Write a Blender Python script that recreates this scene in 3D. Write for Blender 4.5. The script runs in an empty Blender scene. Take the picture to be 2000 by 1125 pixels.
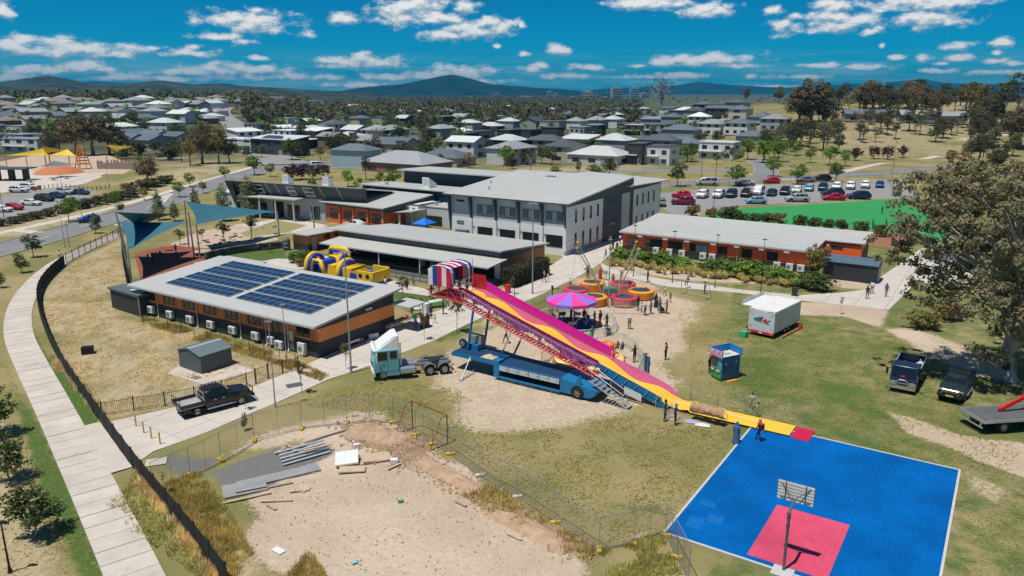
import bpy,math,random
import numpy as np
from mathutils import Vector,Matrix,noise as mnoise
# ------------------------------------------------------------------ camera, sky, sun
SC = bpy.context.scene
COL = SC.collection
CAM_H,F_PX,PITCH = 24.0,1480.0,math.atan(382.5/1480.0)
SUN_AZ,SUN_EL = math.radians(180+40),math.radians(71)    # direction towards the sun,from +x
cam_d = bpy.data.cameras.new('camera'); cam = bpy.data.objects.new('camera',cam_d); COL.objects.link(cam)
cam.location = (0,0,CAM_H); cam.rotation_euler = (math.pi/2-PITCH,0,0)
cam_d.sensor_width = 36; cam_d.lens = 36*F_PX/2000; cam_d.clip_start = .5; cam_d.clip_end = 60000
SC.camera = cam
SC.view_settings.view_transform = 'Standard'; SC.view_settings.look = 'None'
SC.view_settings.exposure = 0.17; SC.view_settings.gamma = 1
SC.cycles.max_bounces = 7; SC.cycles.diffuse_bounces = 4; SC.cycles.glossy_bounces = 2
SC.cycles.transmission_bounces = 2; SC.cycles.transparent_max_bounces = 12; SC.cycles.volume_bounces = 0
SC.cycles.use_denoising = True; SC.cycles.caustics_reflective = False; SC.cycles.caustics_refractive = False
try: SC.cycles.denoiser = 'OPENIMAGEDENOISE'
except Exception: pass
sun_d = bpy.data.lights.new('sun','SUN'); sun = bpy.data.objects.new('sun',sun_d); COL.objects.link(sun)
sun_d.energy = 4.1; sun_d.angle = math.radians(.53); sun_d.color = (1,.95,.87)
sdir = Vector((math.cos(SUN_AZ)*math.cos(SUN_EL),math.sin(SUN_AZ)*math.cos(SUN_EL),math.sin(SUN_EL)))
sun.rotation_euler = sdir.to_track_quat('Z','Y').to_euler(); sun.location = (-40,-20,120)
def G(px,py,z=0.0):
 """ground point (x, y) seen at photo pixel, at height z"""
 u = (px-1000)/F_PX; v = (py-562.5)/F_PX
 c,s = math.cos(PITCH),math.sin(PITCH)
 t = (z-CAM_H)/(-s-v*c)
 return (u*t,(c-v*s)*t)
def PROJ(x,y,z):
 c,s = math.cos(PITCH),math.sin(PITCH); d = z-CAM_H
 zc = y*c-d*s
 return (1000+F_PX*x/zc,562.5-F_PX*(y*s+d*c)/zc)
def AZEL(px,py):
 u = (px-1000)/F_PX; v = (py-562.5)/F_PX
 c,s = math.cos(PITCH),math.sin(PITCH)
 d = Vector((u,c-v*s,-s-v*c)).normalized()
 return math.degrees(math.atan2(d.x,d.y)),math.degrees(math.asin(d.z))
class NT:
 """small helper to write node trees"""
 def __init__(s,tree): s.t = tree; s.n = tree.nodes; s.l = tree.links
 def node(s,kind,**kw):
  n = s.n.new(kind)
  for k,v in kw.items(): setattr(n,k,v)
  return n
 def put(s,sock,v):
  if hasattr(v,'is_output') or isinstance(v,bpy.types.NodeSocket): s.l.new(v,sock)
  elif v is not None:
   if isinstance(v,(tuple,list)) and sock.type == 'RGBA' and len(v) == 3: v = (*v,1)
   sock.default_value = v
 def math(s,op,a,b=None,c=None,clamp=False):
  n = s.node('ShaderNodeMath',operation=op); n.use_clamp = clamp
  for i,v in enumerate((a,b,c)):
   if v is not None: s.put(n.inputs[i],v)
  return n.outputs[0]
 def vmath(s,op,a,b=None,c=None):
  n = s.node('ShaderNodeVectorMath',operation=op)
  for i,v in enumerate((a,b,c)):
   if v is not None: s.put(n.inputs[i],v)
  return n.outputs['Value'] if op in ('LENGTH','DOT_PRODUCT','DISTANCE') else n.outputs[0]
 def noise(s,vec,scale,detail=4,rough=.55,out='Fac',dim='3D'):
  n = s.node('ShaderNodeTexNoise',noise_dimensions=dim)
  if vec is not None: s.l.new(vec,n.inputs['Vector'])
  n.inputs['Scale'].default_value = scale; n.inputs['Detail'].default_value = detail; n.inputs['Roughness'].default_value = rough
  return n.outputs[out]
 def mix(s,fac,a,b,blend='MIX'):
  n = s.node('ShaderNodeMix',data_type='RGBA',blend_type=blend)
  s.put(n.inputs['Factor'],fac); s.put(n.inputs[6],a); s.put(n.inputs[7],b)
  return n.outputs[2]
 def rng(s,v,a,b,c=0.,d=1.,kind='SMOOTHSTEP'):
  n = s.node('ShaderNodeMapRange',interpolation_type=kind); n.clamp = True if kind == 'LINEAR' else n.clamp
  s.put(n.inputs[0],v)
  for i,x in zip((1,2,3,4),(a,b,c,d)): s.put(n.inputs[i],x)
  return n.outputs[0]
CLOUDS = [(485,42,74,17),(500,20,20,6),(440,72,62,7),(478,80,30,8),(600,67,19,8),(668,36,31,10),(800,30,72,17),(775,16,48,13),
 (862,38,62,10),(905,13,26,10),(830,8,50,12),(925,58,66,15),(868,70,38,11),(965,48,42,14),(1090,97,20,11),(970,90,9,5),(1022,106,14,7),
 (1020,50,10,7),(1262,6,66,13),(1330,8,34,9),(1383,20,50,13),(1535,55,28,14),(1510,22,24,8),(1556,31,14,7),(1650,42,56,17),
 (1628,10,36,12),(1610,34,30,13),(1700,60,24,9),(1790,8,96,11),(1815,38,56,14),(1800,50,30,8),(118,96,138,12),(72,84,60,12),(205,104,76,8),
 (365,104,58,8),(382,92,16,7),(505,114,20,6),(8,20,14,11),(300,95,14,4),(90,138,120,9),(165,130,56,10),(30,150,90,9),(370,142,118,7),
 (462,136,80,11),(360,153,150,7),(715,122,82,11),(700,116,30,10),(655,130,50,7),(560,150,120,8),(875,133,38,8),(905,142,62,12),(860,146,80,10),
 (1040,134,28,8),(1148,132,48,7),(1060,128,16,8),(1105,148,70,6),(1380,116,92,10),(1335,122,60,10),(1420,128,60,8),(1330,146,60,7),
 (1425,120,12,5),(1468,148,12,6),(1600,128,60,5),(1690,130,60,6),(1800,115,12,8),(1750,112,14,5),(1872,90,28,8),(1723,88,5,4),(1870,113,34,6),
 (1955,84,18,9),(1948,102,10,5),(1840,124,14,4),(1938,118,22,5),(1985,124,20,5),(1835,138,40,5),(1960,140,60,5),(760,150,70,8),(700,165,90,6),(1560,150,60,5),
 (230,150,60,8),(930,158,80,6),(1240,150,50,5),(1500,170,70,5),(1250,128,20,4)]
def make_world():
 w = bpy.data.worlds.new('World'); SC.world = w; w.use_nodes = True
 t = NT(w.node_tree); t.n.clear()
 # density group: direction angles (azimuth, elevation in degrees) -> cloud density
 g = bpy.data.node_groups.new('cloud_density','ShaderNodeTree')
 g.interface.new_socket('P',in_out='INPUT',socket_type='NodeSocketVector')
 g.interface.new_socket('D',in_out='OUTPUT',socket_type='NodeSocketFloat')
 k = NT(g); gi = k.node('NodeGroupInput'); go = k.node('NodeGroupOutput')
 P = gi.outputs[0]
 acc = None
 for (px,py,rx,ry) in CLOUDS:
  a,e = AZEL(px,py); ra = math.degrees(rx/F_PX)*1.04; re = math.degrees(ry/F_PX)*1.12
  v = k.vmath('MULTIPLY_ADD',P,(1/ra,1/re,0),(-a/ra,-e/re,0))
  L = k.math('SUBTRACT',k.vmath('LENGTH',v),0.12 if ry > 9 else -.06)
  acc = L if acc is None else k.math('MINIMUM',acc,L)
 body = k.math('SUBTRACT',1.0,acc)
 n1 = k.noise(k.vmath('MULTIPLY',P,(.80,1.6,0)),1.0,5,.5)
 n2 = k.noise(k.vmath('MULTIPLY',P,(3.2,5.5,0)),1.0,5,.6)
 nn = k.math('ADD',k.math('MULTIPLY',k.math('SUBTRACT',n1,.5),2.5),k.math('MULTIPLY',k.math('SUBTRACT',n2,.5),.75))
 dd = k.math('ADD',k.math('MINIMUM',body,.75),nn)
 k.l.new(dd,go.inputs[0])
 tc = t.node('ShaderNodeTexCoord')
 sep = t.node('ShaderNodeSeparateXYZ'); t.l.new(tc.outputs['Generated'],sep.inputs[0])
 az = t.math('MULTIPLY',t.math('ARCTAN2',sep.outputs[0],sep.outputs[1]),180/math.pi)
 az = t.math('WRAP',az,37.0,-37.0)
 el = t.math('MULTIPLY',t.math('ARCSINE',sep.outputs[2]),180/math.pi)
 cmb = t.node('ShaderNodeCombineXYZ'); t.l.new(az,cmb.inputs[0]); t.l.new(el,cmb.inputs[1])
 def dens(vec):
  n = t.node('ShaderNodeGroup'); n.node_tree = g; t.l.new(vec,n.inputs[0]); return n.outputs[0]
 d0 = dens(cmb.outputs[0])
 d1 = dens(t.vmath('ADD',cmb.outputs[0],(-.10,.34,0)))
 cov = t.rng(d0,-.15,.85)
 veil = t.noise(t.vmath('MULTIPLY',cmb.outputs[0],(.10,1.1,0)),1.0,6,.65)
 veil = t.math('MULTIPLY',t.rng(veil,.36,.72,0,.85),t.rng(el,.2,3.4,1.,0.))
 lit = t.rng(t.math('SUBTRACT',d0,d1),-.65,.50)
 sky = t.node('ShaderNodeTexSky',sky_type='NISHITA',sun_disc=False)
 sky.sun_elevation = SUN_EL; sky.sun_rotation = math.pi/2-SUN_AZ
 sky.altitude = 600; sky.air_density = 1.0; sky.dust_density = .3; sky.ozone_density = 2.0
 deep = t.rng(el,0.,8.5,1.0,.60,'LINEAR')
 skyc = t.mix(1.0,sky.outputs[0],(.006,.48,.84),'MULTIPLY')
 skyc = t.vmath('MULTIPLY',skyc,deep)
 cl_hi,cl_lo = (8.1,8.0,7.7),(2.7,3.9,4.6)
 cloud = t.mix(lit,cl_lo,cl_hi)
 c1 = t.mix(veil,skyc,(3.0,5.6,6.4))
 out = t.mix(cov,c1,cloud)
 # above the photograph's top edge the same clouds go on (cheaper: evaluated apart)
 hi = t.noise(t.vmath('MULTIPLY',cmb.outputs[0],(.16,.3,0)),1.0,6,.6)
 out2 = t.mix(t.rng(hi,.56,.66),skyc,(6.6,7.0,7.1))
 b1 = t.node('ShaderNodeBackground'); t.l.new(out,b1.inputs[0]); b1.inputs[1].default_value = .105
 b2 = t.node('ShaderNodeBackground'); t.l.new(out2,b2.inputs[0]); b2.inputs[1].default_value = .105
 mx = t.node('ShaderNodeMixShader'); t.l.new(t.math('COMPARE',el,3.8,4.8),mx.inputs[0]); t.l.new(b2.outputs[0],mx.inputs[1]); t.l.new(b1.outputs[0],mx.inputs[2])
 o = t.node('ShaderNodeOutputWorld'); t.l.new(mx.outputs[0],o.inputs[0])
 w.cycles.sampling_method = 'NONE'
make_world()
# ------------------------------------------------------------------ helpers
RND = random.Random(11)
def lin(h,k=1.0):
 h = h.lstrip('#'); r = []
 for i in (0,2,4):
  c = int(h[i:i+2],16)/255
  r.append((c/12.92 if c <= .04045 else ((c+.055)/1.055)**2.4)*k)
 return tuple(r)
MATS = {}
def mat(name,col,rough=.6,metal=0.,var=.10,scale=1.5,bump=0.,bscale=None,spec=.4,rib=None,dirt=0.,objvar=0.,emit=None):
 """procedural painted / raw surface: colour, large and fine variation, optional ribs (spacing, axis) and grime"""
 if name in MATS: return MATS[name]
 m = bpy.data.materials.new(name); m.use_nodes = True; t = NT(m.node_tree); t.n.clear()
 o = t.node('ShaderNodeOutputMaterial'); b = t.node('ShaderNodeBsdfPrincipled'); t.l.new(b.outputs[0],o.inputs[0])
 if isinstance(col,str): col = lin(col)
 tc = t.node('ShaderNodeTexCoord'); P = tc.outputs['Object']
 c = None
 n1 = t.noise(P,scale,5,.6)
 f = t.rng(n1,.25,.75,1-var,1+var,'LINEAR')
 if objvar:
  oi = t.node('ShaderNodeObjectInfo'); f = t.math('MULTIPLY',f,t.rng(oi.outputs['Random'],0,1,1-objvar,1+objvar,'LINEAR'))
 cv = t.vmath('MULTIPLY',(*col,),f)
 if dirt:
  n2 = t.noise(P,scale*3.1,6,.7)
  cv = t.mix(t.rng(n2,.5,.8,0,dirt),cv,tuple(x*.35+.03 for x in col))
 t.l.new(cv,b.inputs['Base Color'])
 b.inputs['Roughness'].default_value = rough; b.inputs['Metallic'].default_value = metal
 b.inputs['Specular IOR Level'].default_value = spec
 h = None
 if bump: h = t.math('MULTIPLY',t.noise(P,bscale or scale*8,4,.6),bump)
 if rib:
  sp = t.node('ShaderNodeSeparateXYZ'); t.l.new(P,sp.inputs[0])
  wv = t.math('SINE',t.math('MULTIPLY',sp.outputs[rib[1]],2*math.pi/rib[0]))
  wv = t.math('MULTIPLY',wv,rib[2] if len(rib) > 2 else .02)
  h = wv if h is None else t.math('ADD',h,wv)
 if h is not None:
  bn = t.node('ShaderNodeBump'); bn.inputs['Strength'].default_value = 1.0; bn.inputs['Distance'].default_value = 1.0
  t.l.new(h,bn.inputs['Height']); t.l.new(bn.outputs[0],b.inputs['Normal'])
 if emit: b.inputs['Emission Color'].default_value = (*emit,1); b.inputs['Emission Strength'].default_value = 1
 MATS[name] = m; return m
def glassmat(name,col=(.02,.03,.035),rough=.06):
 return mat(name,col,rough,0,.15,.6,spec=.8)
def prop(o,label=None,cat=None,group=None,kind=None):
 if label: o['label'] = label
 if cat: o['category'] = cat
 if group: o['group'] = group
 if kind: o['kind'] = kind
 return o
def T(name,label,cat,loc=(0,0,0),rz=0.,group=None):
 o = bpy.data.objects.new(name,None); COL.objects.link(o)
 o.location = (*loc,0) if len(loc) == 2 else loc
 o.rotation_euler = (0,0,math.radians(rz)); o.empty_display_size = .3
 return prop(o,label,cat,group)
def link(name,me,parent=None,loc=None,rot=None,scale=None):
 o = bpy.data.objects.new(name,me); COL.objects.link(o); o.parent = parent
 if loc is not None: o.location = loc
 if rot is not None: o.rotation_euler = rot
 if scale is not None: o.scale = scale
 return o
def kids(o): return KIDS.get(o.name,[])
def copy_tree(o,loc=None,rz=None,label=None,scale=None,parent=None):
 c = o.copy(); COL.objects.link(c); c.parent = parent
 for ch in o.children: copy_tree(ch,parent=c)
 if loc is not None: c.location = (*loc,0) if len(loc) == 2 else loc
 if rz is not None: c.rotation_euler = (0,0,math.radians(rz))
 if scale is not None: c.scale = scale if isinstance(scale,(tuple,list)) else (scale,)*3
 if label: c['label'] = label
 return c
def recolor(o,slot_mats):
 """give a copied thing its own materials (object-linked slots), by material name"""
 for x in [o,*o.children_recursive]:
  if x.type != 'MESH': continue
  for s in x.material_slots:
   if s.material and s.material.name in slot_mats:
    m = slot_mats[s.material.name]; s.link = 'OBJECT'; s.material = m
 return o
class MB:
 """collects geometry for ONE mesh"""
 def __init__(s): s.v = []; s.f = []; s.m = []; s.cm = 0
 def face(s,*pts):
  n = len(s.v); s.v += [tuple(p) for p in pts]; s.f.append(tuple(range(n,n+len(pts)))); s.m.append(s.cm); return s
 def raw(s,vs,fs):
  n = len(s.v); s.v += [tuple(p) for p in vs]; s.f += [tuple(i+n for i in f) for f in fs]; s.m += [s.cm]*len(fs); return s
 def box(s,x0,y0,z0,x1,y1,z1,M=None):
  p = [(x0,y0,z0),(x1,y0,z0),(x1,y1,z0),(x0,y1,z0),(x0,y0,z1),(x1,y0,z1),(x1,y1,z1),(x0,y1,z1)]
  if M is not None: p = [M @ Vector(q) for q in p]
  return s.raw(p,[(0,3,2,1),(4,5,6,7),(0,1,5,4),(1,2,6,5),(2,3,7,6),(3,0,4,7)])
 def cbox(s,c,sz,rz=0.,ry=0.,rx=0.):
  M = Matrix.Translation(c) @ Matrix.Rotation(rz,4,'Z') @ Matrix.Rotation(ry,4,'Y') @ Matrix.Rotation(rx,4,'X')
  a,b,d = sz[0]/2,sz[1]/2,sz[2]/2
  return s.box(-a,-b,-d,a,b,d,M)
 def prism(s,poly,z0,z1,top=None):
  n = len(poly); top = top or poly
  vs = [(*p[:2],z0 if not callable(z0) else z0(*p[:2])) for p in poly]+[(*p[:2],z1 if not callable(z1) else z1(*p[:2])) for p in top]
  fs = [tuple(range(n-1,-1,-1)),tuple(range(n,2*n))]+[(i,(i+1) % n,n+(i+1) % n,n+i) for i in range(n)]
  return s.raw(vs,fs)
 def extx(s,prof,x0,x1):          # (y,z) profile extruded along x
  n = len(prof)
  return s.raw([(x0,*p) for p in prof]+[(x1,*p) for p in prof],[tuple(range(n)),tuple(range(2*n-1,n-1,-1))]+[(i,n+i,n+(i+1) % n,(i+1) % n) for i in range(n)])
 def exty(s,prof,y0,y1):          # (x,z) profile extruded along y
  n = len(prof)
  return s.raw([(p[0],y0,p[1]) for p in prof]+[(p[0],y1,p[1]) for p in prof],[tuple(range(n-1,-1,-1)),tuple(range(n,2*n))]+[(i,(i+1) % n,n+(i+1) % n,n+i) for i in range(n)])
 def tube(s,a,b,r0,r1=None,n=6,caps=True):
  a,b = Vector(a),Vector(b); r1 = r0 if r1 is None else r1
  d = (b-a);
  if d.length < 1e-6: return s
  q = d.to_track_quat('Z','Y'); vs = []
  for p,r in ((a,r0),(b,r1)):
   for i in range(n):
    t = 2*math.pi*i/n; vs.append(p+q @ Vector((r*math.cos(t),r*math.sin(t),0)))
  fs = [(i,(i+1) % n,n+(i+1) % n,n+i) for i in range(n)]
  if caps: fs += [tuple(range(n-1,-1,-1)),tuple(range(n,2*n))]
  return s.raw(vs,fs)
 def path(s,pts,r,n=6):
  rr = r if isinstance(r,(list,tuple)) else [r]*len(pts)
  P = [Vector(p) for p in pts]; vs = []; fs = []; ref = None
  for i,p in enumerate(P):
   d = (P[min(i+1,len(P)-1)]-P[max(i-1,0)]).normalized()
   if ref is None: ref = d.orthogonal().normalized()
   ref = (ref-d*ref.dot(d)); ref = ref.normalized() if ref.length > 1e-6 else d.orthogonal().normalized()
   bi = d.cross(ref)
   for k in range(n):
    t = 2*math.pi*k/n; vs.append(p+(ref*math.cos(t)+bi*math.sin(t))*rr[i])
   if i: fs += [((i-1)*n+k,(i-1)*n+(k+1) % n,i*n+(k+1) % n,i*n+k) for k in range(n)]
  fs += [tuple(range(n-1,-1,-1)),tuple(range((len(P)-1)*n,len(P)*n))]
  return s.raw(vs,fs)
 def lathe(s,prof,n=16,c=(0,0,0),a0=0.,a1=2*math.pi,rfun=None):
  full = abs(a1-a0-2*math.pi) < 1e-6; m = n if full else n+1; vs = []; fs = []
  for j in range(m):
   t = a0+(a1-a0)*j/n
   for r,z in prof:
    rr = r*(rfun(t,z) if rfun else 1); vs.append((c[0]+rr*math.cos(t),c[1]+rr*math.sin(t),c[2]+z))
  L = len(prof)
  for j in range(n):
   k = (j+1) % m
   fs += [(j*L+i,k*L+i,k*L+i+1,j*L+i+1) for i in range(L-1)]
  return s.raw(vs,fs)
 def loft(s,rings,close=True,caps=True):
  n = len(rings[0]); vs = [p for r in rings for p in r]; fs = []
  for i in range(len(rings)-1):
   for k in range(n if close else n-1):
    fs.append((i*n+k,i*n+(k+1) % n,(i+1)*n+(k+1) % n,(i+1)*n+k))
  if caps: fs += [tuple(range(n-1,-1,-1)),tuple(range((len(rings)-1)*n,len(rings)*n))]
  return s.raw(vs,fs)
 def grid(s,fn,nu,nv):
  vs = [fn(i/nu,j/nv) for i in range(nu+1) for j in range(nv+1)]
  return s.raw(vs,[(i*(nv+1)+j,(i+1)*(nv+1)+j,(i+1)*(nv+1)+j+1,i*(nv+1)+j+1) for i in range(nu) for j in range(nv)])
 def mesh(s,name,m=None,smooth=False):
  me = bpy.data.meshes.new(name); me.from_pydata(s.v,[],s.f)
  ms = m if isinstance(m,(list,tuple)) else [m]
  for x in ms:
   if x: me.materials.append(x)
  if len(ms) > 1: me.polygons.foreach_set('material_index',s.m)
  if smooth is True: me.polygons.foreach_set('use_smooth',[True]*len(me.polygons))
  me.update()
  if smooth and smooth is not True: me.set_sharp_from_angle(angle=math.radians(smooth));
  return me
 def build(s,name,m=None,parent=None,smooth=False,kind=None,label=None,loc=None,rz=None):
  o = link(name,s.mesh(name,m,smooth),parent,loc,None if rz is None else (0,0,math.radians(rz)))
  if kind: o['kind'] = kind
  if label: o['label'] = label
  return o
def bevel(o,w=.02,seg=2,ang=40):
 b = o.modifiers.new('bevel','BEVEL'); b.width = w; b.segments = seg; b.limit_method = 'ANGLE'; b.angle_limit = math.radians(ang); return o
ONES = 'zeroth first second third fourth fifth sixth seventh eighth ninth tenth eleventh twelfth thirteenth fourteenth fifteenth sixteenth seventeenth eighteenth nineteenth'.split()
TENS = {2: 'twenty',3: 'thirty',4: 'forty',5: 'fifty',6: 'sixty',7: 'seventy',8: 'eighty',9: 'ninety'}
def ordw(n):
 if n < 20: return ONES[n]
 if n < 100:
  return TENS[n//10][:-1]+'ieth' if n % 10 == 0 else TENS[n//10]+'-'+ONES[n % 10]
 return 'hundred and '+ordw(n-100) if n > 100 else 'hundredth'
def order_labels(objs,fmt):
 """label look-alikes by their order across the photograph, left to right"""
 def key(o):
  w = o.location; return PROJ(w.x,w.y,w.z)[0]
 objs = sorted(objs,key=key); n = len(objs)
 for i,o in enumerate(objs):
  w = 'leftmost' if i == 0 else 'rightmost' if i == n-1 else ordw(i+1)+' from left'
  o['label'] = fmt.format(w)
def smooth01(a,b,x):
 t = max(0.,min(1.,(x-a)/(b-a))); return t*t*(3-2*t)
def fbm(x,y,z=0.,o=4):
 return mnoise.fractal(Vector((x,y,z)),1.0,2.0,o)
# ------------------------------------------------------------------ terrain
def TZ(x,y):
 z = 0.
 # park ridge on the right
 r = smooth01(265,455,y)*smooth01(20,130,x-.10*y)
 z += 17.5*r*(1-smooth01(520,900,y)*1.0)
 # suburb hill on the left
 l = smooth01(300,720,y)*(1-smooth01(-190,-60,x+.12*y))
 z += 15*l*(1-smooth01(800,1300,y)*1.2)
 if y > 900: z -= 6*smooth01(900,1600,y)
 if y > 240: z += .8*fbm(x*.012,y*.012,3.1,3)*smooth01(240,340,y)
 return z
def PG(px,py,it=6):
 """pixel -> first point of the terrain along that line of sight"""
 u = (px-1000)/F_PX; v = (py-562.5)/F_PX; c,n = math.cos(PITCH),math.sin(PITCH); dx,dy,dz = u,c-v*n,-n-v*c; x,y = G(px,py)
 if 0 < y < 235: return (x,y,0.)
 f = lambda Y: CAM_H+dz/dy*Y-TZ(dx/dy*Y,Y); a = 225.
 while a < 7000:
  b = a*1.025
  if f(b) < 0:
   for _ in range(12):
    m = (a+b)/2
    if f(m) < 0: b = m
    else: a = m
   return (dx/dy*b,b,TZ(dx/dy*b,b))
  a = b
 return (dx/dy*a,a,TZ(dx/dy*a,a))
def pg(*pts): return [G(*p) for p in pts]
def ground_material():
 m = bpy.data.materials.new('ground_cover'); m.use_nodes = True; t = NT(m.node_tree); t.n.clear()
 o = t.node('ShaderNodeOutputMaterial'); b = t.node('ShaderNodeBsdfPrincipled'); t.l.new(b.outputs[0],o.inputs[0])
 a1 = t.node('ShaderNodeAttribute',attribute_name='cover_a'); a2 = t.node('ShaderNodeAttribute',attribute_name='cover_b')
 s1 = t.node('ShaderNodeSeparateColor'); t.l.new(a1.outputs['Color'],s1.inputs[0])
 s2 = t.node('ShaderNodeSeparateColor'); t.l.new(a2.outputs['Color'],s2.inputs[0])
 tc = t.node('ShaderNodeTexCoord'); P = tc.outputs['Object']
 big = t.noise(P,.09,5,.6); mid = t.noise(P,.55,6,.65); fin = t.noise(P,3.2,6,.7); vf = t.noise(P,14,3,.7)
 streak = t.noise(t.vmath('MULTIPLY',P,(1.2,.35,1)),1.3,5,.7)
 rag = t.math('ADD',t.math('MULTIPLY',t.math('SUBTRACT',mid,.5),.9),t.math('MULTIPLY',t.math('SUBTRACT',fin,.5),.9))
 def mask(ch,lo=.35,hi=.65): return t.rng(t.math('ADD',ch,rag),lo,hi)
 dry,olive,lush = (.330,.265,.130),(.195,.190,.072),(.085,.135,.034)
 straw,straw2 = (.455,.375,.240),(.330,.262,.140)
 g = t.mix(t.rng(t.math('ADD',big,t.math('MULTIPLY',t.math('SUBTRACT',fin,.5),.6)),.36,.62),dry,olive)
 patch = t.math('ADD',t.math('ADD',s1.outputs[1],t.math('MULTIPLY',t.math('SUBTRACT',mid,.5),1.3)),t.math('MULTIPLY',t.math('SUBTRACT',fin,.5),1.0))
 g = t.mix(t.rng(patch,.30,.80),g,lush)
 st = t.mix(t.rng(t.math('ADD',streak,t.math('MULTIPLY',t.math('SUBTRACT',fin,.5),.7)),.38,.66),straw,straw2)
 st = t.mix(t.rng(t.math('ADD',big,t.math('MULTIPLY',t.math('SUBTRACT',fin,.5),.5)),.50,.66,0,.8),st,(.17,.18,.075))
 g = t.mix(mask(s1.outputs[2]),g,st)
 soil = t.mix(t.rng(mid,.35,.7),(.520,.425,.315),(.440,.345,.245))
 tan = t.mix(t.rng(t.math('ADD',big,t.math('MULTIPLY',t.math('SUBTRACT',fin,.5),.5)),.35,.65),(.560,.455,.345),(.455,.355,.258))
 soil = t.mix(t.rng(s2.outputs[1],.3,.7),soil,tan)
 # worn grass lets the soil through in flecks
 wear = t.math('MULTIPLY',t.rng(t.math('ADD',fin,t.math('MULTIPLY',t.math('SUBTRACT',vf,.5),.5)),.60,.74),t.rng(mid,.40,.62))
 g = t.mix(t.math('MULTIPLY',wear,.85),g,(.43,.34,.22))
 c = t.mix(mask(s1.outputs[0]),g,soil)
 grav = t.mix(t.rng(fin,.3,.7),(.22,.215,.21),(.13,.13,.13))
 c = t.mix(mask(s2.outputs[0]),c,grav)
 # far suburbs: gardens, verges and paved yards
 far = t.mix(t.rng(t.noise(P,.03,5,.7),.42,.60),(.120,.118,.066),(.050,.064,.030))
 far = t.mix(t.rng(t.noise(P,.05,3,.6),.60,.68),far,(.26,.235,.19))
 c = t.mix(s2.outputs[2],c,far)
 c = t.vmath('MULTIPLY',c,t.rng(t.math('ADD',t.math('MULTIPLY',fin,.6),t.math('MULTIPLY',vf,.4)),.3,.7,.58,1.38,'LINEAR'))
 t.l.new(c,b.inputs['Base Color']); b.inputs['Roughness'].default_value = .95; b.inputs['Specular IOR Level'].default_value = .1
 bn = t.node('ShaderNodeBump'); bn.inputs['Strength'].default_value = .6; bn.inputs['Distance'].default_value = .10
 t.l.new(t.math('ADD',fin,t.math('MULTIPLY',vf,.6)),bn.inputs['Height']); t.l.new(bn.outputs[0],b.inputs['Normal'])
 return m
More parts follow.
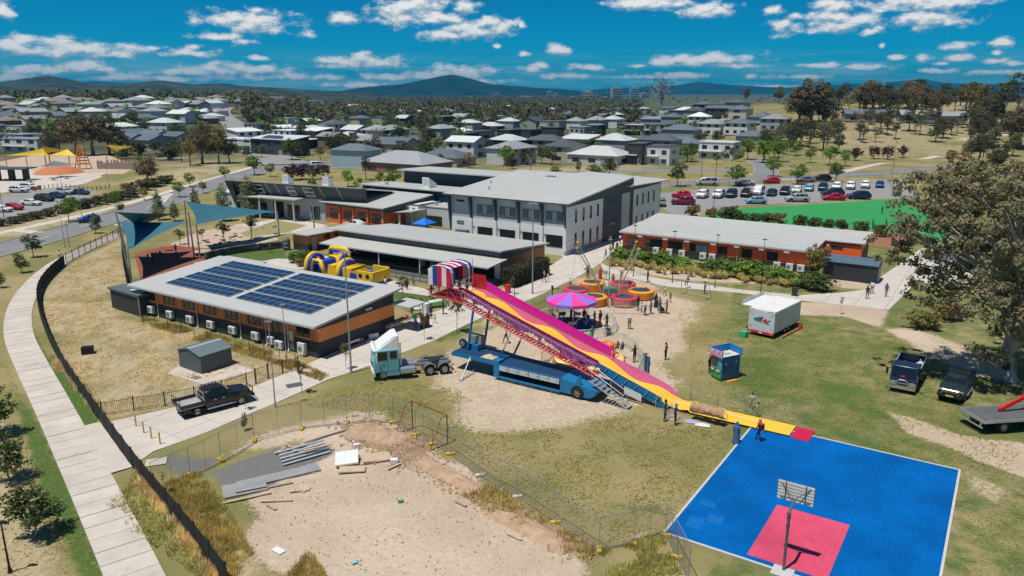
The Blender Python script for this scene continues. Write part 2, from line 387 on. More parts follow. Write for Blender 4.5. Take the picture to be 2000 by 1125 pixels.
# (channel, strength, softness in m, outline in photo pixels on the ground)
COVER = [
 ('dirt',1,2.2,[(880,690),(930,655),(1000,625),(1080,640),(1130,600),(1200,560),(1300,575),(1362,592),(1362,622),(1328,650),(1342,680),(1285,712),(1328,745),(1300,778),(1215,802),(1100,832),(1000,842),(925,842),(890,818),(905,780),(850,752)]),
 ('dirt',.85,1.5,[(1120,545),(1200,530),(1290,560),(1240,600),(1120,600)]),
 ('dirt',1,.9,[(505,1010),(480,960),(560,900),(600,850),(680,832),(770,834),(830,880),(905,905),(960,970),(1060,1040),(1130,1095),(1165,1150),(620,1180),(540,1120),(470,1060)]),
 ('tan',1,1.5,[(400,1180),(430,940),(560,850),(690,815),(790,830),(960,930),(1180,1060),(1230,1180)]),
 ('gravel',.95,.6,[(405,925),(470,900),(560,868),(640,870),(660,885),(560,925),(500,970),(450,955)]),
 ('gravel',.7,.8,[(300,905),(330,880),(430,895),(400,935),(330,930)]),
 ('dirt',.75,1.,[(420,890),(520,840),(700,800),(760,800),(770,835),(640,850),(520,880)]),
 ('dirt',1,.8,[(1735,802),(1800,822),(1880,852),(2010,865),(2010,935),(1945,912),(1850,872),(1780,850)]),
 ('tan',.9,2,[(1735,802),(1880,852),(2010,865),(2010,935),(1780,850)]),
 ('dirt',1,.8,[(1555,590),(1620,590),(1735,605),(1720,640),(1650,618),(1560,615)]),
 ('tan',1,1,[(1540,585),(1735,600),(1840,680),(1640,640)]),
 ('dirt',.75,1,[(1720,640),(1790,640),(1900,680),(1990,740),(1900,735),(1800,690)]),
 ('dirt',.9,.8,[(1640,540),(1700,556),(1740,560),(1690,566),(1640,562)]),
 ('dirt',.8,.6,[(1195,528),(1340,548),(1560,560),(1640,560),(1640,545),(1560,540),(1340,525),(1200,505)]),
 ('dirt',.55,.6,[(1880,930),(1900,920),(1990,960),(1950,990),(1890,960)]),
 ('dirt',.5,.8,[(1200,1040),(1290,1020),(1310,1080),(1230,1090)]),
 ('straw',1,1.2,[(80,590),(130,520),(238,468),(255,560),(225,620),(340,645),(560,690),(640,735),(520,760),(350,790),(215,815),(110,680)]),
 ('straw',.8,.6,[(300,970),(360,940),(430,990),(470,1060),(540,1130),(440,1140)]),
 ('straw',.9,1.5,[(0,430),(120,410),(250,385),(440,340),(470,320),(500,322),(350,375),(225,415),(90,440),(0,470)]),
 ('straw',.8,2.5,[(240,360),(340,310),(460,300),(480,320),(330,360)]),
 ('straw',.75,.8,[(470,1125),(560,1090),(640,1125)]),
 ('straw',.7,1.,[(-20,760),(40,880),(90,1000),(140,1150),(-40,1150)]),
 ('straw',.7,.6,[(905,640),(960,615),(1000,620),(930,655),(880,690)]),
 ('lush',.75,2.,[(1380,680),(1480,690),(1560,700),(1570,760),(1500,800),(1420,770)]),
 ('lush',.55,2.,[(1400,600),(1460,610),(1450,680),(1380,650)]),
 ('lush',.7,1.5,[(1500,780),(1760,860),(1880,930),(1860,960),(1600,850)]),
 ('lush',.7,1.5,[(1560,720),(1720,760),(1780,840),(1700,830),(1580,780)]),
 ('lush',.5,1.,[(1120,950),(1250,980),(1310,960),(1400,880),(1420,900),(1300,1020),(1180,1000)]),
 ('lush',.35,1.5,[(560,790),(760,780),(800,870),(700,820)]),
 ('lush',1,.4,[(95,735),(120,720),(210,820),(195,835),(150,835)]),
 ('lush',.9,.4,[(45,650),(62,640),(130,750),(150,820),(125,800)]),
 ('lush',1,.5,[(20,760),(60,800),(130,920),(210,1130),(160,1130),(80,960)]),
 ('lush',.7,.5,[(0,700),(20,720),(60,820),(40,820)]),
 ('lush',.8,.6,[(100,540),(170,480),(235,455),(180,485),(120,520),(80,560)]),
 ('lush',.85,.8,[(395,505),(430,490),(560,485),(565,505),(470,515),(430,520)]),
 ('lush',.95,1.0,[(745,560),(800,560),(880,585),(870,600),(800,610),(770,590)]),
 ('lush',.9,1.,[(840,665),(905,632),(960,618),(900,650),(860,670)]),
 ('lush',.6,1.,[(1020,600),(1060,575),(1120,560),(1130,590),(1040,610)]),
 ('lush',.6,2.,[(560,440),(600,430),(640,445),(600,470)]),
 ('lush',.5,6.,[(1500,300),(1960,260),(1990,330),(1780,300),(1620,320),(1500,330)]),
 ('straw',.9,8.,[(1200,225),(1330,190),(1500,190),(1500,220),(1330,215)]),
 ('straw',.55,8.,[(1560,280),(1800,250),(1990,230),(1990,330),(1700,310),(1560,330)]),
 ('straw',.9,4.,[(1000,330),(1240,310),(1300,330),(1200,345),(1000,345)]),
 ('dirt',.9,4.,[(455,262),(520,250),(560,262),(470,268)]),('tan',.9,6.,[(455,258),(520,246),(560,262),(470,268)]),
 ('lush',.35,6.,[(330,255),(420,240),(560,235),(560,250),(430,262)]),
 ('lush',.5,.8,[(1740,600),(1790,580),(1880,620),(1850,660),(1770,640)]),
]
def build_ground():
 def axis(lo,hi,step,ext,n):
  core = list(np.arange(lo,hi+1e-6,step)); g = np.linspace(0,1,n+1)[1:]
  r = [hi+(ext-hi)*(t**2.6) for t in g]; return core,r
 xc,xr = axis(-72,72,.48,9000,46); xs = np.array([-v for v in xr[::-1]]+xc+xr)
 yc,yr = axis(24,150,.48,14000,95); ys = np.array([-60,-20,5]+yc+yr)
 X,Y = np.meshgrid(xs,ys,indexing='ij'); nx,ny = X.shape
 Z = np.zeros_like(X)
 for i in range(nx):
  for j in range(ny):
   if ys[j] > 235: Z[i,j] = TZ(xs[i],ys[j])
 near = (np.abs(X) < 70) & (Y < 150)
 for i in range(nx):
  if abs(xs[i]) > 70: continue
  for j in range(ny):
   if 24 < ys[j] < 70: Z[i,j] += .05*fbm(xs[i]*.5,ys[j]*.5,0,3)-.02
 V = np.stack([X,Y,Z],-1).reshape(-1,3)
 idx = np.arange(nx*ny).reshape(nx,ny)
 Fq = np.stack([idx[:-1,:-1],idx[1:,:-1],idx[1:,1:],idx[:-1,1:]],-1).reshape(-1,4)
 me = bpy.data.meshes.new('ground')
 me.vertices.add(len(V)); me.vertices.foreach_set('co',V.ravel())
 me.loops.add(Fq.size); me.loops.foreach_set('vertex_index',Fq.ravel().astype(np.int32))
 me.polygons.add(len(Fq)); me.polygons.foreach_set('loop_start',np.arange(0,Fq.size,4,dtype=np.int32))
 me.polygons.foreach_set('use_smooth',np.ones(len(Fq),bool))
 ch = {k: np.zeros(len(V)) for k in ('dirt','lush','straw','gravel','tan','far')}
 x,y = V[:,0],V[:,1]
 for c,s,soft,poly in COVER:
  p = np.array(pg(*poly)); q = np.roll(p,-1,0)
  bb = (x > p[:,0].min()-soft*2) & (x < p[:,0].max()+soft*2) & (y > p[:,1].min()-soft*2) & (y < p[:,1].max()+soft*2)
  ii = np.where(bb)[0]; px,py = x[ii],y[ii]
  ins = np.zeros(len(ii),bool); dist = np.full(len(ii),1e9)
  for (ax,ay),(bx,by) in zip(p,q):
   cond = (ay > py) != (by > py)
   with np.errstate(divide='ignore',invalid='ignore'): xi = (bx-ax)*(py-ay)/(by-ay+1e-12)+ax
   ins ^= cond & (px < xi)
   d2 = (bx-ax)**2+(by-ay)**2+1e-9
   tt = np.clip(((px-ax)*(bx-ax)+(py-ay)*(by-ay))/d2,0,1)
   dist = np.minimum(dist,np.hypot(px-ax-tt*(bx-ax),py-ay-tt*(by-ay)))
  sd = np.where(ins,dist,-dist); w = np.clip(sd/(2*soft)+.5,0,1)*s
  ch[c][ii] = np.maximum(ch[c][ii],w)
 ch['lush'] = np.maximum(ch['lush'],np.where((y < 150) & (x > -14),np.where(x > .3*y,.54,.22),.14))
 ch['far'] = np.clip((y-235)/60,0,1)
 park = (x > 60) & (y < 520) & (x > .24*y)
 ch['far'][park] *= .15
 fieldL = (x < -60) & (y < 330) & (x > -110); ch['far'][fieldL] *= .3
 for nm,ks in (('cover_a',('dirt','lush','straw')),('cover_b',('gravel','tan','far'))):
  at = me.color_attributes.new(nm,'FLOAT_COLOR','POINT')
  arr = np.ones((len(V),4));
  for i,k in enumerate(ks): arr[:,i] = ch[k]
  at.data.foreach_set('color',arr.ravel())
 me.materials.append(ground_material()); me.update(); me.validate()
 return prop(link('ground',me),kind='structure')
build_ground()
# ------------------------------------------------------------------ paved sheets
M_CONC = mat('concrete_path',(.525,.475,.42),.85,0,.13,.35,.004,9,dirt=.18)
M_CONC2 = mat('concrete_old',(.515,.465,.405),.85,0,.16,.5,.004,9,dirt=.25,objvar=.06)
M_ASPH = mat('asphalt_worn',(.205,.205,.205),.9,0,.14,.12,.003,12,dirt=.12)
M_ASPH2 = mat('asphalt_carpark',(.26,.255,.25),.9,0,.12,.12,.003,12)
M_LINE = mat('road_paint',(.72,.72,.70),.7,0,.12,3)
M_KERB = mat('kerb_concrete',(.46,.44,.41),.85,0,.12,.8)
M_TURF = mat('synthetic_turf',(.040,.270,.085),.85,0,.10,.25,.004,30,spec=.1)
M_MULCH = mat('red_mulch',(.27,.125,.075),.95,0,.3,2.5,.02,9)
M_RUBBER = mat('softfall_rubber',(.235,.078,.050),.9,0,.15,.5,.003,25)
M_SAND = mat('play_sand',(.47,.36,.265),.95,0,.15,.4,.01,6)
def sheet(name,poly,z,m,kind='structure',parent=None):
 return MB().face(*[(p[0],p[1],z+(TZ(p[0],p[1]) if p[1] > 235 else 0)) for p in poly]).build(name,m,parent,kind=kind if parent is None else None)
def resample(pts,step):
 P = [Vector((*p[:2],0)) for p in pts]; out = [P[0]]; acc = 0.
 for a,b in zip(P,P[1:]):
  d = (b-a).length; t = step-acc
  while t <= d:
   out.append(a.lerp(b,t/d)); t += step
  acc = d-(t-step)
 return out
def smooth_line(pts,it=3):
 P = [Vector((*p[:2],0)) for p in pts]
 for _ in range(it):
  Q = [P[0]]
  for a,b in zip(P,P[1:]): Q += [a.lerp(b,.25),a.lerp(b,.75)]
  P = Q+[P[-1]]
 return P
def offsets(P,w):
 L,R = [],[]
 for i,p in enumerate(P):
  d = (P[min(i+1,len(P)-1)]-P[max(i-1,0)]).normalized(); n = Vector((-d.y,d.x,0))
  L.append(p+n*w/2); R.append(p-n*w/2)
 return L,R
def strip(name,pts,width,z,m,step=2.,kerb=0.,it=3,kind='structure',parent=None):
 P = resample(smooth_line(pts,it),step); L,R = offsets(P,width); mb = MB()
 zz = lambda p: z+(TZ(p.x,p.y) if p.y > 235 else 0)
 mb.raw([(p.x,p.y,zz(p)) for p in L]+[(p.x,p.y,zz(p)) for p in R],[(i,len(L)+i,len(L)+i+1,i+1) for i in range(len(L)-1)])
 o = mb.build(name,m,parent,kind=kind)
 if kerb:
  for s,E in ((1,L),(-1,R)):
   k = MB(); E2 = offsets(P,width+.36)[0 if s == 1 else 1]
   k.loft([[(a.x,a.y,zz(a)-.02),(a.x,a.y,zz(a)+kerb),(b.x,b.y,zz(b)+kerb),(b.x,b.y,zz(b)-.05)] for a,b in zip(E,E2)])
   k.build('kerb',M_KERB,o)
 return o,P
def clip_poly(sub,cell):
 out = list(sub)
 for i in range(len(cell)):
  a,b = cell[i],cell[(i+1) % len(cell)]; inp = out; out = []
  if not inp: return []
  ins = lambda p: (b[0]-a[0])*(p[1]-a[1])-(b[1]-a[1])*(p[0]-a[0]) >= 0
  for j in range(len(inp)):
   p,q = inp[j-1],inp[j]
   if ins(p) != ins(q):
    d1 = (b[0]-a[0])*(p[1]-a[1])-(b[1]-a[1])*(p[0]-a[0]); d2 = (b[0]-a[0])*(q[1]-a[1])-(b[1]-a[1])*(q[0]-a[0])
    t = d1/(d1-d2); out.append((p[0]+(q[0]-p[0])*t,p[1]+(q[1]-p[1])*t))
   if ins(q): out.append(q)
 return out
def area(p): return .5*sum(p[i-1][0]*p[i][1]-p[i][0]*p[i-1][1] for i in range(len(p)))
def slabs(name,poly,size,rot,z,m,org=(0,0)):
 """concrete sheet poured in slabs: every slab is a piece of its own with an open joint"""
 base = sheet(name,poly,z-.008,mat('joint_dirt',(.16,.14,.11),.95))
 if area(poly) < 0: poly = poly[::-1]
 c,s = math.cos(math.radians(rot)),math.sin(math.radians(rot))
 loc = [((x-org[0])*c+(y-org[1])*s,-(x-org[0])*s+(y-org[1])*c) for x,y in poly]
 x0,x1 = min(p[0] for p in loc),max(p[0] for p in loc); y0,y1 = min(p[1] for p in loc),max(p[1] for p in loc)
 sx,sy = size; g = .016
 for i in range(math.floor(x0/sx),math.ceil(x1/sx)):
  for j in range(math.floor(y0/sy),math.ceil(y1/sy)):
   cell = [(i*sx+g,j*sy+g),((i+1)*sx-g,j*sy+g),((i+1)*sx-g,(j+1)*sy-g),(i*sx+g,(j+1)*sy-g)]
   q = clip_poly(loc,cell)
   if len(q) < 3 or abs(area(q)) < .05: continue
   w = [(x*c-y*s+org[0],x*s+y*c+org[1]) for x,y in q]
   MB().prism(w,z-.006,z+.012+RND.uniform(-.004,.004)).build('slab',m,base)
 return base
# left footpath, slab by slab
fp = smooth_line(pg((285,1180),(263,1125),(190,970),(112,810),(57,705),(34,655),(36,603),(60,562),(95,527),(132,503),(188,478),(240,455)),3)
foot = prop(T('footpath',None,None),kind='structure')
P = resample(fp,1.5); Lr,Rr = offsets(P,2.55)
for i in range(len(P)-1):
 g = .008 if i % 3 else .03
 q = [Lr[i].lerp(Lr[i+1],g),Rr[i].lerp(Rr[i+1],g),Rr[i+1].lerp(Rr[i],g),Lr[i+1].lerp(Lr[i],g)]
 MB().prism([(a.x,a.y) for a in q],.0,.075+RND.uniform(-.006,.006)).build('slab',M_CONC2,foot)
strip('footpath_joint_bed',fp,2.5,.03,mat('joint_dirt',(.16,.14,.11),.95))
sheet('gate_crossing',pg((152,836),(207,822),(262,912),(212,927)),.062,M_CONC)
DRIVE = pg((252,915),(214,824),(350,794),(470,766),(545,735),(608,708),(680,675),(760,642),(800,626),(880,598),(945,575),(1002,560),(1060,528),(1110,497),(1150,483),(1192,462),(1215,462),(1200,490),(1172,515),
 (1130,540),(1085,562),(1040,583),(1000,598),(960,612),(905,637),(848,665),(790,688),(745,706),(700,722),(640,742),(560,778),(480,812),(400,846),(300,882))
slabs('driveway',DRIVE,(4.0,3.2),-33,.012,M_CONC)
slabs('cross_path',pg((1172,513),(1200,527),(1300,546),(1450,566),(1560,577),(1640,572),(1690,566),(1715,545),(1765,510),(1800,485),(1850,490),(1900,500),(1900,560),(1790,552),(1735,606),(1590,590),(1440,572),(1300,560),(1180,530)),(3.2,3.2),-33,.016,M_CONC)
sheet('solar_path',pg((600,508),(640,500),(760,545),(850,570),(850,580),(780,570),(700,545),(590,525),(470,528),(460,520),(540,505)),.010,M_CONC)
sheet('veranda_apron',pg((655,505),(735,505),(960,560),(975,575),(900,565),(700,520)),.014,M_CONC)
sheet('shed_pad',pg((326,730),(352,712),(455,706),(496,724),(400,752)),.012,M_CONC2)
sheet('courtyard',pg((1090,470),(1160,490),(1290,425),(1380,400),(1480,398),(1400,405),(1360,420),(1280,450),(1215,480),(1100,505)),.008,M_CONC2)
# roads
ROAD = pg((-160,530),(-60,503),(0,488),(67,470),(150,445),(225,425),(300,401),(380,372),(450,348),(520,330),(580,319),(680,312))
ro,rp = strip('road',ROAD,8.4,.016,M_ASPH,2.,kerb=.12)
for i in range(6,len(rp)-3,6):
 d = (rp[i+1]-rp[i]).normalized(); n = Vector((-d.y,d.x,0))*.07; a,b = rp[i],rp[i]+d*3
 MB().face((*(a+n)[:2],.021),(*(b+n)[:2],.021),(*(b-n)[:2],.021),(*(a-n)[:2],.021)).build('lane_dash',M_LINE,ro)
strip('verge_path',pg((-60,470),(0,455),(110,432),(225,405),(350,368),(470,333),(540,312)),2.2,.02,M_CONC2)
for p in ([(20,448),(75,455)],[(225,440),(250,437)],[(330,378),(310,397)]): strip('kerb_ramp',pg(*p),2.2,.024,M_CONC2,.8,it=0)
sheet('car_park_left',pg((-40,400),(0,384),(40,373),(130,364),(190,372),(180,383),(120,402),(60,424),(-40,440)),.014,M_ASPH2)
sheet('plaza',pg((-40,380),(-40,325),(60,318),(160,330),(200,345),(160,360),(90,368),(30,374)),.010,M_CONC2)
sheet('playground_sand',pg((-20,320),(60,305),(200,300),(270,325),(240,340),(110,340)),.012,M_SAND)
strip('play_path',pg((90,366),(150,352),(190,343),(205,332),(190,322)),3.,.016,M_CONC2)
slabs('softfall_pad',pg((275,548),(262,495),(330,478),(400,485),(470,478),(410,505),(385,520),(330,540)),(6,6),-33,.01,M_RUBBER)
sheet('sand_pit',pg((330,478),(390,452),(470,440),(520,448),(545,468),(470,484),(400,492)),.016,M_SAND)
sheet('rear_path',pg((455,440),(560,425),(640,440),(600,452),(510,462)),.012,M_CONC)
sheet('rear_lawn',pg((470,455),(540,430),(600,440),(560,455),(480,463)),.018,mat('dry_lawn',(.27,.24,.11),.95,0,.2,1.2))
# right: car park, turf, road
sheet('car_park_right',pg((1285,400),(1290,378),(1400,366),(1560,358),(1760,350),(1800,385),(1600,394),(1440,402),(1385,414),(1320,425)),.018,M_ASPH2)
sheet('turf_pitch',pg((1368,424),(1405,410),(1600,398),(1760,388),(1815,420),(1880,480),(1800,470),(1745,452),(1640,446),(1560,443),(1460,437)),.022,M_TURF)
sheet('mulch_bed',pg((1345,430),(1368,421),(1460,434),(1560,441),(1640,444),(1748,450),(1790,470),(1760,490),(1640,468),(1480,450)),.014,M_MULCH)
strip('street_right',[G(*p) for p in ((1200,372),(1300,362),(1400,354),(1560,347),(1680,341),(1790,333),(1900,322))],7.,.016,M_ASPH,4,kerb=.12)
strip('street_side',[G(*p) for p in ((1490,346),(1500,330),(1480,312),(1440,300),(1400,296))],7.,.024,M_ASPH,4,kerb=.1)
strip('park_path',[PG(*p)[:2] for p in ((1500,352),(1580,350),(1640,338),(1720,318),(1800,312),(1850,300),(1862,285),(1880,272),(1920,266),(1990,262))],3.,.05,M_CONC2,4)
strip('street_back',[G(*p) for p in ((620,330),(700,325),(800,335),(1000,340),(1200,336),(1330,332),(1480,334))],6.5,.016,M_ASPH,4,kerb=.1)
strip('arterial_road',[PG(*p)[:2] for p in ((560,322),(500,290),(470,262),(462,245),(440,232),(425,218),(440,208))],16.,.25,M_ASPH2,8)
for px,py in ((1330,384),(1352,383),(1374,382),(1396,380),(1418,379),(1440,378),(1462,377),(1484,376),(1506,375),(1528,374),(1550,373),(1572,372),(1594,371),(1616,370)):
 x,y = G(px,py); strip('bay_line',[(x,y),(x+2.6,y+4.4)],.1,.024,M_LINE,.5,it=0)
# ------------------------------------------------------------------ school buildings
M_ROOF = mat('roof_sheet_pale',(.475,.475,.445),.42,.0,.06,.25,0,rib=(.55,0,.012),dirt=.10,spec=.5)
M_ROOF_Y = mat('roof_sheet_pale_b',(.49,.485,.45),.42,.0,.06,.25,0,rib=(.55,0,.012),dirt=.12,spec=.5)
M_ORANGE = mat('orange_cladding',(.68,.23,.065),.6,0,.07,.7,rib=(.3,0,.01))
M_ORANGE_BRIGHT = mat('orange_cladding_end_brightened',(.80,.27,.065),.6,0,.07,.7,rib=(.3,1,.01))  # same cladding, colour raised on the end wall to stand for bounced light
M_RED = mat('vermilion_cladding',(.90,.14,.04),.6,0,.06,.7,rib=(1.2,0,.006))
M_DARK = mat('charcoal_cladding',(.036,.042,.048),.6,0,.12,.7,rib=(.3,0,.01),spec=.3)
M_DARKS = mat('charcoal_cladding_end',(.036,.042,.050),.6,0,.12,.7,rib=(.3,1,.01),spec=.3)
M_SLATE = mat('slate_panel',(.062,.082,.096),.6,0,.10,.5)
M_GREYP = mat('grey_panel',(.50,.53,.54),.6,0,.05,.5)
M_WHITEP = mat('white_panel',(.79,.80,.79),.6,0,.05,.5,dirt=.05)
M_BRICKO = mat('orange_brick',(.66,.155,.06),.85,0,.18,5,.01)
M_BRICKD = mat('brown_brick',(.42,.175,.09),.85,0,.18,5,.01)
M_GLASS = glassmat('window_glass')
M_GLASSB = glassmat('blind_glass',(.19,.32,.37),.12)
M_FRAME = mat('window_frame_dark',(.03,.035,.04),.45)
M_STEEL = mat('galvanised_steel',(.36,.38,.39),.45,.5,.12,2)
M_PIPE = mat('downpipe_pale',(.48,.50,.50),.5,.2,.06,2)
M_WHITE = mat('white_paint',(.70,.71,.70),.5,0,.06,1.5,dirt=.05)
M_BLACK = mat('black_metal',(.016,.017,.018),.5,.2,.1,2)
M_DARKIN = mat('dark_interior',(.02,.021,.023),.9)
M_SOLAR = mat('solar_cell',(.012,.036,.085),.16,0,.15,.3,spec=.7)
M_ALU = mat('aluminium',(.60,.62,.62),.4,.7,.06,3)
M_ACW = mat('aircon_white',(.66,.67,.65),.5,0,.06,3)
def win(par,s0,s1,z0,z1,side=None,cols=2,rows=1,fm=None,gm=None,d=.06,blind=(),y=0.):
 """window unit on the front wall (side=None) or on the wall x=side; > pane"""
 w = .06; f = MB()
 for a,b in ((s0,s0+w),(s1-w,s1)): f.box(a,-d,z0,b,.01,z1)
 for a,b in ((z0,z0+w),(z1-w,z1)): f.box(s0+w,-d,a,s1-w,.01,b)
 for i in range(1,cols): x = s0+(s1-s0)*i/cols; f.box(x-w/2,-d+.01,z0+w,x+w/2,.01,z1-w)
 for j in range(1,rows): z = z0+(z1-z0)*j/rows; f.box(s0+w,-d+.012,z-w/2,s1-w,.01,z+w/2)
 loc,rz = ((0,y,0),0) if side is None else ((side,0,0),90)
 o = f.build('window',fm or M_FRAME,par,loc=loc,rz=rz)
 for i in range(cols):
  a,b = s0+(s1-s0)*i/cols+w/2,s0+(s1-s0)*(i+1)/cols-w/2
  MB().face((a,-.022,z0+w/2),(b,-.022,z0+w/2),(b,-.022,z1-w/2),(a,-.022,z1-w/2)).build('pane',M_GLASSB if i in blind else (gm or M_GLASS),o)
 return o
def slab_roof(poly,zf,th,name,m,par):
 """pitched sheet roof: poly in local xy, zf(x, y) top surface"""
 o = MB().prism(poly,lambda x,y: zf(x,y)-th,zf).build(name,m,par); return o
def rect(x0,y0,x1,y1): return [(x0,y0),(x1,y0),(x1,y1),(x0,y1)]
def aircon(par,x,y,z,rz=0,w=.95,h=.75,d=.36):
 b = MB().box(-w/2,-d,0,w/2,0,h); o = b.build('aircon_unit',M_ACW,par,loc=(x,y,z),rz=rz); bevel(o,.02)
 g = MB().lathe([(.26,0),(.26,.012),(.22,.016),(.05,.016),(.001,.016)],14)
 q = g.build('fan_grille',mat('grille_grey',(.18,.19,.19),.6),o); q.rotation_euler = (math.pi/2,0,0); q.location = (-.12,-d,h*.5)
 MB().box(-w*.4,-d*.8,-.12,-w*.3,0,0).box(w*.3,-d*.8,-.12,w*.4,0,0).build('bracket',M_STEEL,o)
 return o
# --- solar building
t = T('solar_classroom','long low orange and charcoal classroom covered with rooftop solar panels','building',(-41.19,81.48),-32.5)
L,D = 27.5,10.7; zr = lambda x,y: 3.34+.088*(y+.7)
MB().box(0,0,0,L,.2,1.55).build('lower_wall',M_DARK,t)
MB().box(0,.02,1.55,L,.2,3.1).build('upper_wall',M_ORANGE,t)
MB().box(L-.2,.2,0,L,D,1.5).build('end_base',M_DARKS,t)
MB().box(L-.2,.2,1.5,L-.004,D,2.76).build('end_wall',M_ORANGE_BRIGHT,t)
MB().face((L-.02,.0,2.76),(L-.02,D,2.76),(L-.02,D,zr(0,D)-.2),(L-.02,0,zr(0,0)-.2)).build('gable',M_DARKS,t)
MB().box(0,.2,0,.2,D,3.1).box(.2,D-.2,0,L-.2,D,3.8).build('rear_wall',M_DARKS,t)
roof = slab_roof(rect(-1.3,-.75,L+.55,D+.75),zr,.2,'roof',M_ROOF,t)
MB().box(-1.3,-.86,3.12,L+.55,-.75,3.30).build('gutter',M_PIPE,roof)
pan = MB(); pan.box(0,0,0,1.05,.995,.035); pme = pan.mesh('panel_frame',M_ALU)
pce = MB()
for i in range(1): pce.face((.025,.025,.037),(1.025,.025,.037),(1.025,.97,.037),(.025,.97,.037))
pcm = pce.mesh('panel_glass',M_SOLAR)
for gx in (2.55,14.35):
 for r_ in range(4):
  y0 = 1.35+r_*2.32
  for k in range(10):
   for q in range(2):
    y = y0+q*1.02; x = gx+k*1.085
    o = link('solar_panel',pme,roof,(x,y,zr(x,y)+.07),(math.atan(.088),0,0)); link('cell_sheet',pcm,o)
for k in range(8):
 s = .7+k*3.443
 if k == 6: win(t,s,s+1.75,1.35,2.96,cols=2)
 else: win(t,s,s+1.72,1.80,2.96,cols=2)
 for a,b in ((s-.42,s-.12),(s+1.84,s+2.14)): MB().box(a,-.015,1.57,b,.02,2.98).build('window_shutter',mat('orange_trim',(.50,.165,.05),.6,0,.06,1),t)
for k in range(7):
 if k != 6: aircon(t,1.75+k*3.46,-.05,.42)
aircon(t,22.4,-.05,.1); aircon(t,25.6,-.05,.05,h=1.2); aircon(t,21.3,-.05,.35,w=.7)
for s in (2.9,9.8,16.7,20.5,23.6): MB().path([(s,-.62,3.15),(s,-.12,2.95),(s,-.1,.25),(s+.1,-.28,.08),(s+.3,-.3,.05)],.055,6).build('downpipe',M_PIPE,t)
MB().box(23.75,-.12,1.15,24.35,-.0,2.1).box(23.85,-.08,.2,23.93,-.02,1.15).box(24.15,-.08,.2,24.23,-.02,1.15).build('meter_box',M_ALU,t)
for y in (.15,D-.4): MB().cbox((L+.08,y,2.66),(.16,.18,.14)).build('flood_lamp',M_WHITE,t)
MB().cbox((L+.1,6.6,3.15),(.22,.3,.2)).cbox((L+.1,7.05,3.15),(.22,.3,.2)).build('security_lights',M_WHITE,t)
MB().cbox((L+.02,5.4,1.75),(.03,.26,.26)).build('wall_sign',mat('sign_tan',(.62,.36,.13),.6),t)
MB().box(L,3.3,.35,L+.25,5.2,.55).cbox((L+.12,3.4,.3),(.2,.3,.3)).build('wall_pipe_box',M_ALU,t)
slab_roof(rect(L-.1,D-.4,L+2.4,D+2.2),lambda x,y: 2.9-.05*(x-L),.12,'side_awning',M_ROOF_Y,t)
MB().tube((L+2.2,D+2.,0),(L+2.2,D+2.,2.75),.05).build('awning_post',M_STEEL,t)
# annex beside it
t = T('storage_annex','flat roofed dark grey storage annex at the left end of the solar classroom','shed',(-45.9,83.7),-36)
MB().box(0,0,0,6.3,7.2,2.25).build('wall',M_DARK,t)
o = slab_roof(rect(-.15,-.2,6.4,7.4),lambda x,y: 2.5-.02*y,.22,'roof',mat('roof_slate_blue',(.105,.135,.150),.5,0,.1,.4,rib=(.4,0,.01)),t)
MB().box(3.2,.6,2.49,5.9,1.1,2.53).build('skylight_strip',mat('roof_sheet_green',(.46,.52,.46),.5),o)
MB().path([(6.32,-.12,2.3),(6.32,-.1,.1)],.05).build('downpipe',M_PIPE,t)
t = T('covered_walkway','pale flat covered walkway roof behind the solar classroom','canopy',(-37.6,93.6),-32.5)
slab_roof(rect(-2.2,-1.5,5.5,3.6),lambda x,y: 3.15+.01*x,.14,'roof',M_ROOF_Y,t)
for x,y in ((-1.9,-1.2),(5.2,-1.2),(-1.9,3.3),(5.2,3.3)): MB().tube((x,y,0),(x,y,3.05),.06).build('post',M_STEEL,t)
# --- veranda building
t = T('veranda_classroom','long classroom with high clerestory roof and pale veranda roof along its front','building',(-25.4,112.02),-33)
L,D = 28.5,11.3; zr = lambda x,y: 4.12-.075*y
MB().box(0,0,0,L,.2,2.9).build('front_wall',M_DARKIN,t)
MB().box(-.2,-.02,2.9,L,.2,3.95).build('clerestory_wall',M_SLATE,t)
MB().box(L-.2,.2,0,L,D,2.75).build('end_wall',M_BRICKD,t)
MB().face((L+.012,-.02,2.75),(L+.012,D,2.75),(L+.012,D,zr(0,D)-.2),(L+.012,-.02,3.95)).build('end_cladding',M_SLATE,t)
MB().box(0,.2,0,.2,D,3.2).box(.2,D-.2,0,L-.2,D,3.).build('rear_wall',M_SLATE,t)
slab_roof(rect(-1.1,-.55,L+.5,D+.5),zr,.2,'roof',M_ROOF,t)
vr = slab_roof(rect(-.4,-4.3,L+1.1,-.05),lambda x,y: 3.08+.075*y,.12,'veranda_roof',M_ROOF_Y,t)
MB().box(-.4,-4.42,2.58,L+1.1,-4.31,2.74).build('gutter',M_PIPE,vr)
for i in range(8): win(t,.7+i*3.6,2.15+i*3.6,3.28,3.72,cols=2,y=-.02)
for s in (3.7,10.95,18.26,25.6): MB().tube((s,-4.1,0),(s,-4.1,2.66),.09,n=8).build('post',M_WHITE,t)
for i,s in enumerate((3.6,6.9,10.2,13.5,20.2,23.4)):
 MB().box(s,-.03,1.9,s+1.5,0,2.55).build('wall_panel',mat('orange_board',(.48,.16,.06),.6),t)
for s in (14.9,16.7): MB().box(s,-.06,.1,s+.95,0,2.25).build('door',mat('door_grey',(.33,.38,.40),.5),t)
for s in (2.,8.,11.6,19.): win(t,s,s+1.4,.9,1.85,cols=2)
MB().box(27.6,-.08,.1,28.5,-.01,2.3).build('white_door',M_WHITE,t)
deck = MB().box(-.2,-4.2,0,L+.5,0,.28).build('deck',mat('deck_grey',(.15,.155,.155),.8,0,.1,1),t)
rl = MB()
